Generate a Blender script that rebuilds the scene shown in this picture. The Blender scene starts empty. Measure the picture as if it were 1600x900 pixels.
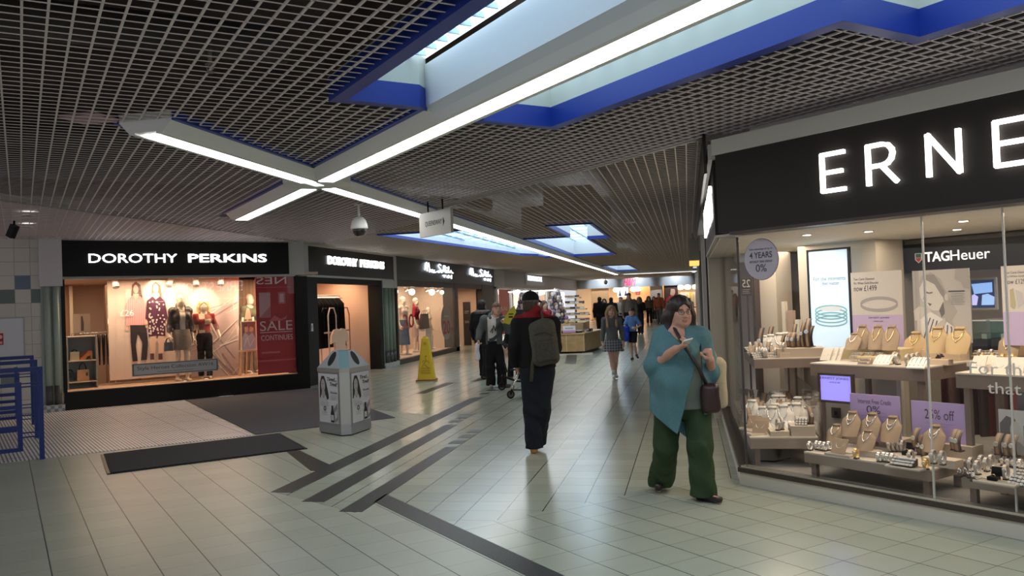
import bpy, bmesh, math, random
import numpy as np
from mathutils import Vector, Matrix
random.seed(7); RNG = np.random.default_rng(7)
SC = bpy.context.scene
COL = SC.collection
PI = math.pi
def R(d): return math.radians(d)

# ------------------------------------------------------------------ camera
CAM_H, FOC = 1.65, 1300.0
YAW, PITCH, ROLL = R(-11.9), R(1.0), R(2.15)
_f = np.array([math.sin(YAW)*math.cos(PITCH), math.cos(YAW)*math.cos(PITCH), math.sin(PITCH)])
_r = np.array([math.cos(YAW), -math.sin(YAW), 0.0]); _d = np.cross(_f, _r)
_r2 = math.cos(ROLL)*_r + math.sin(ROLL)*_d; _d2 = -math.sin(ROLL)*_r + math.cos(ROLL)*_d
cam_data = bpy.data.cameras.new('camera'); cam = bpy.data.objects.new('camera', cam_data); COL.objects.link(cam)
cam_data.sensor_fit = 'HORIZONTAL'; cam_data.sensor_width = 36.0; cam_data.lens = FOC/1600*36.0
cam_data.clip_start = 0.05; cam_data.clip_end = 400
M = Matrix(((_r2[0], -_d2[0], -_f[0], 0), (_r2[1], -_d2[1], -_f[1], 0), (_r2[2], -_d2[2], -_f[2], CAM_H), (0, 0, 0, 1)))
cam.matrix_world = M
SC.camera = cam
CAM = np.array([0, 0, CAM_H])
def ray(x, y): return (x-800)/FOC*_r2 + (y-450)/FOC*_d2 + _f
def at_z(x, y, z=0.0):
    d = ray(x, y); t = (z-CAM_H)/d[2]; return CAM + t*d
def at_plane(x, y, p0, n):
    d = ray(x, y); n = np.array(n, float); t = n@(np.array(p0, float)-CAM)/(n@d); return CAM + t*d
def to_px(p):
    q = np.array(p, float)-CAM; z = q@_f
    return 800+FOC*(q@_r2)/z, 450+FOC*(q@_d2)/z

# ------------------------------------------------------------------ world and exposure
W = bpy.data.worlds.new('world'); SC.world = W; W.use_nodes = True
W.node_tree.nodes['Background'].inputs[0].default_value = (0.86, 0.86, 0.92, 1)
W.node_tree.nodes['Background'].inputs[1].default_value = 0.8
SC.view_settings.view_transform = 'Standard'; SC.view_settings.look = 'None'
SC.view_settings.gamma = 1; SC.view_settings.use_curve_mapping = False
SC.view_settings.exposure = 0.0
SC.cycles.max_bounces = 8; SC.cycles.diffuse_bounces = 3; SC.cycles.glossy_bounces = 4
SC.cycles.transmission_bounces = 4; SC.cycles.transparent_max_bounces = 16
SC.cycles.use_denoising = True; SC.cycles.sample_clamp_indirect = 4.0
SC.cycles.caustics_reflective = False; SC.cycles.caustics_refractive = False
STRIP = 9.5      # radiance of the long ceiling strip lights
SKYL = 2.0       # radiance of the skylight panes

def area(name, loc, rot, sx, sy, power, col=(1, 1, 1), spread=PI):
    l = bpy.data.lights.new(name, 'AREA'); l.shape = 'RECTANGLE'; l.size = sx; l.size_y = sy
    l.energy = power; l.color = col; l.spread = spread
    o = bpy.data.objects.new(name, l); COL.objects.link(o); o.location = loc; o.rotation_euler = rot; return o
def spot(name, loc, target, power, col=(1, .8, .6), size=1.0, blend=.5, rad=.04):
    l = bpy.data.lights.new(name, 'SPOT'); l.energy = power; l.color = col; l.spot_size = size; l.spot_blend = blend
    l.shadow_soft_size = rad
    o = bpy.data.objects.new(name, l); COL.objects.link(o); o.location = loc
    o.rotation_euler = (Vector(target)-Vector(loc)).to_track_quat('-Z', 'Y').to_euler(); return o

# ------------------------------------------------------------------ materials
_MC = {}
def srgb(r, g, b):
    f = lambda c: (c/255/12.92) if c/255 <= .04045 else ((c/255+.055)/1.055)**2.4
    return (f(r), f(g), f(b))
def mat(col, rough=.5, metal=0.0, emit=0.0, name=None, spec=.5, noise=0.0, nscale=20, alpha=1.0, bump=0.0, coat=0.0, sheen=0.0):
    key = (tuple(col), rough, metal, emit, spec, noise, nscale, alpha, bump, coat, sheen)
    if key in _MC: return _MC[key]
    m = bpy.data.materials.new(name or 'm%d' % len(_MC)); m.use_nodes = True
    nt = m.node_tree; b = nt.nodes['Principled BSDF']
    b.inputs['Base Color'].default_value = (*col, 1); b.inputs['Roughness'].default_value = rough
    b.inputs['Metallic'].default_value = metal; b.inputs['Specular IOR Level'].default_value = spec
    if coat: b.inputs['Coat Weight'].default_value = coat; b.inputs['Coat Roughness'].default_value = .05
    if sheen: b.inputs['Sheen Weight'].default_value = sheen
    if emit:
        b.inputs['Emission Color'].default_value = (*col, 1); b.inputs['Emission Strength'].default_value = emit
    if alpha < 1: b.inputs['Alpha'].default_value = alpha
    if noise or bump:
        tc = nt.nodes.new('ShaderNodeTexCoord'); n = nt.nodes.new('ShaderNodeTexNoise')
        n.inputs['Scale'].default_value = nscale; n.inputs['Detail'].default_value = 4
        nt.links.new(tc.outputs['Object'], n.inputs['Vector'])
        if noise:
            mr = nt.nodes.new('ShaderNodeMapRange'); mr.inputs[3].default_value = 1-noise; mr.inputs[4].default_value = 1+noise
            mr.inputs[1].default_value = .3; mr.inputs[2].default_value = .7
            nt.links.new(n.outputs[0], mr.inputs[0])
            hs = nt.nodes.new('ShaderNodeHueSaturation'); hs.inputs['Color'].default_value = (*col, 1)
            nt.links.new(mr.outputs[0], hs.inputs['Value']); nt.links.new(hs.outputs[0], b.inputs['Base Color'])
        if bump:
            bp = nt.nodes.new('ShaderNodeBump'); bp.inputs['Strength'].default_value = bump; bp.inputs['Distance'].default_value = .01
            nt.links.new(n.outputs[0], bp.inputs['Height']); nt.links.new(bp.outputs[0], b.inputs['Normal'])
    _MC[key] = m
    return m
def glass_mat(name, tint=(1, 1, 1), refl=.6):
    if name in _MC: return _MC[name]
    m = bpy.data.materials.new(name); m.use_nodes = True; nt = m.node_tree; nt.nodes.clear()
    o = nt.nodes.new('ShaderNodeOutputMaterial'); mx = nt.nodes.new('ShaderNodeMixShader')
    t = nt.nodes.new('ShaderNodeBsdfTransparent'); t.inputs[0].default_value = (*tint, 1)
    g = nt.nodes.new('ShaderNodeBsdfGlossy'); g.inputs['Roughness'].default_value = 0.0
    ge = nt.nodes.new('ShaderNodeNewGeometry'); dt = nt.nodes.new('ShaderNodeVectorMath'); dt.operation = 'DOT_PRODUCT'
    nt.links.new(ge.outputs['Normal'], dt.inputs[0]); nt.links.new(ge.outputs['Incoming'], dt.inputs[1])
    c = mth(nt, 'SUBTRACT', 1.0, mth(nt, 'ABSOLUTE', dt.outputs['Value']))
    fr = mth(nt, 'MULTIPLY', mth(nt, 'ADD', mth(nt, 'MULTIPLY', mth(nt, 'POWER', c, 5.0), .96), .035), refl)
    nt.links.new(fr, mx.inputs[0])
    nt.links.new(t.outputs[0], mx.inputs[1]); nt.links.new(g.outputs[0], mx.inputs[2]); nt.links.new(mx.outputs[0], o.inputs[0])
    _MC[name] = m; return m
def node_mat(name, build, rough=.5, **kw):
    """procedural material: build(nt, P) -> colour socket, P = object coordinates separated (x, y, z sockets)"""
    m = bpy.data.materials.new(name); m.use_nodes = True; nt = m.node_tree; b = nt.nodes['Principled BSDF']
    tc = nt.nodes.new('ShaderNodeTexCoord'); sp = nt.nodes.new('ShaderNodeSeparateXYZ')
    nt.links.new(tc.outputs['Object'], sp.inputs[0])
    c = build(nt, (sp.outputs[0], sp.outputs[1], sp.outputs[2]), tc.outputs['Object'])
    nt.links.new(c, b.inputs['Base Color']); b.inputs['Roughness'].default_value = rough
    for k, v in kw.items(): b.inputs[k].default_value = v
    return m
def mth(nt, op, a, b=None, c=None):
    n = nt.nodes.new('ShaderNodeMath'); n.operation = op
    for i, v in enumerate((a, b, c)):
        if v is None: continue
        if isinstance(v, (int, float)): n.inputs[i].default_value = v
        else: nt.links.new(v, n.inputs[i])
    return n.outputs[0]
def mixc(nt, fac, a, b):
    n = nt.nodes.new('ShaderNodeMix'); n.data_type = 'RGBA'
    for i, v in ((0, fac), (6, a), (7, b)):
        if isinstance(v, (int, float)): n.inputs[i].default_value = v
        elif isinstance(v, tuple): n.inputs[i].default_value = (*v, 1)
        else: nt.links.new(v, n.inputs[i])
    return n.outputs[2]

# ------------------------------------------------------------------ mesh builder
class MB:
    def __init__(s): s.bm = bmesh.new(); s.mi = 0; s.T = None
    def v(s, co):
        co = Vector(co)
        if s.T is not None: co = s.T @ co
        return s.bm.verts.new(co)
    def face(s, vs, smooth=False):
        try:
            f = s.bm.faces.new(vs); f.material_index = s.mi; f.smooth = smooth; return f
        except ValueError: return None
    def poly(s, pts, smooth=False): return s.face([s.v(p) for p in pts], smooth)
    def box(s, x0, x1, y0, y1, z0, z1):
        P = [s.v((x, y, z)) for z in (z0, z1) for y in (y0, y1) for x in (x0, x1)]
        for q in ((0, 2, 3, 1), (4, 5, 7, 6), (0, 1, 5, 4), (2, 6, 7, 3), (0, 4, 6, 2), (1, 3, 7, 5)):
            s.face([P[i] for i in q])
        return s
    def cbox(s, c, d): return s.box(c[0]-d[0]/2, c[0]+d[0]/2, c[1]-d[1]/2, c[1]+d[1]/2, c[2]-d[2]/2, c[2]+d[2]/2)
    def hexa(s, b, t):
        """b, t: four bottom and four top points (counter-clockwise)"""
        B = [s.v(p) for p in b]; T = [s.v(p) for p in t]; n = len(B)
        s.face(B[::-1]); s.face(T)
        for i in range(n): s.face([B[i], B[(i+1) % n], T[(i+1) % n], T[i]])
        return s
    def prism(s, poly, z0, z1, axis='z', smooth=False):
        f = {'z': lambda a, b, c: (a, b, c), 'y': lambda a, b, c: (a, c, b), 'x': lambda a, b, c: (c, a, b)}[axis]
        B = [s.v(f(p[0], p[1], z0)) for p in poly]; T = [s.v(f(p[0], p[1], z1)) for p in poly]; n = len(B)
        s.face(B[::-1]); s.face(T)
        for i in range(n): s.face([B[i], B[(i+1) % n], T[(i+1) % n], T[i]], smooth)
        return s
    def tube(s, pts, r, n=8, closed=False, cap=True, flat=1.0):
        pts = [Vector(p) for p in pts]; rings = []; N = len(pts)
        rr = r if isinstance(r, (list, tuple)) else [r]*N
        prev = None
        for i, p in enumerate(pts):
            a = pts[(i-1) % N] if (closed or i) else p; b = pts[(i+1) % N] if (closed or i < N-1) else p
            t = (b-a).normalized() if (b-a).length > 1e-9 else Vector((0, 0, 1))
            if prev is None:
                u = t.cross(Vector((0, 0, 1))); u = u if u.length > 1e-3 else t.cross(Vector((1, 0, 0)))
            else: u = prev - t*prev.dot(t)
            u.normalize(); prev = u; w = t.cross(u)
            rings.append([s.v(p + (u*math.cos(2*PI*k/n)+w*math.sin(2*PI*k/n)*flat)*rr[i]) for k in range(n)])
        for i in range(N if closed else N-1):
            A, B = rings[i], rings[(i+1) % N]
            for k in range(n): s.face([A[k], A[(k+1) % n], B[(k+1) % n], B[k]], True)
        if cap and not closed: s.face(rings[0][::-1]); s.face(rings[-1])
        return s
    def cyl(s, p0, p1, r0, r1=None, n=16): return s.tube([p0, p1], [r0, r0 if r1 is None else r1], n)
    def lathe(s, prof, n=24, c=(0, 0, 0), axis='z', sx=1, sy=1):
        rings = []
        for r, z in prof:
            ring = []
            for k in range(n):
                a = 2*PI*k/n; x, y = r*math.cos(a)*sx, r*math.sin(a)*sy
                q = {'z': (x, y, z), 'y': (x, z, y), 'x': (z, x, y)}[axis]
                ring.append(s.v((c[0]+q[0], c[1]+q[1], c[2]+q[2])))
            rings.append(ring)
        for A, B in zip(rings, rings[1:]):
            for k in range(n): s.face([A[k], A[(k+1) % n], B[(k+1) % n], B[k]], True)
        s.face(rings[0][::-1]); s.face(rings[-1]); return s
    def sphere(s, c, r, n=12, m=8):
        r = r if isinstance(r, (tuple, list)) else (r, r, r); rings = []
        for i in range(1, m):
            p = PI*i/m
            rings.append([s.v((c[0]+r[0]*math.sin(p)*math.cos(2*PI*k/n), c[1]+r[1]*math.sin(p)*math.sin(2*PI*k/n), c[2]+r[2]*math.cos(p))) for k in range(n)])
        a = s.v((c[0], c[1], c[2]+r[2])); b = s.v((c[0], c[1], c[2]-r[2]))
        for k in range(n):
            s.face([a, rings[0][k], rings[0][(k+1) % n]], True); s.face([b, rings[-1][(k+1) % n], rings[-1][k]], True)
        for A, B in zip(rings, rings[1:]):
            for k in range(n): s.face([A[k], B[k], B[(k+1) % n], A[(k+1) % n]], True)
        return s
    def sheet(s, f, nu, nv, th=0.0):
        """f(u,v)->point, a grid surface"""
        V = [[s.v(f(i/nu, j/nv)) for j in range(nv+1)] for i in range(nu+1)]
        for i in range(nu):
            for j in range(nv): s.face([V[i][j], V[i+1][j], V[i+1][j+1], V[i][j+1]], True)
        return s
    def mesh(s, name, mats):
        me = bpy.data.meshes.new(name)
        bmesh.ops.recalc_face_normals(s.bm, faces=s.bm.faces)
        s.bm.to_mesh(me); s.bm.free()
        for m in (mats if isinstance(mats, (list, tuple)) else [mats]): me.materials.append(m)
        return me
    def build(s, name, mats, parent=None, loc=None, rz=0, bevel=0.0):
        if bevel:
            bmesh.ops.bevel(s.bm, geom=[e for e in s.bm.edges if len(e.link_faces) == 2 and e.calc_face_angle(0) > .6], offset=bevel, segments=2, affect='EDGES', clamp_overlap=True)
        return link(name, s.mesh(name, mats), parent, loc, rz)
def link(name, me, parent=None, loc=None, rz=0):
    o = bpy.data.objects.new(name, me); COL.objects.link(o)
    if parent is not None: o.parent = parent
    if loc is not None: o.location = loc
    if rz: o.rotation_euler = (0, 0, rz)
    return o
def thing(name, label, cat, loc=(0, 0, 0), rz=0.0, group=None):
    o = bpy.data.objects.new(name, None); COL.objects.link(o); o.empty_display_size = .1
    o.location = loc; o.rotation_euler = (0, 0, rz); return tag(o, label, cat, group)
def tag(o, label, cat, group=None, kind=None):
    o['label'] = label; o['category'] = cat
    if group: o['group'] = group
    if kind: o['kind'] = kind
    return o
def struct(o): o['kind'] = 'structure'; return o
def dup(root, loc=None, rz=None, label=None, group=None):
    r = root.copy(); COL.objects.link(r)
    if loc is not None: r.location = loc
    if rz is not None: r.rotation_euler = (0, 0, rz)
    if label: r['label'] = label
    if group: r['group'] = group
    for ch in list(root.children):
        c = ch.copy(); COL.objects.link(c); c.parent = r
        for g in list(ch.children):
            d = g.copy(); COL.objects.link(d); d.parent = c
    return r
class Fr:
    """a shop-front frame: local x along the front (left to right), y inwards, z up"""
    def __init__(s, o, rz): s.o = np.array([o[0], o[1], 0.0]); s.rz = rz; s.c, s.s = math.cos(rz), math.sin(rz)
    def w(s, x, y, z=0.0): return (s.o[0]+x*s.c-y*s.s, s.o[1]+x*s.s+y*s.c, z)
    def px(s, x, y, k=0.0):
        """photo pixel -> (local x, z) on the plane y = k"""
        n = np.array([-s.s, s.c, 0]); p = at_plane(x, y, s.o+k*n, n); q = p-s.o
        return q[0]*s.c+q[1]*s.s, p[2]
    def fl(s, x, y, z=0.0):
        p = at_z(x, y, z); q = p-s.o; return q[0]*s.c+q[1]*s.s, -q[0]*s.s+q[1]*s.c
    def put(s, mb, name, mats, **k): return mb.build(name, mats, loc=tuple(s.o), rz=s.rz, **k)
def ordinal(n): return ['first', 'second', 'third', 'fourth', 'fifth', 'sixth', 'seventh', 'eighth', 'ninth', 'tenth', 'eleventh', 'twelfth', 'thirteenth', 'fourteenth', 'fifteenth', 'sixteenth', 'seventeenth', 'eighteenth', 'nineteenth', 'twentieth'][n] if n < 20 else '%dth' % (n+1)

# ------------------------------------------------------------------ lettering
_TC = {}
def text_mesh(body, size=1.0, ext=.01, sx=1.0, off=0.0, shear=0.0, align='LEFT', spacing=1.0, res=3):
    cu = bpy.data.curves.new('lettering', 'FONT'); cu.body = body; cu.size = size; cu.extrude = ext; cu.offset = off
    cu.shear = shear; cu.align_x = align; cu.space_character = spacing; cu.resolution_u = res
    o = bpy.data.objects.new('lettering', cu); COL.objects.link(o)
    bpy.context.view_layer.update()
    me = bpy.data.meshes.new_from_object(o.evaluated_get(bpy.context.evaluated_depsgraph_get()))
    COL.objects.unlink(o); bpy.data.objects.remove(o); bpy.data.curves.remove(cu)
    # stand up: text x stays x, text y -> z, text z -> -y (towards the viewer)
    A = np.empty(len(me.vertices)*3); me.vertices.foreach_get('co', A); A = A.reshape(-1, 3)
    B = np.stack([A[:, 0]*sx, -A[:, 2], A[:, 1]], 1); me.vertices.foreach_set('co', B.ravel()); me.update()
    me.name = 'lettering'
    return me
def bounds(me):
    A = np.empty(len(me.vertices)*3); me.vertices.foreach_get('co', A); A = A.reshape(-1, 3); return A.min(0), A.max(0)
def fit_text(body, x0, x1, z0, z1, y, m, parent, name='lettering', mirror=False, **k):
    """lettering scaled to fill the box x0..x1, z0..z1 at depth y (front face)"""
    me = text_mesh(body, **k); lo, hi = bounds(me)
    A = np.empty(len(me.vertices)*3); me.vertices.foreach_get('co', A); A = A.reshape(-1, 3)
    A[:, 0] = x0+(A[:, 0]-lo[0])/(hi[0]-lo[0])*(x1-x0); A[:, 2] = z0+(A[:, 2]-lo[2])/max(hi[2]-lo[2], 1e-6)*(z1-z0); A[:, 1] += y
    if mirror:
        A[:, 0] = x0+x1-A[:, 0]; me.flip_normals()
    me.vertices.foreach_set('co', A.ravel()); me.update()
    me.materials.clear(); me.materials.append(m)
    return link(name, me, parent)
# ------------------------------------------------------------------ palette
GREY = mat((.56, .545, .52), .55); LGREY = mat((.62, .62, .60), .5); WHITE = mat((.82, .82, .80), .45)
BLACK = mat((.007, .0065, .0065), .35, spec=.25); SOFTBLK = mat((.013, .012, .011), .6, spec=.25); BLUE = mat((.012, .042, .33), .4)
NAVY = mat((.012, .018, .06), .4); STEEL = mat((.55, .56, .55), .28, .9); CHROME = mat((.8, .8, .8), .12, 1.0)
LIT = mat((1, 1, 1), .5, 0, 5.0); WARMLIT = mat((1, .86, .66), .5, 0, 9.0)
GLASS = glass_mat('clear_glass')

# ------------------------------------------------------------------ floor
FA = R(43.5); FDX, FDY = -math.sin(FA), math.cos(FA)
def tile_build(rot, e0, d0, wide, thin, stagger):
    def build(nt, P, vec):
        x, y = P[0], P[1]; c, s = math.cos(rot), math.sin(rot)
        e = mth(nt, 'ADD', mth(nt, 'MULTIPLY', x, c), mth(nt, 'MULTIPLY', y, s))
        d = mth(nt, 'ADD', mth(nt, 'MULTIPLY', x, -s), mth(nt, 'MULTIPLY', y, c))
        u = mth(nt, 'MULTIPLY', mth(nt, 'SUBTRACT', e, e0), 1/.3)
        ui = mth(nt, 'FLOOR', u); uf = mth(nt, 'FRACT', u)
        wn = nt.nodes.new('ShaderNodeTexWhiteNoise'); wn.noise_dimensions = '1D'; nt.links.new(ui, wn.inputs['W'])
        v = mth(nt, 'ADD', mth(nt, 'MULTIPLY', mth(nt, 'SUBTRACT', d, d0), 1/.3), mth(nt, 'MULTIPLY', wn.outputs[0], stagger))
        vi = mth(nt, 'FLOOR', v); vf = mth(nt, 'FRACT', v)
        l1 = mth(nt, 'LESS_THAN', uf, wide); l2 = mth(nt, 'MULTIPLY', mth(nt, 'LESS_THAN', vf, thin), .55)
        ln = mth(nt, 'MAXIMUM', l1, l2)
        cb = nt.nodes.new('ShaderNodeCombineXYZ'); nt.links.new(ui, cb.inputs[0]); nt.links.new(vi, cb.inputs[1])
        w2 = nt.nodes.new('ShaderNodeTexWhiteNoise'); w2.noise_dimensions = '2D'; nt.links.new(cb.outputs[0], w2.inputs['Vector'])
        n = nt.nodes.new('ShaderNodeTexNoise'); n.inputs['Scale'].default_value = 2.0; n.inputs['Detail'].default_value = 5
        nt.links.new(vec, n.inputs['Vector'])
        k = mth(nt, 'ADD', mth(nt, 'MULTIPLY', w2.outputs[0], .35), mth(nt, 'MULTIPLY', n.outputs[0], .65))
        base = mixc(nt, k, (.33, .355, .29), (.46, .49, .405))
        return mixc(nt, ln, base, (.03, .028, .022))
    return build
T_DIAG = node_mat('diagonal_tiles', tile_build(FA, .24, .12, .026, .014, 1.0), .3, **{'Specular IOR Level': .38})
T_SQ = node_mat('square_tiles', tile_build(FA, .14, .02, .022, .018, 0.0), .2)
T_COR = node_mat('corridor_tiles', tile_build(0, -.59, .2, .028, .016, .35), .2)
for m in (T_SQ, T_COR): m.node_tree.nodes['Principled BSDF'].inputs['Specular IOR Level'].default_value = .55
def flat(name, pts, z, m, th=.004):
    mb = MB(); mb.prism(pts, z-th, z); return mb.build(name, m)
# one floor mesh: the cream diagonal bay, the square bay before the jeweller, the corridor
mb = MB()
cor = [(-3.75, 6.99), (-2.70, 6.33), (-2.62, 6.84), (-1.75, 5.93), (.1, 7.68), (.9, 7.9), (.9, 64), (-9, 64), (-9, 15), (-3.75, 12)]
mb.mi = 2; mb.poly([(x, y, 0) for x, y in cor])
mb.mi = 1; mb.poly([(x, y, 0) for x, y in [(-1.75, 5.93), (3.2, .95), (7, 1.5), (7, 9), (.9, 7.9), (.1, 7.68)]])
mb.mi = 0; mb.poly([(x, y, 0) for x, y in [(-3.75, 6.99), (-3.75, 12), (-9, 15), (-16, 15), (-16, -4), (7, -4), (7, 1.5), (3.2, .95), (-1.75, 5.93), (-2.62, 6.84), (-2.70, 6.33)]])
struct(mb.build('floor', [T_DIAG, T_SQ, T_COR]))
def band_build(nt, P, vec):
    n = nt.nodes.new('ShaderNodeTexNoise'); n.inputs['Scale'].default_value = 260; n.inputs['Detail'].default_value = 2
    nt.links.new(vec, n.inputs['Vector']); return mixc(nt, mth(nt, 'GREATER_THAN', n.outputs[0], .56), (.022, .023, .022), (.075, .077, .075))
BAND = node_mat('dark_terrazzo', band_build, .38, **{'Specular IOR Level': .3})
def inlay(i, pts): struct(flat('trim_%d' % i, pts, .0025, BAND))
inlay(1, [(-3.80, 7.00), (-3.58, 7.0), (-3.60, 14.25), (-3.80, 14.25)])
inlay(2, [(-4.70, 9.05), (-4.55, 9.1), (-3.80, 8.27), (-3.80, 7.95), (-3.86, 7.95)])
inlay(3, [(-3.33, 6.67), (-3.12, 6.67), (-3.17, 11.04), (-3.34, 11.04)])
inlay(4, [(-2.85, 6.36), (-2.65, 6.36), (-2.68, 9.32), (-2.83, 9.32)])
inlay(5, [(-2.68, 6.70), (-2.68, 6.98), (-1.2, 5.40), (.6, 3.45), (.6, 3.19), (-1.15, 5.08)])
k = 6
for x0, ys in ((-2.86, (9.54, 9.97, 10.37)), (-3.37, (11.27, 11.64, 11.98)), (-3.80, (14.75, 15.3, 15.8))):
    for y in ys: inlay(k, [(x0, y), (x0+.17, y), (x0+.17, y+.22), (x0, y+.22)]); k += 1
inlay(k, [(-4.60, 17.2), (-4.42, 17.2), (-4.42, 19.3), (-4.60, 19.3)]); inlay(k+1, [(-5.1, 15.0), (-4.9, 15.0), (-4.9, 17.0), (-5.1, 17.0)])
inlay(k+2, [(-3.2, 21.5), (-2.9, 21.5), (-3.6, 27), (-3.9, 27)])

# the hall goes on behind the camera and opens to daylight at the left
mb = MB(); mb.box(-9, 8, -4.2, -4, 3.2, 4.05); struct(mb.build('wall_front', mat((.5, .48, .44), .7)))
mb = MB(); mb.box(7, 7.2, -4, 9, 0, 4.05); struct(mb.build('wall_right', mat((.5, .48, .44), .7)))
mb = MB(); mb.box(-20, -9, -4.2, -4, 2.9, 4.05); mb.box(-20, -19.8, -4, 20, 2.9, 4.05); struct(mb.build('wall_left', mat((.5, .48, .44), .7)))
# mats and the metal entrance grating
def grate_build(nt, P, vec):
    x, y = P[0], P[1]; c, s = math.cos(R(46.1)), math.sin(R(46.1))
    u = mth(nt, 'ADD', mth(nt, 'MULTIPLY', x, c), mth(nt, 'MULTIPLY', y, s)); w = mth(nt, 'ADD', mth(nt, 'MULTIPLY', x, -s), mth(nt, 'MULTIPLY', y, c))
    a = mth(nt, 'LESS_THAN', mth(nt, 'FRACT', mth(nt, 'MULTIPLY', u, 1/.042)), .42)
    b = mth(nt, 'LESS_THAN', mth(nt, 'FRACT', mth(nt, 'MULTIPLY', w, 1/.9)), .02)
    b2 = mth(nt, 'LESS_THAN', mth(nt, 'FRACT', mth(nt, 'MULTIPLY', u, 1/.55)), .012)
    return mixc(nt, mth(nt, 'MAXIMUM', mth(nt, 'MAXIMUM', a, b), b2), (.86, .85, .88), (.16, .16, .18))
GRATE = node_mat('aluminium_grating', grate_build, .38, Metallic=.1)
def carpet(col, sc=180):
    return mat(col, .95, noise=.3, nscale=sc, bump=.4)
tag(flat('entrance_grating', [(-12.5, 3.9), (-7.92, 8.28), (-5.79, 10.23), (-9.62, 14.45), (-11.1, 12.98), (-16, 8.2)], .006, GRATE, .006), 'ribbed aluminium entrance grating before the left window', 'grating')
tag(flat('entrance_carpet', [(-9.58, 14.45), (-5.76, 10.26), (-4.33, 11.77), (-7.67, 16.22), (-8.02, 16.1)], .008, carpet((.085, .08, .09)), .008), 'charcoal carpet laid in the floor behind the litter bin', 'carpet')
mt = thing('floor_mat', 'loose dark grey mat lying on the tiles in front of the grating', 'mat', (0, 0, 0))
mp = [(-6.95, 8.80), (-6.04, 7.74), (-4.53, 9.19), (-5.46, 10.30)]
mo = flat('pile', mp, .016, carpet((.035, .034, .037)), .008); mo.parent = mt
cx_, cy_ = sum(p[0] for p in mp)/4, sum(p[1] for p in mp)/4
mo = flat('rubber_edge', [(cx_+(x-cx_)*1.03, cy_+(y-cy_)*1.03) for x, y in mp], .009, BLACK, .008); mo.parent = mt

# ------------------------------------------------------------------ ceiling
ZC = 3.10; CA = R(42.5)
Dv = np.array([-math.sin(CA), math.cos(CA)]); Ev = np.array([math.cos(CA), math.sin(CA)])
def de(d, e): return tuple(d*Dv+e*Ev)
AE = 2.81; BX = -3.88; AD_FAR = 13.0
def tmat(a): return np.array(a)
def spans(p, v, poly):
    ts = []
    n = len(poly)
    for i in range(n):
        a = np.array(poly[i]); b = np.array(poly[(i+1) % n]); w = b-a
        den = v[0]*w[1]-v[1]*w[0]
        if abs(den) < 1e-9: continue
        q = a-p; t = (q[0]*w[1]-q[1]*w[0])/den; s_ = (q[0]*v[1]-q[1]*v[0])/den
        if 0 <= s_ < 1: ts.append(t)
    ts.sort(); return [(ts[i], ts[i+1]) for i in range(0, len(ts)-1, 2)]
def minus(A, B):
    for b0, b1 in B:
        o = []
        for a0, a1 in A:
            if b1 <= a0 or b0 >= a1: o.append((a0, a1)); continue
            if b0 > a0: o.append((a0, b0))
            if b1 < a1: o.append((b1, a1))
        A = o
    return A
ej_front = lambda t: (.44+t*.733, 7.73-t*.680)
hole_l = [de(-3, 1.85), de(-3, 2.59), de(5.5, 2.59), de(5.5, 1.85)]
hole_r = [de(-3, 3.03), de(-3, 4.53), de(2.94, 4.53), de(2.94, 3.86), de(5.73, 3.86), de(5.73, 3.03)]
hole_fl = [(-5.95, 15.5), (-4.13, 15.5), (-4.13, 27), (-4.55, 27), (-4.55, 25.5), (-4.95, 24.6)]
hole_fr = [(-3.62, 18.6), (-2.6, 18.6), (-2.6, 15.6), (-1.7, 15.6), (-1.7, 19.6), (-2.2, 19.6), (-2.2, 27), (-3.62, 27)]
hole_ff = [(-3.62, 36), (-2.4, 36), (-2.4, 44), (-3.62, 44)]
strip_a = [de(-3, AE-.23), de(-3, AE+.23), de(AD_FAR, AE+.23), de(AD_FAR, AE-.23)]
strip_b = [(BX-.23, 5.45), (BX+.23, 5.45), (BX+.23, 47), (BX-.23, 47)]
HOLES = [hole_l, hole_r, hole_fl, hole_fr, hole_ff, strip_a, strip_b]
b0 = de(6.6, 5.56)
diag = [(-15, -3), (5, -3), (5.2, 3.31), ej_front(0), (.30, 7.8), (.15, 7.9), (BX, 12.25), (BX, 13.2), (-7.6, 16.9), (-8.4, 16.3), (-15, 9.6)]
corr = [(BX, 12.25), (.15, 7.9), (.32, 8.2), (.32, 62), (-8.1, 62), (-8.1, 17.0), (-7.6, 16.9), (BX, 13.2)]
BAR = mat((.90, .78, .77), .4); BARW = mat((.78, .66, .54), .4)
def crate(mb, region, v, w, step, bw, bh, o):
    v, w = np.array(v), np.array(w); P = np.array(region); lo, hi = (P@w).min(), (P@w).max()
    for i in range(int(math.floor(lo/step)), int(math.ceil(hi/step))+1):
        c = (i+o)*step; p = c*w; S = spans(p, v, region)
        for h in HOLES: S = minus(S, spans(p, v, h))
        for t0, t1 in S:
            if t1-t0 < .02: continue
            a, b = p+t0*v, p+t1*v; q = w*bw/2
            mb.hexa([(a[0]-q[0], a[1]-q[1], ZC), (b[0]-q[0], b[1]-q[1], ZC), (b[0]+q[0], b[1]+q[1], ZC), (a[0]+q[0], a[1]+q[1], ZC)],
                    [(a[0]-q[0], a[1]-q[1], ZC+bh), (b[0]-q[0], b[1]-q[1], ZC+bh), (b[0]+q[0], b[1]+q[1], ZC+bh), (a[0]+q[0], a[1]+q[1], ZC+bh)])
mb = MB(); crate(mb, diag, Dv, Ev, .1075, .012, .010, .35); crate(mb, diag, Ev, Dv, .1075, .0075, .004, .2)
struct(mb.build('ceiling', BAR)); 
mb = MB(); crate(mb, corr, (0, 1), (1, 0), .1075, .011, .010, .4); crate(mb, corr, (1, 0), (0, 1), .1075, .007, .004, .1)
struct(mb.build('ceiling', BARW))
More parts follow.
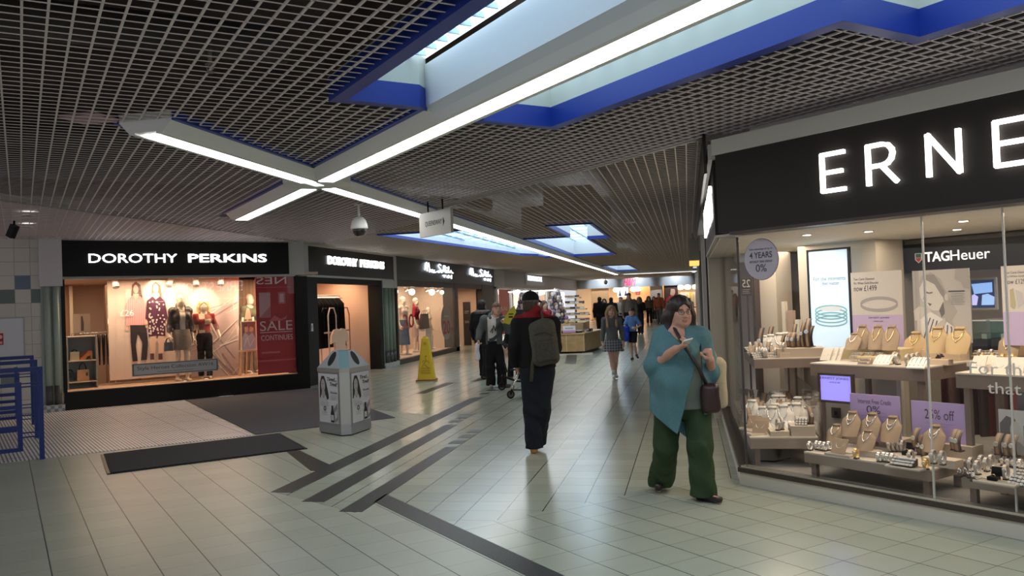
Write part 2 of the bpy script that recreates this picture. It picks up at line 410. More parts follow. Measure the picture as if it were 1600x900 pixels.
# seam rails between the two bays of grid
mb = MB()
a, b = np.array((.15, 7.9)), np.array((BX+.2, 12.05)); w = np.array([b[1]-a[1], a[0]-b[0]]); w = w/np.linalg.norm(w)*.022
mb.prism([tuple(a-w), tuple(a+w), tuple(b+w), tuple(b-w)], ZC-.012, ZC+.05)
struct(mb.build('trim_40', mat((.42, .40, .39), .5)))
mb = MB(); mb.box(-7.99, -7.93, 8.0, 16.6, ZC-.006, ZC+.05); struct(mb.build('trim_41', mat((.40, .38, .38), .5)))
# pale tray added above the side bay before the left shop, lightening its grid
mb = MB(); mb.prism([(-15, 9.4), (-15, 2), (-7.96, 2), (-7.96, 16.4), (-8.5, 16.2)], ZC+.06, ZC+.08); struct(mb.build('ceiling', mat((.55, .51, .53), .8)))
# the dark void, closed by the roof slab, open over the skylights
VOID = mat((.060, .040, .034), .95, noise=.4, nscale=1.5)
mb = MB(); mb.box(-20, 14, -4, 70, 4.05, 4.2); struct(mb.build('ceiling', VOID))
mb = MB()      # ducts and beams in the void
DUCT = mat((.06, .05, .045), .7)
for (x0, y0, x1, y1) in ((-12, 3, -2, 13), (-14, 7, -4, 17), (-3, .5, 5, 8), (-9, 1, -3, 6), (-1.2, 10, -1.2, 60), (-6.9, 17, -6.9, 60)):
    mb.tube([(x0, y0, 3.72), (x1, y1, 3.72)], .14, 10)
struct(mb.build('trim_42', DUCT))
# the pale duct seen through the right grid
mb = MB(); mb.T = Matrix.Translation((2.9, 4.4, 3.5)) @ Matrix.Rotation(CA, 4, 'Z'); mb.box(-.28, .28, -1.3, .55, -.1, .2)
struct(mb.build('trim_43', mat((.75, .78, .74), .4)))

# skylight wells
PALE = mat((.62, .66, .60), .6); PALEB = mat((.80, .83, .85), .45)
PANE = mat((.72, .88, 1.0), .4, 0, SKYL); LOUV = mat((.50, .68, .84), .45)
def well(i, hole, top=3.40, fh=.13, lip=.10, skip=None, pitch=(.17, .40), rot=None, col=PALE):
    P = [np.array(p) for p in hole]; n = len(P)
    A = sum(P[j][0]*P[(j+1) % n][1]-P[(j+1) % n][0]*P[j][1] for j in range(n)); sg = 1 if A > 0 else -1
    def off(t):
        o = []
        for j in range(n):
            e1 = P[j]-P[j-1]; e2 = P[(j+1) % n]-P[j]
            n1 = sg*np.array([-e1[1], e1[0]])/np.linalg.norm(e1); n2 = sg*np.array([-e2[1], e2[0]])/np.linalg.norm(e2)
            o.append(P[j]+t*(n1+n2)/(1+n1@n2))
        return o
    I = off(lip); I2 = off(lip+.02); mb = MB()
    for j in range(n):       # wide blue frame standing a little below the grid
        if j == skip: continue
        q = [P[j], P[(j+1) % n], I[(j+1) % n], I[j]]
        mb.prism([tuple(x) for x in q], ZC-.03, ZC+fh)
    struct(mb.build('trim_%d' % (50+2*i), BLUE))
    mb = MB()
    for j in range(n):
        if j == skip: continue
        a, b = I[j], I[(j+1) % n]; c, d = I2[(j+1) % n], I2[j]
        mb.hexa([(a[0], a[1], ZC+fh), (b[0], b[1], ZC+fh), (b[0], b[1], top+.24), (a[0], a[1], top+.24)], [(P[j][0], P[j][1], ZC+fh), (P[(j+1) % n][0], P[(j+1) % n][1], ZC+fh), (P[(j+1) % n][0], P[(j+1) % n][1], top+.24), (P[j][0], P[j][1], top+.24)])
    struct(mb.build('wall_well', col))
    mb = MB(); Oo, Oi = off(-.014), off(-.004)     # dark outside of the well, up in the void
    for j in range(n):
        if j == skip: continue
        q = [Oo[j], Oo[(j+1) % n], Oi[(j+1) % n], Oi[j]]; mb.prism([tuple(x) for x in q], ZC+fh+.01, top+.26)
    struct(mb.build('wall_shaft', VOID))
    # louvre blades under a bright pane
    w = thing('skylight', 'glazed skylight with pale louvre blades above ' + ['the left side of the cross light', 'the right side of the long strip light', 'the far left corridor ceiling', 'the middle of the far corridor ceiling', 'the farthest corridor ceiling'][i], 'skylight', (0, 0, 0))
    mb = MB(); mb.prism([tuple(p) for p in P], top+.055, top+.08); mb.build('pane', PANE, w)
    mb = MB(); v, u = (Dv, Ev) if rot else (np.array([0, 1.]), np.array([1., 0]))
    for vv, uu, st, hgt in ((u, v, pitch[0], .045), (v, u, pitch[1], .03)):
        Q = np.array(I); lo, hi = (Q@uu).min(), (Q@uu).max()
        for c in np.arange(math.ceil(lo/st)*st, hi, st):
            for t0, t1 in spans(c*uu, vv, [tuple(x) for x in I]):
                a, b = c*uu+t0*vv, c*uu+t1*vv; q = uu*.006; ti = uu*.02
                mb.hexa([(*(a-q), top), (*(b-q), top), (*(b+q), top), (*(a+q), top)], [(*(a-q+ti), top+hgt), (*(b-q+ti), top+hgt), (*(b+q+ti), top+hgt), (*(a+q+ti), top+hgt)])
    mb.build('louvre', LOUV, w)
well(0, hole_l, rot=True, skip=1); well(1, hole_r, rot=True, skip=5, pitch=(.30, .5))
well(2, hole_fl, top=3.24, pitch=(.9, .45), col=PALEB, lip=.05, fh=.03); well(3, hole_fr, top=3.55, pitch=(1.2, .5), col=PALEB, lip=.06, fh=.05); well(4, hole_ff, top=3.55, lip=.06, fh=.05, pitch=(1.2, .5), col=PALEB)

# strip lights: four arms of a cross
DIFF = mat((1, 1, .98), .4, 0, STRIP); HOUS = mat((.90, .89, .87), .45); HOUSB = mat((.40, .40, .55), .45)
def strip(name, label, o, ang, L, cap0=True, cap1=True, tall=None):
    """trough running +y from the origin, 0.46 wide at the ceiling, 0.26 at its lit underside"""
    t = thing(name, label, 'strip light', (o[0], o[1], ZC), ang, 'arms of the cross of strip lights')
    mb = MB(); prof = [(-.225, .0), (-.13, -.10), (-.088, -.10), (-.088, -.085), (.088, -.085), (.088, -.10), (.13, -.10), (.225, .0), (.225, .06), (-.225, .06)]
    mb.prism([(x, z) for x, z in prof], 0, L, 'y'); mb.build('housing', HOUS, t)
    for s in (-1, 1):
        y0 = max([q[2] for q in (tall or []) if q[0] == s], default=0)
        mb = MB(); mb.prism([(s*.218, -.012), (s*.262, -.012), (s*.262, .05), (s*.218, .05)], y0, L, 'y'); mb.build('blue_trim', BLUE, t)
    for j in range(max(1, round(L/1.52))):
        a = L/max(1, round(L/1.52)); mb = MB(); mb.box(-.086, .086, j*a+(.10 if j == 0 else .012), (j+1)*a-.012, -.099, -.088); mb.build('diffuser', DIFF, t)
    if tall:
        for s, y0, y1 in tall:
            mb = MB(); mb.prism([(s*.13, -.09), (s*.235, .0), (s*.242, .30), (s*.222, .30), (s*.20, .0)], y0, y1, 'y'); mb.build('side_panel', PALEB, t)
    return t
CR = (BX, (AE-BX*Ev[0])/Ev[1]); cd = float(np.array(CR)@Dv)
strip('strip_light', 'long bright strip light running from the crossing overhead to the upper right', de(-2.5, AE), CA, cd+2.5-.24, tall=[(1, 0, 5.35+2.5), (-1, 0, 5.6+2.5)][:0] or [(-1, 0, 8.0), (1, 0, 8.2)])
strip('strip_light', 'short strip light stub beyond the crossing, pointing at the left shop', de(cd+.24, AE), CA, 12.45-cd-.24)
strip('strip_light', 'strip light arm left of the crossing with a blue upper edge', (BX, 5.46), 0, CR[1]-5.46-.2)
strip('strip_light', 'strip light running from the crossing down the corridor', (BX, CR[1]+.2), 0, 47-CR[1])
tj = thing('light_junction', 'pale box where the four strip lights cross', 'light fitting', (CR[0], CR[1], ZC))
mb = MB(); mb.prism([(-.24, -.34), (.24, -.34), (.38, 0), (.24, .34), (-.24, .34), (-.38, 0)], -.096, .04); mb.build('box', HOUS, tj)
mb = MB(); mb.box(-.05, .05, -.28, .05, -.104, -.097); mb.build('lens', mat((.8, .95, .9), .3, 0, 1.2), tj)
mb = MB(); mb.prism([(-4.4, 5.2), (-4.1, 5.2), (-4.1, 5.46), (-4.4, 5.46)], ZC+.01, ZC+.03); struct(mb.build('trim_45', mat((.55, .36, .36), .6)))
# far cross strip before the end wall
s_ = strip('strip_light', 'thin far strip light lying across the corridor before the end wall', (-3.6, 47.2), -PI/2, 4.2)
s_['group'] = 'arms of the cross of strip lights'

# downlights and ceiling details
def downlight(x, y, label):
    t = thing('downlight', label, 'downlight', (x, y, ZC), 0, 'recessed downlights')
    mb = MB(); mb.lathe([(.085, -.006), (.085, .012), (.06, .012), (.06, -.006)], 16); mb.build('ring', WHITE, t)
    mb = MB(); mb.lathe([(.056, -.003), (.056, .01)], 16); mb.build('lens', mat((1, .97, .9), .4, 0, 7.0), t)
for (px, py, lb) in ((712, 310, 'bright recessed downlight right of the hanging direction sign'), (662, 307, 'dim recessed downlight above the hanging direction sign'), (797, 357, 'recessed downlight in the corridor grid past the hanging sign'),
                     (44, 337, 'upper of two recessed downlights at far left'), (42, 355, 'lower of two recessed downlights at far left'), (985, 348, 'recessed downlight in the corridor grid near the jeweller'), (880, 437, 'tiny recessed downlight over the far corridor')):
    p = at_z(px, py, ZC); downlight(p[0], p[1], lb)
def dome_cam(px, py, label, drop=.42):
    p = at_z(px, py, ZC); t = thing('dome_camera', label, 'security camera', (p[0], p[1], ZC), 0, 'dome cameras hanging from the ceiling')
    mb = MB(); mb.cyl((0, 0, 0), (0, 0, -drop+.17), .018, n=10); mb.lathe([(.06, -.012), (.06, 0)], 14); mb.build('stem', WHITE, t)
    mb = MB(); mb.lathe([(.02, -drop+.19), (.06, -drop+.175), (.10, -drop+.13), (.115, -drop+.07), (.12, -drop+.03), (.118, -drop+.01)], 20); mb.build('housing', mat((.8, .8, .76), .35), t)
    mb = MB(); mb.lathe([(.096, -drop+.01), (.095, -drop-.01), (.085, -drop-.045), (.06, -drop-.075), (.025, -drop-.088)], 20); mb.build('dome', mat((.015, .012, .012), .08, coat=1.0), t)
dome_cam(560, 319, 'white dome camera on a stem below the strip light crossing', .36)
dome_cam(946, 431, 'small dome camera hanging before the far end sign', .45)
p = at_z(22, 345, ZC); t = thing('wall_camera', 'small black bracket camera on the ceiling at far left', 'security camera', (p[0], p[1], ZC))
mb = MB(); mb.tube([(0, 0, 0), (0, 0, -.1), (.05, 0, -.12)], .015, 8); mb.build('bracket', BLACK, t)
mb = MB(); mb.T = Matrix.Rotation(.5, 4, 'Y'); mb.box(.0, .09, -.045, .045, -.24, -.05); mb.build('body', BLACK, t)
for i, (px, py) in enumerate(((328, 92), (853, 200), (1526, 60))):
    p = at_z(px, py, ZC+.05); t = thing('sprinkler_head', ['sprinkler head in the grid above the left strip light', 'sprinkler head below the right skylight corner', 'sprinkler head in the grid at upper right', 'sprinkler head near the jeweller sign corner'][i], 'sprinkler', (p[0], p[1], ZC+.05), 0, 'sprinkler heads in the ceiling grid')
    mb = MB(); mb.cyl((0, 0, .1), (0, 0, -.03), .012, n=8); mb.lathe([(.03, -.035), (.028, -.03)], 10); mb.tube([(-.02, 0, -.03), (-.02, 0, -.06), (0, 0, -.075), (.02, 0, -.06), (.02, 0, -.03)], .004, 6); mb.lathe([(.024, -.082), (.024, -.078)], 10); mb.build('head', mat((.3, .27, .24), .4, .6), t)
# hanging direction sign
t = thing('direction_sign', 'grey hanging direction sign with an arrow, below the strip light', 'sign', (-3.37, 11.045, 2.62), R(-43.5))
mb = MB(); mb.box(-.44, .44, -.02, .02, 0, .335); mb.build('panel', mat((.50, .49, .45), .4), t, bevel=.004)
for x in (-.21, .2):
    mb = MB(); mb.cyl((x, 0, .33), (x, 0, .5), .012, n=8); mb.build('hanger', BLACK, t)
fit_text('QUEENSWAY', -.27, .20, .13, .21, -.021, BLACK, t, size=1, ext=.001)
mb = MB(); mb.prism([(.235, .11), (.275, .17), (.235, .23)], -.022, -.019, 'y'); mb.build('arrow', BLACK, t)
# ------------------------------------------------------------------ posters and prints
def shapes_on(t, W_, H_, shapes, y0=-.006, name='print', x0=None):
    """flat printed shapes on the front (-y) face of a board W_ wide and H_ high, standing on local z = 0"""
    mats, idx, mb, ly = [], {}, MB(), y0
    X = lambda u: (u-.5)*W_ if x0 is None else x0+u*W_
    for sh in shapes:
        k = sh[0]; ly -= .00035
        if k == 't':
            fit_text(sh[1], X(sh[2]), X(sh[4]), sh[3]*H_, sh[5]*H_, ly, mat(sh[6], .6), t, size=1, ext=.0003, **(sh[7] if len(sh) > 7 else {})); continue
        c = sh[-1]
        if c not in idx: idx[c] = len(mats); mats.append(mat(c, .55) if len(c) == 3 else mat(c[:3], .5, 0, c[3]))
        mb.mi = idx[c]
        if k == 'r': pts = [(sh[1], sh[2]), (sh[3], sh[2]), (sh[3], sh[4]), (sh[1], sh[4])]
        elif k == 'e': pts = [(sh[1]+sh[3]*math.cos(a*PI/12), sh[2]+sh[4]*math.sin(a*PI/12)) for a in range(24)]
        elif k == 'p': pts = sh[1]
        elif k == 'l':
            P, w = sh[1], sh[2]
            for (a0, c0), (a1, c1) in zip(P, P[1:]):
                dx, dz = (a1-a0)*W_, (c1-c0)*H_; L = math.hypot(dx, dz) or 1; nx, nz = -dz/L*w/2, dx/L*w/2
                mb.poly([(X(a0)+nx, ly, c0*H_+nz), (X(a0)-nx, ly, c0*H_-nz), (X(a1)-nx, ly, c1*H_-nz), (X(a1)+nx, ly, c1*H_+nz)])
            continue
        mb.poly([(X(u), ly, v*H_) for u, v in pts])
    if mats: mb.build(name, mats, t)
    else: mb.bm.free()
def poster(name, label, cat, fr, x0, x1, z0, z1, k, base, shapes, th=.012, group=None, rz=0, frame=None, emit=0, rough=.45):
    t = thing(name, label, cat, fr.w((x0+x1)/2, k, z0), fr.rz+rz, group)
    mb = MB(); mb.box(-(x1-x0)/2, (x1-x0)/2, -.006, -.006+th, 0, z1-z0); mb.build('board', mat(base, rough, 0, emit), t)
    if frame:
        f = .02; W2, H2 = (x1-x0)/2, z1-z0
        mb = MB()
        for b in ((-W2-f, -W2, -f, H2+f), (W2, W2+f, -f, H2+f), (-W2, W2, -f, 0), (-W2, W2, H2, H2+f)): mb.box(b[0], b[1], -.016, .02, b[2], b[3])
        mb.build('frame', frame, t)
    shapes_on(t, x1-x0, z1-z0, shapes); return t
def lines(u0, u1, v0, n, dv, c, w=.006):
    return [('r', u0, v0-i*dv, u1-(.1*(u1-u0) if i % 2 else 0), v0-i*dv+w, c) for i in range(n)]
def letters_sign(fr, name, label, x0, x1, z0, z1, words, k=-.06, depth=.08, body=BLACK, lm=LIT):
    """box sign with raised lit letters; words: (text, x0, x1, z0, z1, kw)"""
    t = thing(name, label, 'shop sign', fr.w(x0, k, z0), fr.rz)
    mb = MB(); mb.box(0, x1-x0, 0, depth, 0, z1-z0); mb.build('fascia_board', body, t, bevel=.006)
    for w, a, b, c, d, kw in words:
        n = len(w); full = text_mesh(w, size=1, **{k_: v for k_, v in kw.items()}); lo, hi = bounds(full)
        sx, sz = (b-a)/(hi[0]-lo[0]), (d-c)/(hi[2]-lo[2]); bpy.data.meshes.remove(full)
        for i, ch in enumerate(w):
            if ch == ' ': continue
            # position of each letter: width of the word up to and including it, less its own width
            pre = text_mesh(w[:i+1], size=1, **kw); _, ph = bounds(pre); bpy.data.meshes.remove(pre)
            me = text_mesh(ch, size=1, **kw); l2, h2 = bounds(me)
            A = np.empty(len(me.vertices)*3); me.vertices.foreach_get('co', A); A = A.reshape(-1, 3)
            xs = ph[0]-(h2[0]-l2[0])
            A[:, 0] = (A[:, 0]-l2[0]+xs-lo[0])*sx+(a-x0); A[:, 2] = (A[:, 2]-lo[2])*sz+(c-z0); A[:, 1] = A[:, 1]*1.0-.012
            me.vertices.foreach_set('co', A.ravel()); me.update(); me.materials.clear(); me.materials.append(lm)
            link('letter', me, t)
    return t

# ------------------------------------------------------------------ left corner shop
DPF = Fr((-11.1, 13.08), R(46.1)); LF = Fr((-8.12, 0), R(90))      # LF: local x = world Y, y inwards = -X
HW, SKINP = mat((.86, .60, .44), .6), None
# setting: tiled side wall, pillar, fascia surround
def walltile(nt, P, vec):
    u = mth(nt, 'MULTIPLY', P[0], 1/.245); v = mth(nt, 'MULTIPLY', P[2], 1/.245)
    ln = mth(nt, 'MAXIMUM', mth(nt, 'LESS_THAN', mth(nt, 'FRACT', u), .03), mth(nt, 'LESS_THAN', mth(nt, 'FRACT', v), .03))
    ui, vi = mth(nt, 'FLOOR', u), mth(nt, 'FLOOR', v)
    chk = mth(nt, 'LESS_THAN', mth(nt, 'FRACT', mth(nt, 'MULTIPLY', mth(nt, 'ADD', ui, vi), .5)), .3)
    r9 = mth(nt, 'COMPARE', vi, 9.0, .1); r8 = mth(nt, 'COMPARE', vi, 8.0, .1); r4 = mth(nt, 'COMPARE', vi, 2.0, .1)
    cb = nt.nodes.new('ShaderNodeCombineXYZ'); nt.links.new(ui, cb.inputs[0]); nt.links.new(vi, cb.inputs[1])
    wn = nt.nodes.new('ShaderNodeTexWhiteNoise'); wn.noise_dimensions = '2D'; nt.links.new(cb.outputs[0], wn.inputs['Vector'])
    base = mixc(nt, wn.outputs[0], (.72, .69, .62), (.82, .79, .72))
    c = mixc(nt, mth(nt, 'MULTIPLY', r9, chk), base, (.16, .22, .33)); c = mixc(nt, mth(nt, 'MULTIPLY', r8, chk), c, (.16, .21, .20))
    c = mixc(nt, mth(nt, 'MULTIPLY', r4, chk), c, (.25, .30, .29))
    return mixc(nt, ln, c, (.40, .36, .32))
mb = MB(); mb.box(-6, -.34, .02, .2, 0, ZC+.06); struct(DPF.put(mb, 'wall_left', node_mat('wall_tiles', walltile, .3)))
mb = MB(); mb.box(-.36, .0, -.16, .15, 2.25, ZC+.04); mb.box(-.215, -.165, -.163, -.15, 2.34, 3.05); struct(DPF.put(mb, 'trim_60', mat((.74, .73, .75), .5)))
mb = MB(); mb.box(-.34, -.02, -.02, .15, .13, 2.25); struct(DPF.put(mb, 'trim_61', mat((.45, .50, .46), .5)))
for x in (-.245, -.105):
    t = thing('pillar_tube', 'pale green upright tube with a dark foot, ' + ('left' if x < -.2 else 'right') + ' of the pair on the corner pillar', 'pillar', DPF.w(x, -.06, .13), DPF.rz, 'upright tubes on the corner pillar')
    mb = MB(); mb.cyl((0, 0, .34), (0, 0, 2.12), .052, n=16); mb.build('tube', mat((.44, .54, .48), .3), t)
    mb = MB(); mb.cyl((0, 0, 0), (0, 0, .34), .056, n=16); mb.build('foot', mat((.10, .105, .10), .35), t)
def chk(nt, P, vec):
    u = mth(nt, 'FLOOR', mth(nt, 'MULTIPLY', P[0], 1/.06)); v = mth(nt, 'FLOOR', mth(nt, 'MULTIPLY', P[2], 1/.06))
    return mixc(nt, mth(nt, 'LESS_THAN', mth(nt, 'FRACT', mth(nt, 'MULTIPLY', mth(nt, 'ADD', u, v), .5)), .3), (.28, .31, .33), (.62, .63, .60))
CHK = node_mat('checker_plinth', chk, .35)
mb = MB(); mb.box(-.36, -.01, -.14, .15, 0, .13); struct(DPF.put(mb, 'trim_62', CHK))
mb = MB(); mb.box(0, 4.54, -.05, .12, 3.08, ZC+.03); mb.box(4.2, 4.54, -.05, .12, 2.40, 3.08); mb.box(0, 4.34, -.05, .1, 2.375, 2.42); struct(DPF.put(mb, 'trim_63', GREY))
letters_sign(DPF, 'shop_sign', 'wide black shop sign with white lettering over the left display window', .0, 4.2, 2.42, 3.08,
             [('DOROTHY', .44, 1.98, 2.67, 2.835, dict(ext=.012)), ('PERKINS', 2.19, 3.73, 2.67, 2.835, dict(ext=.012, off=.012))], k=-.09, depth=.14)
mb = MB(); mb.box(.0, 4.36, -.03, .1, 0, .325); mb.box(-.02, .045, -.03, .06, .325, 2.375); mb.box(4.34, 4.60, -.03, .2, 0, 2.375); struct(DPF.put(mb, 'window_1', BLACK))
mb = MB(); mb.box(.045, 4.34, .0, .012, .33, 2.375); struct(DPF.put(mb, 'window_2', GLASS))
mb = MB(); mb.box(.045, 4.34, -.004, .06, .322, .338); mb.box(.03, .045, -.004, .03, .338, 2.37); struct(DPF.put(mb, 'trim_64', mat((.75, .52, .38), .35)))
# interior shell
PINK = mat((.72, .50, .38), .7); BED = mat((.60, .38, .24), .5); BROWN = mat((.28, .17, .10), .6)
mb = MB(); mb.box(.05, 4.6, .1, 1.5, .0, .33); struct(DPF.put(mb, 'floor', BED))
mb = MB(); mb.box(-.2, 5.2, 1.5, 4.6, .0, .05); struct(DPF.put(mb, 'floor', mat((.45, .33, .24), .4)))
mb = MB(); mb.box(-.2, 4.9, .1, 4.6, 2.42, 2.47); struct(DPF.put(mb, 'ceiling', mat((.70, .52, .40), .7)))
mb = MB(); mb.box(-.2, -.1, .1, 4.6, 0, 2.45); mb.box(-.2, 5, 4.55, 4.65, 0, 2.45); struct(DPF.put(mb, 'wall_back', PINK))
for i, (a, b, c, y0, y1) in enumerate(((.0, .55, (.55, .36, .24), 4.2, 4.5), (1.2, 1.9, (.30, .18, .11), 3.4, 3.6), (.55, .62, (.9, .8, .6), 4.0, 4.1))):
    mb = MB(); mb.box(a, b, y0, y1, .05, 2.4); struct(DPF.put(mb, 'trim_%d' % (65+i), mat(c, .6)))
# warm lamps of the window
for (x, w) in ((1.0, 1.5), (2.6, 1.8), (3.9, .8)):
    area('window_lamp', DPF.w(x, .35, 2.36), (0, 0, DPF.rz), w, .25, 27, (1, .74, .48))
area('shop_lamp', DPF.w(1.0, 2.8, 2.38), (0, 0, DPF.rz), 2, 1.2, 22, (1, .74, .5))

# printed backdrop panel with two women
x0, z1 = DPF.px(167, 433, .85); x1, z0 = DPF.px(373, 588, .85); _, zb_ = DPF.px(170, 590, .85)
PW, PH = x1-x0, 2.37-.42
def U(px, py):
    x, z = DPF.px(px, py, .85); return ((x-x0)/PW, (z-.42)/PH)
def UP(*pts): return [U(*p) for p in pts]
pk = (.86, .36, .36); sk = (.80, .52, .40); dk = (.035, .02, .025)
sh = [('r', 0, 0, 1, 1, (.80, .62, .53))]
sh += [('p', UP((268, 434), (373, 434), (373, 588), (300, 588)), (.50, .38, .36)), ('p', UP((268, 434), (373, 434), (373, 470), (310, 492)), (.66, .50, .46))]
rr = random.Random(3)
for i in range(26):
    a = (rr.uniform(290, 372), rr.uniform(470, 588)); an = rr.choice([-.55, -.45, .9, 1.1, -.3]); L = rr.uniform(30, 80)
    b = (min(372, max(285, a[0]+L*math.cos(an))), min(588, max(455, a[1]+L*math.sin(an))))
    sh.append(('l', UP(a, b), rr.choice([.012, .018, .03]), rr.choice([(.72, .58, .54), (.80, .66, .6), (.30, .22, .23)])))
sh += [('l', UP((167+i*14, 434), (167+i*14, 588)), .006, (.74, .57, .48)) for i in range(1, 6)]
# first printed woman
sh += [('p', UP((205, 462), (206, 445), (212, 440), (219, 445), (223, 470), (218, 474), (206, 474)), (.20, .09, .06)), ('e', *U(212, 452), .018, .045, sk),
       ('p', UP((208, 459), (216, 459), (218, 468), (206, 468)), sk),
       ('p', UP((200, 468), (207, 462), (212, 468), (218, 462), (226, 470), (230, 505), (226, 508), (203, 508), (197, 512), (195, 480)), pk)]
sh += [('l', UP((199+i*3.2, 467), (198+i*3.5, 508)), .006, (.92, .72, .68)) for i in range(9)]
sh += [('p', UP((203, 508), (228, 508), (231, 535), (229, 562), (220, 563), (222, 535), (215, 520), (212, 540), (215, 564), (207, 565), (204, 535)), dk),
       ('e', *U(198, 514), .012, .02, sk), ('e', *U(229, 510), .01, .018, sk)]
# second printed woman
sh += [('p', UP((236, 470), (237, 446), (243, 440), (250, 446), (253, 470)), (.34, .18, .10)), ('e', *U(243, 451), .02, .048, (.95, .78, .62)),
       ('p', UP((238, 458), (248, 458), (250, 468), (236, 468)), (.93, .72, .56)),
       ('p', UP((229, 470), (238, 463), (243, 468), (249, 463), (257, 470), (262, 497), (258, 500), (258, 525), (232, 526), (231, 500), (227, 498)), (.10, .025, .06))]
sh += [('e', *U(rr.uniform(232, 257), rr.uniform(470, 523)), .006, .009, (.85, .70, .66)) for i in range(60)]
sh += [('p', UP((234, 526), (243, 525), (242, 550), (240, 565), (235, 565), (233, 545)), sk), ('p', UP((246, 525), (256, 525), (255, 545), (252, 565), (247, 565), (247, 545)), sk),
       ('r', *U(234, 562), *U(240, 552), (.12, .05, .05)), ('r', *U(247, 562), *U(253, 552), (.12, .05, .05)), ('e', *U(228, 504), .012, .02, sk), ('e', *U(262, 503), .011, .02, sk)]
sh += [('t', '£26', *U(187, 494), *U(208, 484), (1, 1, 1))]
poster('backdrop_panel', 'pink printed backdrop panel showing two standing women in the left window', 'display panel', DPF, x0, x1, .42, 2.37, .85, (.82, .64, .55), sh, rough=.3)
# low strip sign on the glass
poster('window_sticker', 'grey strip sign reading Style Heroes Collection AW16 on the window glass', 'sign', DPF, 1.13, 2.72, .52, .76, -.008, (.40, .42, .43),
       [('r', .01, .05, .99, .95, (.05, .05, .06)), ('r', .02, .10, .98, .90, (.45, .47, .48)), ('t', 'Style Heroes Collection AW16', .06, .38, .94, .74, (.06, .06, .07)), ('r', .28, .24, .70, .265, (.1, .1, .1))], th=.006)
# red sale poster on the inside of the glass
x0r, _ = DPF.px(402, 500); x1r, _ = DPF.px(464, 500)
rd, rp = (.45, .02, .03), (.60, .12, .13)
poster('sale_poster', 'tall red SALE CONTINUES poster at the right end of the left window', 'poster', DPF, x0r, x1r, .36, 2.37, .06, rd,
       [('r', 0, .40, 1, .62, (.38, .018, .03)), ('r', .08, .58, .36, .84, (.58, .32, .34)), ('p', [(.08, .58), (.36, .58), (.36, .70)], (.45, .15, .17)), ('r', .56, .72, .74, .84, (.52, .16, .17)), ('r', .60, .735, .70, .825, (.62, .40, .40)),
        ('t', 'SALE', .08, .445, .90, .545, (.72, .52, .50)), ('r', .08, .425, .90, .432, (.75, .55, .52)), ('t', 'CONTINUES', .10, .345, .90, .40, (.72, .50, .48)),
        ('p', [(.30, .54), (.45, .60), (.62, .56), (.78, .60), (.74, .56), (.60, .545)], rp), ('r', .1, .21, .56, .23, rp), ('r', 0, .13, 1, .145, rp), ('t', 'NES', .02, .925, .78, 1.0, (.85, .75, .72), dict(mirror=True)) , ('r', .02, .89, .9, .896, rp)], th=.008)  # mirrored letters imitate a sign's reflection in the glass, put into the print
# shelf unit with bags at the left end
xl, zt_ = DPF.px(104, 526, .55); xr, _ = DPF.px(151, 526, .55)
t = thing('shelf_unit', 'blue grey display shelf unit at the left end of the left window', 'shelf', DPF.w(xl, .55, .33), DPF.rz)
SLATE = mat((.30, .33, .34), .6); w_ = xr-xl; h_ = zt_-.33
mb = MB(); mb.box(0, w_, .34, .36, 0, h_); mb.build('back_panel', SLATE, t)
for x in (0, w_-.02):
    mb = MB(); mb.box(x, x+.02, 0, .36, 0, h_); mb.build('side_panel', SLATE, t)
for f in (.13, .53, .99):
    mb = MB(); mb.box(0, w_, 0, .36, h_*f-.012, h_*f+.008); mb.build('shelf', mat((.72, .58, .46), .5), t)
def handbag(fr, x, k, z, w, h, col, label, flap=None, hand=BLACK, hh=.14, trim=None):
    t = thing('handbag', label, 'handbag', fr.w(x, k, z), fr.rz)
    mb = MB(); mb.hexa([(-w/2, -.05, 0), (w/2, -.05, 0), (w/2, .05, 0), (-w/2, .05, 0)], [(-w*.46, -.03, h), (w*.46, -.03, h), (w*.46, .03, h), (-w*.46, .03, h)]); mb.build('body', mat(col, .45), t, bevel=.012)
    for y in (-.03, .03):
        mb = MB(); mb.tube([(w*.28*math.cos(a), y, h-.01+hh*math.sin(a)) for a in np.linspace(0, PI, 13)], .007, 6); mb.build('handle', hand, t)
    if flap: mb = MB(); mb.prism([(-w*.47, h+.004), (w*.47, h+.004), (w*.49, h*.72), (-w*.49, h*.72)], -.052, -.036, 'y'); mb.build('flap', mat(flap, .45), t)
    if trim: mb = MB(); mb.cbox((w*.3, -.06, h*.6), (.03, .02, h*.3)); mb.build('tag', mat(trim, .5), t)
    return t
handbag(DPF, xl+.30*w_+.12, .70, .33+h_*.13+.008, .21, .21, (.86, .48, .22), 'tan structured handbag with black handles on the lower shelf', flap=(.80, .46, .24), trim=(.10, .04, .02))
handbag(DPF, xl+.14, .70, .33+h_*.53+.008, .16, .16, (.70, .60, .40), 'small cream and black bag on the upper shelf', flap=(.85, .76, .58), hh=.05)
handbag(DPF, xl+.07, .80, .33+h_*.13+.008, .14, .17, (.02, .02, .02), 'black bag behind the tan handbag on the lower shelf', hh=.06)
def heel_shoe(fr, x, k, z, col, label, s=1.0, rz=0):
    t = thing('ankle_boot', label, 'shoe', fr.w(x, k, z), fr.rz+rz); mb = MB()
    pr = [(-.10, .0), (-.02, .0), (.015, .055), (.07, .075), (.075, .0), (.095, .0), (.105, .10), (.10, .16), (.035, .165), (-.01, .10), (-.09, .035)]
    mb.prism([(a*s, b*s) for a, b in pr], -.03*s, .03*s, 'y'); mb.build('upper', mat(col, .4), t, bevel=.008); return t
heel_shoe(DPF, xl+.33, .66, .33+h_*.53+.008, (.62, .22, .06), 'tan high heeled ankle boot on the upper shelf, front one of two', 1.05)
heel_shoe(DPF, xl+.26, .78, .33+h_*.53+.008, (.55, .20, .06), 'tan high heeled ankle boot behind its pair on the upper shelf', 1.0)
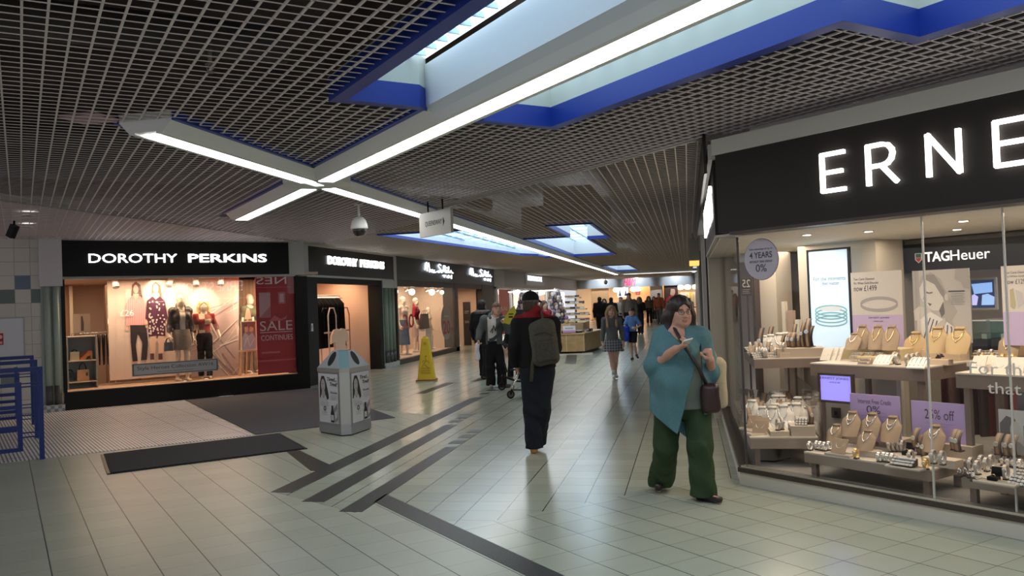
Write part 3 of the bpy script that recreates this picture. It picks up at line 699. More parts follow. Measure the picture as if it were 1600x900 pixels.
# interior things at the left: dark clothes on a rail, standing mirror card
def rail(fr, x0, x1, k, z, label, base=0.33):
    t = thing('clothes_rail', label, 'clothes rail', fr.w(x0, k, base), fr.rz); mb = MB()
    mb.tube([(0, 0, 0), (0, 0, z-base), (x1-x0, 0, z-base), (x1-x0, 0, 0)], .012, 8); mb.build('frame', CHROME, t); return t
def garment(fr, x, k, ztop, L, w, col, label, group, ang=R(80), name='hanging_garment', cat='garment', fl=1.0):
    t = thing(name, label, cat, fr.w(x, k, ztop), fr.rz+ang, group); mb = MB(); n = 9
    seed = (x*37+k*17) % 6.28
    for s_ in (-1, 1):
        mb.sheet(lambda u, v: ((u-.5)*w*(1.0 if v > .12 else .35+v*5.4)*(1+.12*v*fl), s_*(.02+.012*math.sin(u*18+seed)+.02*v), -.02-L*v-.02*abs(u-.5)), n, 8)
    mb.build('cloth', mat(col, .8), t)
    mb = MB(); mb.tube([(-w*.45, 0, -.055), (0, 0, -.01), (w*.45, 0, -.055)], .006, 5); mb.tube([(0, 0, -.01), (0, 0, .03), (.015, 0, .045), (.03, 0, .03)], .003, 5); mb.build('hanger', CHROME, t); return t
rail(DPF, .35, 1.15, 2.0, 1.35, 'low clothes rail with dark garments behind the shelf unit', .05)
for i in range(9): garment(DPF, .42+i*.08, 2.0, 1.33, .62, .36, random.choice([(.02, .018, .02), (.03, .02, .03), (.05, .03, .03)]), 'dark garment hanging on the low rail behind the shelf unit', 'dark garments on the low rail')
poster('fashion_card', 'pale picture card standing over the low clothes rail', 'poster', DPF, .40, .72, 1.36, 1.75, 2.1, (.72, .60, .50), [('p', [(.45, .1), (.6, .1), (.62, .5), (.55, .9), (.46, .85)], (.15, .09, .08)), ('r', .0, .0, .38, 1, (.80, .68, .58))])
rail(DPF, .95, 1.20, 1.4, 1.9, 'tall rail with coats left of the backdrop panel', .33)
for i, c in enumerate([(.06, .04, .04), (.50, .40, .32), (.10, .07, .06), (.03, .03, .035)]): garment(DPF, 1.0+i*.05, 1.4, 1.86, .95, .4, c, ['black coat', 'oatmeal coat', 'brown coat', 'navy coat'][i]+' hanging on the tall rail left of the backdrop', 'coats on the tall rail')
# easel with a framed picture of two people, between backdrop and red poster
xa, za = DPF.px(388, 505, .5)
t = thing('easel', 'cream wooden easel left of the red sale poster', 'easel', DPF.w(xa, .5, .33), DPF.rz+R(-6)); EA = mat((.86, .70, .50), .5)
for s_ in (-1, 1): mb = MB(); mb.tube([(s_*.20, 0, 0), (s_*.10, .03, 1.22)], .022, 6); mb.build('leg', EA, t)
mb = MB(); mb.tube([(0, .40, 0), (0, .05, 1.25)], .016, 6); mb.build('leg', EA, t)
mb = MB(); mb.cbox((0, -.02, .52), (.44, .05, .04)); mb.build('ledge', EA, t); mb = MB(); mb.prism([(-.07, 1.18), (.07, 1.18), (.03, 1.40), (-.02, 1.41)], 0, .03, 'y'); mb.build('crest', EA, t)
xp, _ = DPF.px(388, 505, .46)
poster('framed_picture', 'framed picture of two faces resting on the easel', 'picture', DPF, xp-.14, xp+.14, .33+.545, .33+1.12, .455, (.30, .24, .24), [('e', .3, .74, .17, .11, (.62, .40, .31)), ('e', .68, .74, .17, .11, (.66, .44, .33)), ('p', [(.08, .62), (.15, .92), (.45, .92), (.42, .84), (.2, .82), (.2, .62)], (.20, .09, .06)), ('p', [(.5, .62), (.5, .9), (.9, .92), (.92, .6), (.84, .8), (.6, .84)], (.24, .12, .07)), ('p', [(0, .0), (0, .45), (.25, .62), (.5, .5), (.75, .62), (1, .4), (1, 0)], (.45, .50, .62)), ('l', [(.1, .1), (.4, .45), (.55, .1), (.9, .4)], .012, (.75, .75, .8))], frame=EA, rz=R(-6))
# spots on the window ceiling
def track_spot(fr, x, k, z, label, tilt=.5, group='spotlights in the left window', lit=True, col=(.62, .55, .5)):
    t = thing('spotlight', label, 'spotlight', fr.w(x, k, z), fr.rz, group)
    mb = MB(); mb.cyl((0, 0, 0), (0, 0, -.06), .012, n=8); mb.build('stem', mat(col, .4), t)
    mb = MB(); mb.T = Matrix.Translation((0, 0, -.11)) @ Matrix.Rotation(tilt, 4, 'Y') @ Matrix.Rotation(-.5, 4, 'X'); mb.cyl((0, 0, .09), (0, 0, -.09), .058, .062, 16); mb.build('can', mat(col, .4), t)
    if lit:
        mb = MB(); mb.T = Matrix.Translation((0, 0, -.11)) @ Matrix.Rotation(tilt, 4, 'Y') @ Matrix.Rotation(-.5, 4, 'X'); mb.cyl((0, 0, -.088), (0, 0, -.094), .05, n=16); mb.build('lens', WARMLIT, t)
for i, px in enumerate((180, 265, 306, 345)):
    x, z = DPF.px(px, 438, .6); track_spot(DPF, x, .6, 2.42, ordinal(i)+' grey can spotlight from the left in the left window', [-.1, .5, .1, .2][i], lit=False)
for px, py, tx, tz in ((245, 440, 246, 455), (280, 436, 282, 462), (320, 436, 318, 470), (395, 440, 388, 480)):
    x, z = DPF.px(px, py, .3); tx, tz = DPF.px(tx, tz, .8); spot('window_spot', DPF.w(x, .25, 2.36), DPF.w(tx, .8, tz), 40, (1, .76, .52), .9)
poster('notice_board', 'white notice board with a red sign on the tiled wall at far left', 'notice', DPF, -1.6, -.62, 1.04, 1.70, .0, (.80, .84, .90), [('r', .46, .31, .69, .62, (.55, .02, .02)), ('e', .645, .52, .03, .05, (.85, .7, .7)), ('r', .50, .47, .60, .57, (.85, .7, .7)), ('r', .50, .34, .67, .40, (.80, .6, .6))], frame=mat((.45, .48, .52), .4))

# ------------------------------------------------------------------ second shop front of the corner shop
mb = MB(); mb.box(16.5, 22.45, -.05, .1, 3.06, ZC+.06); mb.box(22.22, 22.45, -.06, .1, 2.18, 3.06); mb.box(16.4, 22.3, -.03, .12, 2.38, 2.43); mb.box(16.3, 16.88, -.04, .1, 2.4, 3.08); struct(LF.put(mb, 'trim_70', GREY))
letters_sign(LF, 'shop_sign', 'smaller black shop sign with white capitals above the clothes shop entrance', 16.88, 22.2, 2.43, 3.06,
             [('DOROTHY', 17.85, 19.58, 2.69, 2.885, dict(ext=.012, off=.02)), ('PERKINS', 19.78, 21.46, 2.69, 2.885, dict(ext=.012, off=.02))], k=-.05, depth=.1)
mb = MB(); mb.box(16.35, 17.31, -.02, .25, 0, 2.38); mb.box(17.3, 21.2, -.02, .2, 2.25, 2.38); mb.box(21.12, 21.36, -.02, .3, 0, 2.38); struct(LF.put(mb, 'door_1', SOFTBLK))
mb = MB(); mb.box(21.40, 22.42, .02, .3, 0, 2.2); struct(LF.put(mb, 'wall_left', mat((.40, .42, .38), .5)))
mb = MB(); mb.box(21.34, 22.45, -.06, .3, 0, .13); struct(LF.put(mb, 'trim_71', CHK)); mb = MB(); mb.box(21.34, 22.45, -.05, .3, 2.18, 2.4); struct(LF.put(mb, 'trim_72', GREY))
for i, y in enumerate((21.58, 21.85, 22.12)):
    t = thing('pillar_tube', ordinal(i)+' dark green upright tube from the left on the pillar between the shops', 'pillar', LF.w(y, -.01, .13), LF.rz, 'upright tubes on the second pillar')
    mb = MB(); mb.cyl((0, 0, .32), (0, 0, 2.05), .075, n=14); mb.build('tube', mat((.22, .28, .22), .35), t); mb = MB(); mb.cyl((0, 0, 0), (0, 0, .32), .08, n=14); mb.build('foot', mat((.07, .075, .07), .35), t)
t = thing('door_switch', 'small white control box on the black door jamb', 'switch', LF.w(16.95, -.03, 1.27), LF.rz); mb = MB(); mb.cbox((0, 0, 0), (.08, .03, .17)); mb.build('box', LGREY, t, bevel=.005); mb = MB(); mb.cbox((0, -.017, .02), (.03, .01, .05)); mb.build('button', GREY, t)
PEACH = mat((.80, .53, .38), .6)
mb = MB(); mb.box(21.2, 21.3, .2, 4.5, 0, 2.5); struct(LF.put(mb, 'wall_right', PEACH))
def slat(nt, P, vec):
    u = mth(nt, 'MULTIPLY', P[0], 1/.16); n = nt.nodes.new('ShaderNodeTexNoise'); n.inputs['Scale'].default_value = 3; nt.links.new(vec, n.inputs['Vector'])
    c = mixc(nt, n.outputs[0], (.50, .26, .14), (.78, .50, .32)); return mixc(nt, mth(nt, 'LESS_THAN', mth(nt, 'FRACT', u), .07), c, (.16, .08, .05))
mb = MB(); mb.box(16.0, 21.2, 1.9, 2.0, 0, 2.5); struct(LF.put(mb, 'wall_back', node_mat('slatted_wood', slat, .5)))
mb = MB(); mb.box(16.6, 21.3, .2, 2.0, 2.42, 2.5); struct(LF.put(mb, 'ceiling', mat((.75, .55, .4), .6)))
area('shop_lamp', LF.w(19.4, 1.0, 2.40), (0, 0, LF.rz), 3.2, .6, 48, (1, .70, .46)); 
rail(LF, 17.6, 18.9, 1.15, 2.05, 'clothes rail of cream tops at the left of the shop entrance', 0)
for i in range(8): garment(LF, 18.3+i*.07, 1.15, 2.03, .8, .42, random.choice([(.82, .62, .46), (.75, .52, .38), (.86, .70, .55)]), 'cream top hanging at the left of the shop entrance', 'cream tops on the entrance rail')
rail(LF, 18.6, 20.5, .85, 2.0, 'clothes rail full of black garments in the shop entrance', 0)
for i in range(16): garment(LF, 18.7+i*.105, .85, 1.98, 1.25, .46, (.012, .011, .012), 'black garment hanging in the shop entrance', 'black garments on the entrance rail')
for i, (yy, k, n1) in enumerate(((19.1, .45, 'left'), (20.75, .8, 'right'))):
    t = thing('arch_stand', n1+'-hand pale arched metal display frame in the shop entrance', 'display stand', LF.w(yy, k, 0), LF.rz, 'arched display frames'); w_ = .46
    fm = mat((.78, .62, .52), .4) if i == 0 else mat((.45, .25, .17), .5)
    for dx in (0, .02) if i == 0 else (0,):
        mb = MB(); mb.tube([(-w_/2, dx*10, 0), (-w_/2, dx*10, 1.50), (-w_/4, dx*10, 1.68), (w_/4, dx*10, 1.68), (w_/2, dx*10, 1.50), (w_/2, dx*10, 0)], .018, 6); mb.build('frame', fm, t)
    mb = MB(); mb.cbox((0, .05, 1.08), (w_, .14, .035)); mb.build('shelf', fm, t)
    if i: mb = MB(); mb.cbox((-.1, .05, .66), (w_*.6, .12, .12)); mb.build('shelf', PEACH, t)
mb = MB()
t = thing('display_shirt', 'peach short sleeved T-shirt hung on the left arched display frame', 'T-shirt', LF.w(19.3, .36, .40), LF.rz); t.scale = (1.35, 1, 1.2)
for s_ in (-1, 1):
    mb = MB(); pts = [(-.20, 0), (.20, 0), (.24, .38), (.40, .34), (.36, .52), (.24, .62), (.09, .64), (0, .60), (-.09, .64), (-.24, .62), (-.36, .52), (-.40, .34), (-.24, .38)]
    mb.prism(pts, s_*.012-.012, s_*.012+.012, 'y'); mb.build('front' if s_ < 0 else 'back', mat((.85, .56, .40), .8), t, bevel=.008)

# ------------------------------------------------------------------ fashion shop with the script sign
def script(t, x0, z0, w, h, m):
    """hand-drawn script strokes in a box of width w and height h"""
    S = [[(0, .45), (.03, .9), (.06, 1), (.08, .7), (.07, .4), (.10, .9), (.13, .98), (.15, .6), (.15, .35), (.19, .5), (.22, .42), (.25, .55), (.22, .35), (.28, .36), (.31, .50), (.27, .33), (.35, .34)],
         [(.55, .92), (.50, .98), (.45, .85), (.52, .65), (.54, .48), (.48, .36), (.40, .42), (.47, .47)], [(.55, .5), (.60, .55), (.57, .38), (.64, .52), (.66, .95), (.64, .5), (.70, .9), (.70, .45), (.74, .4), (.75, .6)], [(.76, .75), (.77, .8)],
         [(.75, .4), (.82, .55), (.84, .9), (.82, .42), (.88, .45), (.92, .6), (.95, .45), (1.0, .42)], [(.66, .22), (.66, .0)], [(.62, .16), (.71, .18)], [(.76, .05), (.82, .2), (.86, .08), (.80, .02), (.90, .12), (.94, .22), (.93, -.05)]]
    for st in S:
        mb = MB(); mb.tube([(x0+a*w, -.03, z0+b*h) for a, b in st], .017*h/.4, 6); mb.build('letter', m, t)
t = thing('shop_sign', 'dark grey fascia with white handwritten script signs, twice', 'shop sign', LF.w(22.5, -.05, 2.42), LF.rz)
mb = MB(); mb.box(0, 12.4, 0, .12, 0, .68); mb.build('fascia_board', mat((.055, .062, .068), .45), t)
mb = MB(); mb.box(0, 12.5, -.02, .12, .68, .72); mb.build('trim', GREY, t)
SCR = mat((.85, .92, 1), .4, 0, 4.0)
script(t, 25.0-22.5, .16, 3.2, .44, SCR); script(t, 30.5-22.5, .16, 3.6, .44, SCR)
DKB = mat((.05, .035, .028), .5)
mb = MB(); mb.box(22.5, 28.9, -.03, .15, 0, .14); mb.box(28.45, 28.9, -.03, .4, 0, 2.42); mb.box(22.45, 22.55, -.03, .2, 0, 2.42); mb.box(22.5, 34.2, -.02, .2, 2.24, 2.42); mb.box(32.5, 34.6, -.03, .5, 0, 2.42); struct(LF.put(mb, 'window_3', DKB))
mb = MB(); mb.box(22.55, 28.45, .0, .012, .14, 2.24); struct(LF.put(mb, 'window_4', GLASS))
SHELLP = mat((.80, .66, .54), .6)
mb = MB(); mb.box(22.5, 28.9, .1, 1.6, .0, .14); struct(LF.put(mb, 'floor', mat((.62, .46, .36), .5)))
mb = MB(); mb.box(22.4, 29, 1.55, 1.65, 0, 2.5); mb.box(28.5, 28.6, .3, 1.6, 0, 2.5); mb.box(22.4, 22.5, .2, 1.6, 0, 2.5); struct(LF.put(mb, 'wall_back', SHELLP))
mb = MB(); mb.box(22.4, 28.9, .1, 1.6, 2.40, 2.48); struct(LF.put(mb, 'ceiling', mat((.35, .25, .2), .6)))
area('window_lamp', LF.w(25.5, .7, 2.37), (0, 0, LF.rz), 5, .7, 85, (1, .76, .55))
for i, (px, py) in enumerate(((608, 452), (634, 456), (666, 458), (682, 456))):
    x, z = LF.px(px, py, .5); track_spot(LF, x, .5, 2.34, ordinal(i)+' lit spotlight from the left along the script shop window', .1, 'spotlights in the script shop window', col=(.2, .16, .14))
    b = thing('globe_lamp', ordinal(i)+' glowing round bulb from the left in the script shop window', 'lamp', LF.w(x, .3, 2.1), LF.rz, 'round bulbs in the script shop window'); mb = MB(); mb.sphere((0, 0, 0), .10 if i in (1, 2) else .07, 14, 8); mb.build('bulb', WARMLIT, b); mb = MB(); mb.cyl((0, 0, .08), (0, 0, .24), .02, n=8); mb.build('holder', BLACK, b)
x, z = LF.px(697, 503, .03)
t = thing('window_decal', 'taupe round window sticker with a red number 20', 'sticker', LF.w(x, .02, z), LF.rz); mb = MB(); mb.lathe([(.62, 0), (.62, .004)], 32, axis='y'); 
for v in mb.bm.verts: v.co.z *= .98
mb.build('disc', mat((.48, .38, .32), .6), t); fit_text('20', -.42, .42, -.42, .05, -.004, mat((.55, .01, .03), .5), t, size=1, ext=.001, off=.02); mb = MB(); mb.box(-.3, .3, -.004, -.001, .17, .22); mb.build('print', mat((.66, .57, .51), .5), t)
x, z = LF.px(638, 500, .02)
t = thing('window_decal', 'red number 20 stuck on the left of the script shop window', 'sticker', LF.w(x, .016, z), LF.rz); fit_text('20', -.5, .5, -.24, .18, 0, mat((.62, .02, .05), .5), t, size=1, ext=.001, off=.01)
# doorway recess with two dark information boards
mb = MB(); mb.box(28.9, 32.6, 1.2, 1.3, 0, 2.4); mb.box(32.4, 32.6, .2, 1.3, 0, 2.4); mb.box(28.8, 28.95, .3, 1.3, 0, 2.4); struct(LF.put(mb, 'wall_back', mat((.62, .42, .31), .6)))
area('door_lamp', LF.w(30.7, .6, 2.22), (0, 0, LF.rz), 2, .5, 30, (1, .75, .5))
for i, (a, b) in enumerate(((712, 718), (723, 737))):
    RF = Fr((0, 32.38), 0); xa, za = RF.px(a, 472); xb, zb = RF.px(b, 538)
    poster('notice_board', ['narrow', 'wide'][i]+' dark board with small text in the doorway recess', 'notice', RF, xa, xb, .0, za, 0, (.025, .018, .016), [('r', .2, .78, .8, .79, (.4, .35, .3)), ('r', .2, .74, .7, .75, (.35, .3, .28)), ('r', .2, .55, .75, .56, (.35, .3, .28)), ('r', .2, .52, .8, .53, (.35, .3, .28))])
# ------------------------------------------------------------------ grey shop and the far end of the corridor
GF = mat((.45, .44, .43), .5); GB = mat((.40, .43, .47), .4)
t = thing('shop_sign', 'plain light grey fascia with a small white sign, beyond the script shop', 'shop sign', LF.w(35.0, -.05, 2.36), LF.rz)
mb = MB(); mb.box(0, 27, 0, .15, 0, .82); mb.build('fascia_board', GF, t); mb = MB(); mb.box(-.4, 1.6, -.02, .1, 0, .80); mb.build('end_panel', LGREY, t)
mb = MB(); mb.box(6.6, 12.2, -.03, .02, .18, .74); mb.build('name_panel', mat((.36, .38, .41), .35), t)
fit_text('BONMARCHE', 7.2, 11.4, .40, .66, -.035, mat((.9, .93, 1), .4, 0, 3.0), t, size=1, ext=.01, off=.02)
mb = MB(); mb.box(35, 35.4, -.03, .3, 0, 2.36); mb.box(38.3, 38.6, -.03, .3, 0, 2.36); mb.box(45.2, 45.5, -.03, .3, 0, 2.36); mb.box(49.6, 50.2, -.03, .3, 0, 2.36); mb.box(35, 50, -.03, .2, 2.28, 2.38); mb.box(41.8, 42.0, -.02, .2, 0, 2.36); struct(LF.put(mb, 'window_5', mat((.72, .71, .68), .4)))
mb = MB(); mb.box(35.4, 50, .02, .03, .1, 2.3); struct(LF.put(mb, 'window_6', GLASS))
mb = MB(); mb.box(35, 62, 3.0, 3.1, 0, 3.1); mb.box(34.6, 34.9, .3, 3, 0, 3.1); struct(LF.put(mb, 'wall_back', mat((.80, .80, .76), .6)))
mb = MB(); mb.box(35, 62, .1, 3.1, 2.40, 2.5); struct(LF.put(mb, 'ceiling', mat((.8, .8, .78), .6)))
area('shop_lamp', LF.w(42, 1.4, 2.38), (0, 0, LF.rz), 13, 1, 260, (1, .93, .85)); area('shop_lamp', LF.w(56, 1.6, 2.38), (0, 0, LF.rz), 10, 1.5, 240, (1, .88, .74))
area('window_lamp', LF.w(38, .45, 2.36), (0, 0, LF.rz), 5, .4, 70, (1, .92, .85))  # extra lamp, added only to brighten the sale poster
xa, z1 = LF.px(778, 452, .06); xb, z0 = LF.px(796, 540, .06)
poster('sale_poster', 'orange red SALE poster in the grey shop window behind the young man', 'poster', LF, 35.6, 38.2, .25, 2.26, -.012, (.80, .10, .05), [('t', 'SALE', .12, .52, .92, .61, (.85, .70, .62)), ('r', 0, 0, 1, .3, (.62, .04, .03)), ('t', 'SALE', .2, .26, .9, .34, (.85, .6, .5))])
for i, (a, c, lb) in enumerate(((39.4, (.55, .10, .14), 'pink red dress'), (40.6, (.18, .16, .24), 'dark blue dress'), (43.5, (.75, .70, .66), 'pale coat'), (46.6, (.60, .42, .30), 'tan coat'), (47.7, (.45, .12, .12), 'dark red coat'))):
    garment(LF, a, .5, 1.9, 1.2, .9, c, lb+' hanging in the grey shop window', 'clothes in the grey shop window', ang=R(15))
for i, y in enumerate((39.2, 44.3, 50.5, 53.0, 57.5)):
    t = thing('globe_lamp', ordinal(i)+' round white lamp from the left inside the grey shop', 'lamp', LF.w(y, .9, 2.38), LF.rz, 'round lamps in the grey shop'); mb = MB(); mb.sphere((0, 0, -.2), (.34, .34, .12), 14, 8); mb.build('globe', mat((1, .96, .9), .4, 0, 4.0), t); mb = MB(); mb.cyl((0, 0, 0), (0, 0, -.1), .03, n=8); mb.build('stem', WHITE, t)
for i in range(14): garment(LF, 51.0+i*.22, .6, 2.1, 1.6, .5, [(.70, .52, .40), (.78, .66, .55), (.50, .34, .26), (.85, .78, .70)][i % 4], 'long pale garment on the rail at the open shop front', 'long garments at the open shop front')
rail(LF, 50.8, 54.2, .6, 2.12, 'rail of long pale garments at the open shop front', 0)
poster('light_box', 'bright white light box panel at the open front of the grey shop', 'light box', LF, 54.8, 57.6, .5, 2.22, .3, (1, .98, 1), [], emit=2.2)
# far end shop
HF = Fr((-9.0, 62.0), 0)
t = thing('shop_sign', 'blue grey far end fascia with a small red logo', 'shop sign', (-8.2, 61.9, 2.46), 0)
mb = MB(); mb.box(0, 9.4, 0, .2, 0, .86); mb.build('fascia_board', GB, t)
me = text_mesh('H&M', size=1, ext=.02, shear=.35); lo, hi = bounds(me); A = np.empty(len(me.vertices)*3); me.vertices.foreach_get('co', A); A = A.reshape(-1, 3)
A[:, 0] = (A[:, 0]-lo[0])/(hi[0]-lo[0])*.88+3.62; A[:, 2] = (A[:, 2]-lo[2])/(hi[2]-lo[2])*.56+.10; A[:, 1] -= .03; me.vertices.foreach_set('co', A.ravel()); me.materials.clear(); me.materials.append(mat((1, .02, .12), .4, 0, 1.1)); link('lettering', me, t)
for x in (2.0, 4.6, 7.4): spot('fascia_fill', (-8.2+x, 60.6, 3.05), (-8.2+x, 61.9, 2.75), 120, (.85, .93, 1), 1.6)  # unseen spots added to brighten the far fascia
mb = MB(); mb.box(0, 10.5, 6, 6.2, 0, 3.2); struct(HF.put(mb, 'wall_back', mat((.85, .66, .45), .6)))
mb = MB(); mb.box(0, 10.5, 0, 6.2, 2.55, 2.65); struct(HF.put(mb, 'ceiling', mat((.8, .7, .6), .6)))
mb = MB(); mb.box(0, 10.5, 0, 6.2, -.02, .004); struct(HF.put(mb, 'floor', mat((.62, .55, .46), .25)))
area('shop_lamp', (-4, 64.5, 2.52), (0, 0, 0), 8, 3, 260, (1, .78, .52))
def far_x(px, y=62.3): return at_plane(px, 470, (0, y, 0), (0, 1, 0))[0]
mb = MB(); mb.box(far_x(924), far_x(952), 62.3, 62.5, 0, 2.55); mb.box(far_x(1000), far_x(1040), 63.5, 63.7, 0, 2.55); struct(mb.build('wall_back', mat((.78, .45, .22), .5)))
mb = MB(); mb.box(far_x(1016), far_x(1036), 62.5, 62.7, 0, 2.55); struct(mb.build('wall_back', mat((.55, .45, .38), .6)))
xq = far_x(1038); xw = far_x(1060)
poster('fashion_poster', 'dark poster with a face and a red top behind the woman, far end', 'poster', HF, xq+9, xw+9, .6, 2.5, .2, (.10, .04, .03), [('e', .6, .74, .2, .16, (.75, .45, .3)), ('p', [(.1, 0), (.1, .45), (.45, .6), (.8, .58), (1, .4), (1, 0)], (.5, .04, .04)), ('p', [(.36, .7), (.42, .93), (.75, .95), (.8, .85), (.5, .85), (.44, .66)], (.08, .03, .02))])
for i, (px, c, lb) in enumerate(((1066, (.8, .7, .6), 'cream top'), (1072, (.85, .75, .65), 'white top'), (1079, (.85, .55, .05), 'yellow top'), (1086, (.75, .62, .5), 'beige top'), (1091, (.80, .72, .62), 'ivory top'))):
    garment(HF, far_x(px, 63)+9, 1.0, 1.95, .95, .55, c, lb+' hung high in the far end shop', 'tops hung in the far end shop', ang=0)
for i, px in enumerate((963, 975, 990, 996, 1064, 1075, 1088)):
    t = thing('globe_lamp', ordinal(i)+' glowing lamp from the left in the far end shop', 'lamp', (far_x(px), 62.8, 2.5), 0, 'lamps in the far end shop'); mb = MB(); mb.sphere((0, 0, -.2), (.26, .26, .18), 12, 8); mb.build('globe', mat((1, .9, .75), .4, 0, 6.0), t); mb = MB(); mb.cyl((0, 0, 0), (0, 0, -.1), .03, n=8); mb.build('stem', WHITE, t)
t = thing('exit_sign', 'tiny red sign board in the far end shop', 'sign', (far_x(997), 62.6, 2.0)); mb = MB(); mb.cbox((0, 0, 0), (.34, .03, .24)); mb.build('board', mat((.7, .04, .02), .5, 0, .4), t); mb = MB(); mb.cbox((0, -.02, 0), (.2, .01, .05)); mb.build('mark', mat((.9, .6, .5), .5), t)
for i, px in enumerate((971, 980)):
    poster('light_box', ['left', 'right'][i]+' bright blue white screen in the far end shop', 'light box', HF, far_x(px)+8.7, far_x(px+8)+8.7, 1.75, 2.45, .6, (.8, .92, 1), [('p', [(.2, .1), (.5, .8), (.8, .1)], (.1, .1, .14))], emit=2.0)
t = thing('display_table', 'dark display table of folded clothes at the right of the far end shop', 'table', (far_x(1080, 61)-.4, 61.2, 0)); mb = MB(); mb.box(-.9, .9, -.4, .4, .8, .86); mb.build('tabletop', BLACK, t)
for x in (-.8, .8):
    for y in (-.3, .3): mb = MB(); mb.cyl((x, y, 0), (x, y, .8), .03, n=8); mb.build('leg', BLACK, t)

# ------------------------------------------------------------------ right side of the corridor beyond the jeweller
mb = MB(); mb.box(.55, .8, 17.0, 62, 0, ZC+.1); struct(mb.build('wall_right', mat((.42, .39, .35), .5)))
def edge_x(px, Y): return at_plane(px, 470, (0, Y, 0), (0, 1, 0))[0]
mb = MB(); mb.box(edge_x(1109, 11.45), .62, 11.45, 11.9, 0, 2.85); struct(mb.build('trim_80', mat((.46, .42, .36), .45)))
mb = MB(); mb.box(edge_x(1105, 13.2), .62, 13.2, 13.5, 0, 2.7); struct(mb.build('trim_81', mat((.03, .027, .025), .4)))
mb = MB(); mb.box(edge_x(1099, 17.0), .62, 17.0, 17.6, 0, ZC); struct(mb.build('trim_82', mat((.52, .50, .47), .5)))
mb = MB(); mb.box(edge_x(1094, 24.0), .62, 24.0, 25.0, 0, 2.9); struct(mb.build('trim_83', mat((.22, .21, .20), .5)))
mb = MB(); mb.box(edge_x(1092.5, 33.0), .62, 33.0, 36, 0, ZC); struct(mb.build('trim_84', mat((.42, .40, .38), .5)))
p = at_plane(1082, 412, (0, 20, 0), (0, 1, 0))
t = thing('blade_sign', 'grey projecting box sign with an orange lit end, high on the right', 'sign', (p[0]+.03, 20, 2.36)); mb = MB(); mb.box(-.1, .13, -.35, .35, .10, .62); mb.build('box', mat((.36, .34, .32), .5), t); mb = MB(); mb.box(-.1, .12, -.36, .34, 0, .095); mb.build('lit_end', mat((1, .50, .12), .4, 0, 1.5), t); mb = MB(); mb.cyl((.0, 0, .62), (.0, 0, .75), .02, n=8); mb.build('bracket', STEEL, t)

# ------------------------------------------------------------------ kiosk
KX, KY = -4.07, 25.0
WOOD = mat((.52, .32, .14), .45, noise=.15, nscale=5); WOODL = mat((.62, .42, .22), .45)
t = thing('kiosk', 'pale wooden island kiosk counter in the middle of the corridor', 'kiosk', (KX, KY, 0), R(2))
mb = MB(); mb.prism([(-1.5, .25), (-1.2, .0), (.95, .0), (1.3, 2.3), (1.3, 3.0), (-1.5, 3.0)], .10, .62); mb.build('base', WOOD, t)
mb = MB(); mb.prism([(-1.4, .35), (-1.1, .15), (.85, .15), (1.2, 2.3), (1.2, 2.9), (-1.4, 2.9)], .0, .10); mb.build('plinth', BLACK, t)
mb = MB(); mb.prism([(-1.55, .2), (-1.22, -.04), (.98, -.04), (1.34, 2.3), (1.34, 3.0), (-1.55, 3.0)], .62, .65); mb.build('ledge', WOODL, t)
mb = MB(); mb.prism([(-1.5, .30), (-1.18, .07), (.55, .07), (.9, .5), (.9, 2.9), (-1.5, 2.9)], .65, .94); mb.build('counter', WOODL, t)
for x in (-1.2, -.38, .42, .95): mb = MB(); mb.box(x-.012, x+.012, -.012, .01, .10, .62); mb.build('batten', mat((.72, .52, .30), .4), t)
mb = MB(); mb.box(.2, 1.2, -.1, .3, .0, .04); mb.build('foot_rail', mat((.7, .62, .5), .4), t)
for x, y in ((-1.35, .5), (-.2, .5), (-.2, 2.6), (-1.35, 2.6)): mb = MB(); mb.cyl((x, y, .94), (x, y, 2.0), .025, n=8); mb.build('post', WHITE, t)
mb = MB(); mb.box(-1.4, .1, .45, .55, 1.96, 2.0); mb.build('light_rail', mat((1, .95, .9), .4, 0, 1.2), t)
t = thing('price_card', 'small white and lilac price card on the kiosk counter', 'card', (KX+.52, KY-.0, .68), R(2)); mb = MB(); mb.box(-.19, .19, -.012, .012, 0, .2); mb.build('card', mat((.85, .82, .85), .5), t); mb = MB(); mb.box(-.19, .19, -.014, -.012, 0, .06); mb.build('band', mat((.65, .35, .62), .5), t); mb = MB(); mb.box(-.12, .12, -.0135, -.012, .105, .14); mb.build('print', mat((.45, .40, .50), .5), t)
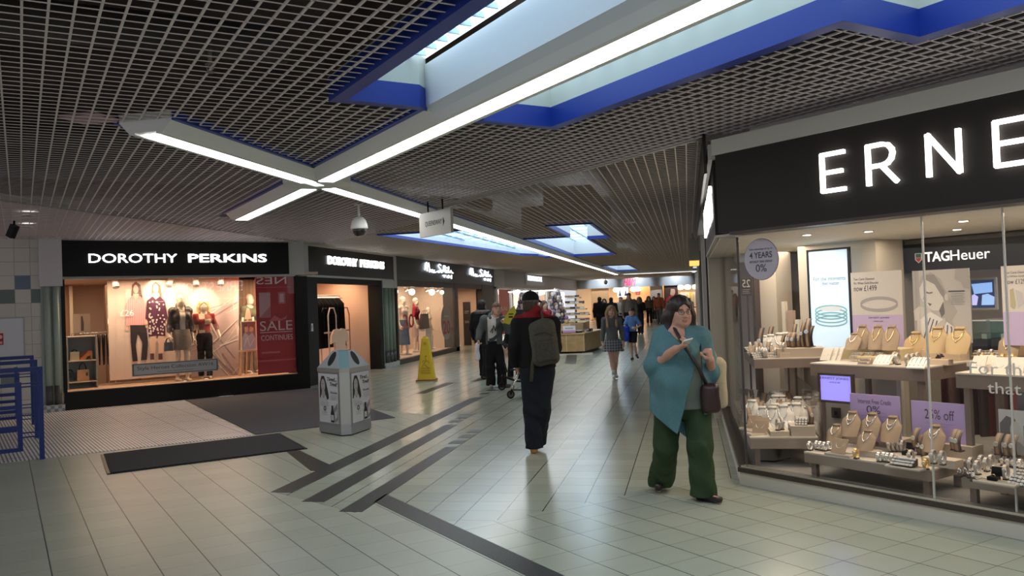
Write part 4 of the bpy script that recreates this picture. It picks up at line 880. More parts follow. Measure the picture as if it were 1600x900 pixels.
# goods: pairs of slippers clipped on tall display cones, folded scarves, small boxes
rg = random.Random(5)
GC = [(.04, .03, .04), (.55, .45, .42), (.75, .68, .62), (.16, .12, .12), (.35, .22, .16), (.30, .28, .33), (.62, .50, .36), (.10, .07, .10), (.80, .76, .74)]
def gift(kind, x, y, z, rz, col, col2, label, group, s=1.0):
    t = thing(kind, label, {'slipper': 'slipper', 'scarf': 'scarf', 'gift_box': 'box', 'toy': 'soft toy'}[kind], (x, y, z), rz, group)
    if kind == 'slipper':
        mb = MB(); mb.sphere((0, 0, .0), (.05*s, .03*s, .12*s), 8, 6); mb.build('sole', mat(col, .8), t); mb = MB(); mb.sphere((0, -.022*s, -.05*s), (.055*s, .04*s, .065*s), 8, 6); mb.build('cuff', mat(col2, .9), t)
    elif kind == 'scarf':
        mb = MB(); mb.sheet(lambda u, v: ((u-.5)*.18*s, -.03-.03*math.sin(v*3)+.015*math.sin(u*14), -.32*v*s), 8, 5); mb.sheet(lambda u, v: ((u-.5)*.18*s, .0, -.30*v*s), 3, 2); mb.build('cloth', mat(col, .9), t); mb = MB(); mb.sheet(lambda u, v: ((u-.5)*.18*s, -.066+.012*math.sin(u*14), -.32*s-.05*v), 8, 1); mb.build('fringe', mat(col2, .9), t)
    elif kind == 'toy':
        mb = MB(); mb.sphere((0, 0, .07*s), (.06*s, .05*s, .07*s), 8, 6); mb.build('body', mat(col, .9), t); mb = MB(); mb.sphere((0, -.01, .17*s), .05*s, 8, 6); mb.build('head', mat(col2, .9), t)
    else:
        mb = MB(); mb.cbox((0, 0, .05*s), (.22*s, .14*s, .10*s)); mb.build('box', mat(col, .6), t, bevel=.004); mb = MB(); mb.cbox((0, 0, .085*s), (.226*s, .146*s, .035*s)); mb.build('lid', mat(col2, .6), t)
    return t
for cx, cy, R0, z0, z1, nl, nm in ((-.95, .75, .42, .94, 1.98, 9, 'left'), (-.02, .95, .46, .94, 1.98, 9, 'right')):
    t = thing('display_cone', 'tall %s-hand wire display tower on the kiosk, hung with slippers' % nm, 'display stand', (KX+cx, KY+cy, z0), 0, 'display towers on the kiosk')
    mb = MB(); mb.lathe([(R0*.75, 0), (R0*.5, (z1-z0)*.55), (.10, z1-z0)], 14); mb.build('cone', mat((.10, .09, .09), .7), t); mb = MB(); mb.cyl((0, 0, z1-z0), (0, 0, z1-z0+.08), .02, n=8); mb.build('pole', STEEL, t)
    for l in range(nl):
        f = l/(nl-1); r = R0*.8*(1-f)+.13*f; n = int(7-2*f)
        for j in range(n):
            a = PI+PI*(j+.5)/n+(.2 if l % 2 else 0)
            gift('slipper', KX+cx+r*math.cos(a), KY+cy+r*math.sin(a), z0+.10+f*(z1-z0-.16), a+PI/2, rg.choice(GC), rg.choice(GC), 'fluffy slipper hung on the %s-hand kiosk tower' % nm, 'slippers on the %s-hand kiosk tower' % nm, 1.0)
BR = [(.45, .02, .06), (.55, .35, .10), (.35, .18, .45), (.08, .08, .12), (.6, .5, .55), (.7, .45, .2), (.20, .25, .40)]
for i in range(13):
    gift('toy', KX-1.2+i*.135, KY+.18+.05*(i % 2), .94, 0, rg.choice(BR), rg.choice(BR+GC), 'small soft toy in the row along the kiosk counter edge', 'soft toys along the kiosk counter', .95+.2*rg.random())
for i in range(14):
    gift('scarf', KX-1.32+i*.055, KY+.34, 1.42, .2*rg.random(), (.02, .018, .022), (.05, .04, .05), 'black scarf hanging at the left end of the kiosk', 'black scarves on the kiosk', 1.2)
t = thing('scarf_rail', 'short rail of black scarves at the left end of the kiosk', 'rail', (KX-1.36, KY+.36, .94)); mb = MB(); mb.tube([(0, 0, 0), (0, 0, .49), (.86, 0, .49), (.86, 0, 0)], .012, 6); mb.build('frame', STEEL, t)
t = thing('display_tray', 'tiered cream tray rack at the right end of the kiosk', 'display stand', (KX+.60, KY+1.0, .94)); TR = mat((.75, .62, .42), .6)
for l in range(5):
    mb = MB(); mb.prism([(-.30+.02*l, -.28), (.52-.09*l, -.22), (.52-.09*l, .3), (-.30+.02*l, .3)], .05+.18*l, .08+.18*l); mb.build('tray', TR, t)
mb = MB(); mb.cyl((0, .1, 0), (0, .1, 1.0), .03, n=8); mb.build('post', WHITE, t)
for l in range(5):
    for j in range(5-l//2):
        gift('gift_box', KX+.38+j*.15, KY+.80+.02*j, 1.023+.18*l, rg.uniform(-.3, .3), rg.choice(GC), rg.choice(BR+GC), 'small boxed gift on the %s tier from the bottom of the kiosk tray rack' % ordinal(l), 'boxed gifts on the kiosk rack tier %d' % (l+1), .62)
for j in range(6): gift('gift_box', KX+.78+j*.04, KY+.25+j*.22, .655, .6, rg.choice(GC), rg.choice(GC), 'small box on the low ledge at the right corner of the kiosk', 'boxes on the kiosk ledge', .8)
for j in range(5): gift('toy', KX-.1+j*.1, KY+.02, .65, 0, (.10, .03, .02), (.16, .05, .03), 'tiny brown trinket on the kiosk ledge left of the price card', 'trinkets on the kiosk ledge', .42)

# ------------------------------------------------------------------ wet floor cone
p = at_z(667, 596, 0); YEL = mat(srgb(214, 180, 20), .4)
t = thing('wet_floor_cone', 'tall yellow wet floor warning cone standing by the script shop', 'cone', (p[0], p[1], 0), R(10))
def sq(w, z, r=.25):
    o = []
    for cx, cy in ((1, 1), (-1, 1), (-1, -1), (1, -1)):
        for k in range(3):
            a = {(1, 1): 0, (-1, 1): PI/2, (-1, -1): PI, (1, -1): 1.5*PI}[(cx, cy)]+k*PI/4
            o.append((cx*w*(1-r)+w*r*math.cos(a), cy*w*(1-r)+w*r*math.sin(a), z))
    return o
mb = MB(); mb.hexa(sq(.185, .05), sq(.075, .94)); mb.hexa(sq(.075, .94), sq(.055, .955)); mb.hexa(sq(.05, .955), sq(.045, .985)); mb.build('body', YEL, t)
mb = MB(); mb.hexa(sq(.22, 0), sq(.22, .03)); mb.build('base', mat((.50, .46, .22), .6), t); mb = MB(); mb.hexa(sq(.225, .03), sq(.215, .055)); mb.build('band', mat((.20, .05, .02), .5), t)
OCH = mat((.50, .30, .01), .5)
def on_cone(a, z): return (a, -(.185-.11*(z-.05)/.89)-.002, z)
mb = MB()
for P, r in (([(0, .52), (.02, .46), (-.03, .40), (.03, .34), (.07, .30)], .010), ([(.02, .46), (.07, .44), (.09, .40)], .008), ([(.02, .46), (-.05, .47), (-.07, .42)], .008), ([(-.03, .40), (-.07, .34)], .010)): mb.tube([on_cone(*q) for q in P], r, 6)
mb.sphere(on_cone(.01, .56), .022, 8, 6); mb.tube([on_cone(-.10, .30), on_cone(.10, .30)], .006, 6); mb.build('pictogram', OCH, t)
me = fit_text('CAUTION', -.10, .10, .23, .265, -.165, OCH, t, size=1, ext=.004); fit_text('WET FLOOR', -.105, .105, .18, .215, -.171, OCH, t, size=1, ext=.004)
for s_ in (-1, 1): mb = MB(); mb.box(-.03, .03, s_*.09-.01, s_*.09+.01, .80, .86); mb.build('grip', OCH, t)

# ------------------------------------------------------------------ litter bin
BINL, BINC = .56, .13
def hexpoly(L, c, s=1.0):
    """three long and three short sides, the front short side facing -y"""
    pts, p, a = [], np.array([-c/2, 0.0]), 0.0
    for i in range(3):
        for ln in (c, L):
            pts.append(p.copy()); p = p+ln*np.array([math.cos(a), math.sin(a)]); a += PI/3
    P = np.array(pts); C_ = P.mean(0); return (P-C_)*s, C_
PB, CB = hexpoly(BINL, BINC)
t0_ = R(24.5); fc = np.array([-4.405, 10.14]); cc = fc-np.array([math.cos(t0_)*(-CB[0])-math.sin(t0_)*(-CB[1]), math.sin(t0_)*(-CB[0])+math.cos(t0_)*(-CB[1])])
t = thing('litter_bin', 'brushed steel litter bin with posters on its sides and round openings', 'litter bin', (cc[0], cc[1], 0), t0_)
STL = mat((.50, .50, .47), .35, .75); STLB = mat((.40, .41, .42), .4, .7)
mb = MB(); mb.prism([tuple(q) for q in PB], .015, .15); mb.build('base', STLB, t, bevel=.006)
mb = MB(); mb.prism([tuple(q*.985) for q in PB], .15, .82); mb.build('body', STL, t, bevel=.006)
mb = MB(); mb.prism([tuple(q*1.01) for q in PB], .82, .875); mb.build('rim', mat((.45, .42, .38), .4, .6), t, bevel=.006)
mb = MB(); mb.hexa([(*(q*.95), 0) for q in PB], [(*(q*.95), .015) for q in PB]); mb.build('foot', BLACK, t)
PT, _ = hexpoly(BINL*.28, BINC*.9)
lo_, hi_ = [np.array((*q, .875)) for q in PB], [np.array((*q, 1.095)) for q in PT]
SLOPE = [mat((.11, .22, .26), .35), mat((.29, .33, .36), .35)]
for i in range(6):
    j = (i+1) % 6; a, b, c, d = lo_[i], lo_[j], hi_[j], hi_[i]
    mb = MB(); nrm = np.cross(b-a, d-a); nrm = nrm/np.linalg.norm(nrm)
    mb.hexa([tuple(x-.012*nrm) for x in (a, b, c, d)], [tuple(x) for x in (a, b, c, d)]); mb.build('top_panel', SLOPE[0] if i % 2 == 0 else SLOPE[1], t)
    if i % 2:
        m_ = (a+b)/2*.47+(c+d)/2*.53+.002*nrm; u = (b-a)/np.linalg.norm(b-a); v = np.cross(nrm, u); mb = MB()
        mb.poly([tuple(m_+u*.075*math.cos(k*PI/14)+v*.105*math.sin(k*PI/14)) for k in range(28)]); mb.build('opening', mat((.006, .006, .008), .8), t)
        # poster on the long side, built in that side's own plane
        side = thing('side_poster', '', '', (0, 0, 0)); del side['label']; del side['category']; side.parent = t
        mid = (a+b)/2; ang = math.atan2(u[1], u[0]); on = np.array([math.sin(ang), -math.cos(ang)])*.004
        side.location = (mid[0]*.985+on[0], mid[1]*.985+on[1], .155); side.rotation_euler = (0, 0, ang)
        Wp, Hp = .49, .645; blk = (.02, .02, .022); gr = (.35, .34, .35)
        mb = MB(); mb.box(-Wp/2-.014, Wp/2+.014, -.003, .006, -.004, Hp+.012); mb.build('poster_frame', STLB, side)
        shapes_on(side, Wp, Hp, [('r', .0, .0, 1, 1, (.72, .72, .76)), ('p', [(.04, .50), (.06, .80), (.16, .95), (.30, .95), (.40, .82), (.50, .60), (.52, .50), (.40, .44), (.2, .46)], blk),
            ('e', .23, .76, .11, .13, (.50, .47, .46)), ('p', [(.17, .66), (.30, .66), (.36, .52), (.12, .52)], (.46, .43, .42)), ('p', [(.05, .42), (.12, .56), (.24, .50), (.36, .56), (.48, .40)], (.62, .62, .64)),
            ('l', [(.17, .79), (.21, .79)], .006, blk), ('l', [(.26, .79), (.30, .79)], .006, blk), ('l', [(.2, .69), (.27, .69)], .008, (.25, .15, .15)),
            ('p', [(.04, .56), (.1, .62), (.28, .58), (.3, .62), (.1, .68), (.04, .64)], blk)][:-1] +
            [('t', 'Tired...', .46, .855, .96, .93, blk, dict(shear=.2, off=.02)), ('t', 'Tired?', .60, .755, .98, .83, blk, dict(shear=.2, off=.02)), ('t', 'Floradix', .62, .60, .97, .645, blk, dict(shear=.2))] +
            lines(.62, .96, .56, 5, .022, gr) + lines(.08, .55, .40, 4, .022, gr) + [('e', .31, .285, .07, .045, blk), ('e', .31, .285, .045, .025, (.72, .72, .76)), ('r', .28, .278, .34, .29, blk)] + lines(.15, .45, .21, 3, .03, gr) +
            [('p', [(.62, .02), (.80, .02), (.80, .20), (.76, .28), (.755, .36), (.665, .36), (.66, .28), (.62, .20)], blk), ('r', .64, .06, .78, .17, (.62, .60, .60)), ('p', [(.80, .30), (.98, .42), (.98, .08), (.84, .02)], (.30, .29, .30)), ('p', [(.83, .22), (.96, .30), (.96, .14), (.85, .08)], (.62, .6, .62))], name='print')
# ------------------------------------------------------------------ blue guard rails
def barrier(px, py, label, L=2.6):
    p = at_z(px, py, 1.08); t = thing('guard_rail', label, 'barrier', (p[0], p[1], 0), R(46.1), 'blue guard rails at the entrance')
    B = mat((.011, .032, .20), .3); r = .026
    mb = MB(); mb.box(-r*2, 0, -r, r, 0, 1.10); mb.build('post', B, t, bevel=.005)
    mb = MB(); mb.box(-L, -r*2, -r, r, 1.05, 1.10); mb.build('top_rail', B, t, bevel=.005)
    mb = MB(); mb.box(-L, -L+.05, -r, r, 0, 1.05); mb.build('post', B, t, bevel=.005)
    mb = MB(); mb.box(-.27, -.22, -r*.8, r*.8, .12, .93); mb.build('gate_post', B, t, bevel=.005)
    for z in (.90, .64, .40, .14): mb = MB(); mb.box(-L+.1, -.27, -r*.8, r*.8, z-.022, z+.022); mb.build('gate_bar', B, t, bevel=.004)
    for z in (.91, .87, .33, .28): mb = MB(); mb.box(-.22, -.05, -.008, .008, z-.007, z+.007); mb.build('spigot', B, t)
barrier(66, 575, 'nearest blue tubular guard rail at the left edge'); barrier(58, 564, 'middle of the three blue guard rails at the left edge'); barrier(52.5, 557, 'farthest blue guard rail at the left edge, next to the pillar')
# ------------------------------------------------------------------ jeweller's shop on the right
EF = Fr((.38, 7.48), math.atan2(-.680, .733))
FASC = mat((.024, .018, .0155), .5, spec=.3); PLN = mat((.62, .58, .50), .4); DKBR = mat((.055, .038, .028), .4); TAUPE = mat((.30, .23, .18), .5); TAUPED = mat((.20, .15, .12), .5)
BEIGE = mat((.56, .50, .41), .6); CREAM = mat((.78, .74, .66), .6)
EL = 5.2
GX = .43          # the side glass runs along world x = GX
mb = MB(); mb.box(0, EL, 0, .12, 0, .112); struct(EF.put(mb, 'baseboard_right', PLN))
mb = MB(); mb.prism([(.38, 7.48), (.50, 7.50), (.50, 11.45), (.38, 11.45)], 0, .112); struct(mb.build('baseboard_right', PLN))
mb = MB(); mb.box(-.01, EL, -.015, .10, .112, .152); struct(EF.put(mb, 'trim_90', DKBR))
mb = MB(); mb.box(.02, EL, -.008, .08, .152, .168); struct(EF.put(mb, 'trim_91', mat((.62, .58, .50), .25, .6)))
mb = MB(); mb.prism([(.375, 7.49), (.49, 7.49), (.49, 11.45), (.375, 11.45)], .112, .16); struct(mb.build('trim_92', DKBR))
# panes of the front, their joints, the side panes
for i, (a, b) in enumerate(((.07, 1.685), (1.70, 2.225), (2.24, 3.6), (3.61, EL))):
    mb = MB(); mb.box(a, b, .02, .032, .168, 2.15); struct(EF.put(mb, 'window_%d' % (10+i), GLASS))
mb = MB()
for x in (1.6925, 2.2325, 3.605): mb.box(x-.005, x+.005, .018, .034, .168, 2.15)
struct(EF.put(mb, 'trim_93', mat((.62, .60, .56), .3)))
mb = MB(); mb.box(GX, GX+.012, 7.56, 11.45, .16, 2.15); struct(mb.build('window_14', GLASS))
mb = MB(); mb.cbox((GX+.012, 7.515, 1.155), (.02, .02, 1.98)); struct(mb.build('trim_94', mat((.05, .04, .035), .4)))
# floor, ceiling and back walls
def W3(s, k): q = EF.w(s, k); return (q[0], q[1])
mb = MB(); mb.prism([W3(.03, .04), W3(EL, .04), W3(EL, 5), (.45, 14), (.45, 7.56)], .10, .148); struct(mb.build('floor', mat((.36, .34, .31), .85, noise=.12, nscale=150)))
mb = MB(); mb.prism([W3(.03, .03), W3(EL, .03), W3(EL, 5), (.44, 14), (.44, 7.55)], 2.15, 2.2); struct(mb.build('ceiling', mat((.80, .77, .70), .7)))
mb = MB(); mb.prism([(.62, 14), (6, 14), (6, 13.9), (.62, 13.9)], 0, 2.2); mb.prism([W3(EL-.05, .1), W3(EL, .1), W3(EL, 5), W3(EL-.05, 5)], 0, 2.2); mb.box(.46, .50, 11.45, 14, 0, 2.2); struct(mb.build('wall_back', BEIGE))
mb = MB(); mb.box(1.6, EL+.4, 4.6, 4.7, .0, 2.2); struct(EF.put(mb, 'wall_back', BEIGE))
# fascia
SX = .262
def stroke(mb, pts, w, y0, y1):
    for (a0, c0), (a1, c1) in zip(pts, pts[1:]):
        dx, dz = a1-a0, c1-c0; L = math.hypot(dx, dz) or 1; nx, nz = -dz/L*w/2, dx/L*w/2; ex, ez = dx/L*w*.28, dz/L*w*.28
        mb.prism([(a0+nx-ex, c0+nz-ez), (a0-nx-ex, c0-nz-ez), (a1-nx+ex, c1-nz+ez), (a1+nx+ex, c1+nz+ez)], y0, y1, 'y')
GLY = {'E': ([[(0, 0), (0, 1)], [(0, 1), (.66, 1)], [(0, .5), (.58, .5)], [(0, 0), (.66, 0)]], .66),
       'R': ([[(0, 0), (0, 1)], [(0, 1), (.40, 1), (.56, .96), (.66, .84), (.68, .74), (.64, .60), (.54, .50), (.40, .46), (0, .46)], [(.36, .46), (.76, 0)]], .76),
       'N': ([[(0, 0), (0, 1)], [(0, 1), (.74, 0)], [(.74, 0), (.74, 1)]], .74),
       'S': ([[(.54, .86), (.44, .97), (.28, 1), (.10, .92), (.04, .76), (.12, .60), (.42, .46), (.56, .30), (.50, .10), (.32, 0), (.12, .03), (0, .16)]], .56),
       'T': ([[(0, 1), (.74, 1)], [(.37, 1), (.37, 0)]], .74), 'J': ([[(.4, 1), (.4, .2), (.3, .03), (.15, 0), (0, .12)]], .4),
       'O': ([[(.45+.45*math.cos(a*PI/10), .5+.5*math.sin(a*PI/10)) for a in range(21)]], .9)}
t = thing('shop_sign', 'large dark brown fascia with tall lit white letters over the jeweller window', 'shop sign', EF.w(0, -.15, 2.18), EF.rz)
mb = MB(); mb.box(0, EL, 0, .3, 0, .67); mb.build('fascia_board', FASC, t, bevel=.005); mb = MB(); mb.box(.12, EL, .0, .30, -.025, .0); mb.build('lip', DKBR, t)
LETW = mat((1, .98, .95), .4, 0, 3.0)
s0, H0 = 1.02, .285
for ch, s0, H0 in (('E', 1.02, .275), ('R', 1.395, .275), ('N', 1.835, .275), ('E', 2.27, .275), ('S', 2.65, .275), ('T', 3.0, .275), ('J', 3.6, .275), ('O', 3.9, .275), ('N', 4.35, .275), ('E', 4.75, .275)):
    mb = MB()
    for P in GLY[ch][0]: stroke(mb, [(s0+.03+a*H0, .220+c*H0) for a, c in P], .030, -.035, -.004)
    mb.build('letter', LETW, t)
t = thing('shop_sign', 'narrow dark side fascia with lit letters, facing the corridor', 'shop sign', (SX, 11.4, 2.18), R(-90))
mb = MB(); mb.box(0, 3.78, 0, .16, .0, .67); mb.build('fascia_board', FASC, t); x = .75
for ch in 'ERNEST JONES':
    if ch == ' ': x += .12; continue
    mb = MB()
    for P in GLY[ch][0]: stroke(mb, [(x+a*.24, .20+c*.28) for a, c in P], .034, -.03, -.003)
    mb.build('letter', LETW, t); x += GLY[ch][1]*.24+.075
mb = MB(); mb.box(-.02, EL, -.17, -.04, 2.85, 2.985); mb.box(.1, EL, .20, .35, 2.80, ZC+.06); struct(EF.put(mb, 'trim_95', mat((.62, .59, .54), .5)))
mb = MB(); mb.prism([(.225, 7.58), (.40, 7.45), (.46, 7.6), (.46, 17), (.225, 17)], 2.85, 2.985); struct(mb.build('trim_96', mat((.55, .52, .47), .5)))
mb = MB(); mb.prism([(.262, 7.62), (.38, 7.50), W3(.12, .02), (.45, 7.6), (.45, 11.45), (.262, 11.45)], 2.16, 2.18); struct(mb.build('trim_97', mat((.50, .47, .41), .4)))
mb = MB(); mb.prism([(.19, 7.75), (.215, 7.70), (.215, 17), (.19, 17)], 2.75, ZC+.06); struct(mb.build('trim_98', BLACK))
mb = MB(); mb.box(.30, .44, 7.62, 11.4, 2.142, 2.16); struct(mb.build('trim_99', mat((.55, .52, .46), .35)))
# lamps
for s_, k_, sx, sy, pw in ((.9, .45, 1.5, .3, 17), (2.6, .5, 1.8, .3, 20), (1.2, 1.9, 2.0, .6, 15), (3.0, 2.6, 2.0, .6, 12)):
    area('display_lamp', EF.w(s_, k_, 2.14), (0, 0, EF.rz), sx, sy, pw, (1, .82, .62))
area('display_lamp', (.95, 9.3, 2.14), (0, 0, 0), .6, 2.6, 30, (1, .86, .70))
for i, (s_, k_) in enumerate(((.35, .6), (.75, .9), (1.6, .8), (2.2, .9), (1.1, 1.7), (2.6, 1.6))):
    t = thing('downlight', ordinal(i)+' small recessed spotlight in the jeweller window ceiling', 'downlight', EF.w(s_, k_, 2.15), EF.rz, 'jeweller window spotlights')
    mb = MB(); mb.lathe([(.045, -.006), (.045, .0)], 16); mb.build('ring', STEEL, t); mb = MB(); mb.lathe([(.032, -.009), (.032, -.004)], 14); mb.build('lens', WARMLIT, t)
# back of the shop: columns, header, wall, screens
def colm(name, a, b, k, d, z0, z1, m, zc=None):
    x0_, _ = EF.px(a, 480, k); x1_, _ = EF.px(b, 480, k); mb = MB(); mb.box(x0_, x1_, k, k+d, z0, z1); struct(EF.put(mb, name, m)); return x0_, x1_
colm('wall_back', 1250, 1372, 2.05, .5, .148, 2.15, BEIGE); colm('wall_back', 1372, 1385, 2.3, .3, .148, 2.15, mat((.06, .05, .04), .5)); colm('wall_back', 1385, 1412, 2.6, .3, .148, 2.15, mat((.32, .29, .24), .5))
colm('wall_back', 1216, 1250, 3.2, .3, .148, 2.15, mat((.13, .11, .08), .5)); colm('wall_back', 1400, 1640, 4.0, .2, .148, 2.15, mat((.50, .44, .34), .6)); colm('wall_back', 1180, 1214, 2.6, .3, .148, 2.15, mat((.60, .53, .43), .6)); colm('trim_100', 1176, 1180, 2.5, .1, .148, 2.15, DKBR)
for i, (a, b) in enumerate(((1221, 1226), (1229, 1238), (1241, 1247))): colm('trim_%d' % (101+i), a, b, 1.95, .05, .148, 1.55-.1*i, [mat((.70, .63, .52), .4), mat((.45, .33, .26), .3), mat((.72, .66, .56), .4)][i])
xa, za = EF.px(1412, 383, 2.6); xb, zb = EF.px(1640, 360, 2.6); _, zl = EF.px(1412, 428, 2.6)
t = thing('brand_header', 'black header sign with white brand lettering inside the jeweller shop', 'sign', EF.w(xa, 2.6, zl), EF.rz); mb = MB(); mb.box(0, xb-xa, 0, .3, 0, za-zl); mb.build('board', BLACK, t); mb = MB(); mb.box(0, xb-xa, .02, .3, za-zl, 2.14-zl); mb.build('bulkhead', mat((.13, .115, .10), .5), t)
tx0, tz0 = EF.px(1446, 411, 2.6); tx1, tz1 = EF.px(1547, 393, 2.6); tm, _ = EF.px(1484, 405, 2.6); WL = mat((.95, .95, .95), .4, 0, .7); tw = za-zl
fit_text('TAG', tx0-xa, tm-xa, .36*tw, .70*tw, -.004, WL, t, size=1, ext=.003, off=.02); fit_text('Heuer', tm-xa+.01, tx1-xa, .36*tw, .70*tw, -.004, WL, t, size=1, ext=.003)
sx0, _ = EF.px(1430, 405, 2.6); sx1, _ = EF.px(1441, 405, 2.6); mb = MB(); w_ = (sx1-sx0); a = sx0-xa
mb.mi = 0; mb.prism([(a, .68*tw), (a, .46*tw), (a+w_/2, .34*tw), (a+w_, .46*tw), (a+w_, .68*tw)], -.004, 0, 'y'); mb.mi = 1; mb.prism([(a+.01, .52*tw), (a+.01, .47*tw), (a+w_/2, .37*tw), (a+w_-.01, .47*tw), (a+w_-.01, .52*tw)], -.006, -.004, 'y'); mb.mi = 2; mb.prism([(a+.01, .66*tw), (a+.01, .53*tw), (a+w_-.01, .53*tw), (a+w_-.01, .66*tw)], -.006, -.004, 'y')
mb.build('shield', [mat((.7, .7, .7), .3), mat((.6, .03, .03), .4), mat((.03, .14, .10), .4)], t)
def ppx(name, label, cat, x0p, x1p, y0p, y1p, k, base, sh, **kw):
    """poster given by its photo pixels on the plane k"""
    xm = (x0p+x1p)/2; xa, _ = EF.px(x0p, (y0p+y1p)/2, k); xb, _ = EF.px(x1p, (y0p+y1p)/2, k); _, za = EF.px(xm, y0p, k); _, zb = EF.px(xm, y1p, k)
    return poster(name, label, cat, EF, xa, xb, zb, za, k, base, sh, **kw)
ink = (.06, .05, .07)
BR_ = (.25, .55, .62)
def bangle(cx, cy, rx, ry, c, n=3, dv=.045):
    o = []
    for j in range(n): o += [('l', [(cx+rx*math.cos(a), cy-j*dv+ry*math.sin(a)) for a in np.linspace(0, 2*PI, 25)], .014, c)]
    return o
ppx('digital_screen', 'tall black framed digital screen showing blue bangles in the jeweller window', 'screen', 1267, 1328, 391, 548, 1.9, (.60, .77, .92), [('t', 'For the moments', .10, .70, .92, .74, (.10, .12, .16)), ('t', 'that matter.', .32, .655, .78, .69, (.10, .12, .16))]+bangle(.52, .40, .40, .05, BR_, 4, .035)+[('e', .52, .42, .30, .025, (.80, .90, .97))], frame=BLACK, emit=.55)
LIL = (.50, .40, .62); PPR = (.60, .56, .52)
ppx('price_poster', 'upright bracelet price poster with a lilac lower half, NOW 1499', 'poster', 1332, 1411, 424, 552, 1.74, PPR, [('r', 0, 0, 1, .47, LIL), ('t', 'Two Carat Diamond', .06, .90, .48, .93, ink), ('t', '9ct White Gold Bracelet', .06, .85, .56, .88, ink), ('t', 'now £1499', .06, .765, .52, .835, ink)]+bangle(.55, .61, .36, .075, (.36, .34, .33), 2, .02)+[('t', 'ERNEST JONES', .34, .42, .74, .445, ink), ('t', 'LOVE & LIFE', .43, .385, .62, .40, ink)])
g1, g2, g3, g4 = (.55, .53, .50), (.16, .15, .14), (.34, .32, .30), (.68, .65, .61)
ppx('portrait_poster', 'black and white advertising poster of a woman holding a baby', 'poster', 1428, 1517, 421, 535, 1.76, (.52, .50, .47), [('r', 0, 0, .12, 1, (.40, .38, .36)), ('r', .05, 0, .07, 1, g3), ('p', [(.08, .74), (.16, .92), (.34, .97), (.50, .88), (.62, .66), (.78, .42), (.68, .30), (.72, .1), (.55, .12), (.5, .5), (.2, .8)], (.42, .40, .37)),
    ('p', [(.12, .74), (.22, .90), (.40, .86), (.52, .70), (.55, .56), (.46, .44), (.34, .44), (.22, .52), (.14, .62)], g4), ('p', [(.20, .93), (.40, .94), (.56, .72), (.60, .55), (.50, .66), (.40, .80), (.26, .86)], (.30, .28, .26)), ('p', [(.46, .44), (.54, .56), (.56, .40), (.50, .34)], g2),
    ('l', [(.22, .70), (.30, .68), (.36, .69)], .012, g2), ('p', [(.26, .55), (.34, .53), (.30, .50)], g2), ('p', [(.20, .64), (.17, .60), (.22, .59)], (.5, .47, .44)), ('e', .60, .62, .035, .05, (.60, .57, .53)),
    ('p', [(0, .44), (.10, .50), (.28, .48), (.36, .40), (.24, .30), (.02, .30)], (.60, .57, .54)), ('p', [(.08, .30), (.30, .42), (.40, .38), (.56, .30), (.70, .22), (.78, .05), (.74, 0), (.10, 0)], (.78, .76, .73))] +
    [('l', [(.16+.08*i, .02), (.22+.075*i, .18), (.30+.06*i, .34-.02*i)], .010, (.10, .10, .11)) for i in range(7)] +
    [('p', [(.30, .10), (.40, .24), (.56, .34), (.58, .28), (.48, .16), (.36, .06)], (.58, .55, .51)), ('p', [(.05, .08), (.07, .40), (.11, .42), (.12, .10)], (.62, .6, .57)), ('p', [(.78, 1), (.76, .86), (.80, .84), (.86, .82), (.90, .74), (1, .72), (1, 1)], (.40, .38, .36)), ('r', .64, .69, .92, .705, ink)] + lines(.68, .92, .66, 6, .028, (.25, .24, .23), .006))
ppx('price_poster', 'upright lilac and grey price poster at the right edge, now 12', 'poster', 1567, 1640, 414, 540, 1.32, PPR, [('r', 0, 0, 1, .42, LIL), ('t', 'One Carat Diamond', .08, .90, .60, .93, ink), ('t', '18ct White Gold', .08, .855, .5, .88, ink), ('t', 'now £1299', .08, .77, .58, .83, ink), ('p', [(.18, .70), (.26, .72), (.30, .50), (.26, .45), (.18, .48)], (.42, .38, .22)), ('p', [(.30, .70), (.45, .66), (.48, .52), (.34, .46)], (.48, .46, .48))])
ppx('wall_screen', 'small blue screen set in the beige wall of the jeweller shop', 'screen', 1519, 1555, 437, 481, 3.3, (.12, .26, .62), [('r', 0, 0, 1, 1, (.03, .07, .22, .2)), ('p', [(.0, .86), (.9, .9), (.9, .55), (.1, .5)], (.25, .45, .85, .9)), ('p', [(.45, .46), (.7, .50), (.98, .38), (.95, .1), (.4, .1)], (.32, .50, .85, .9)), ('p', [(.0, .1), (.2, .1), (.28, .4), (.1, .5), (0, .45)], (.5, .5, .9, .9))], frame=mat((.55, .56, .55), .3, .4), emit=.5)
# glass counters behind
for i, (a, b, k) in enumerate(((1517, 1541, 2.9), (1547, 1572, 2.9))):
    x0_, _ = EF.px(a, 500, k); x1_, _ = EF.px(b, 500, k); _, zt_ = EF.px(a, 500, k); _, zm_ = EF.px(a, 530, k)
    t = thing('glass_counter', ['left', 'right'][i]+' glass topped counter at the back of the jeweller shop', 'counter', EF.w(x0_, k, .148), EF.rz); w_ = x1_-x0_
    mb = MB(); mb.box(0, w_, 0, .5, 0, zm_-.148); mb.build('cabinet', mat((.02, .018, .017), .3), t); mb = MB(); mb.box(0, w_, 0, .5, zm_-.148, zt_-.16); mb.build('glass_case', glass_mat('tint_glass', (.75, .88, .84)), t)
    mb = MB(); mb.box(0, w_, -.005, .5, zt_-.16, zt_-.148); mb.build('top', mat((.75, .80, .77), .2), t); mb = MB(); mb.box(.05, w_-.05, .1, .4, zm_-.147, zm_-.10); mb.build('tray', mat((.7, .68, .64), .6), t); mb = MB(); mb.box(0, w_, -.01, 0, (zm_-.148)*.75, (zm_-.148)*.77); mb.build('rail', STEEL, t)
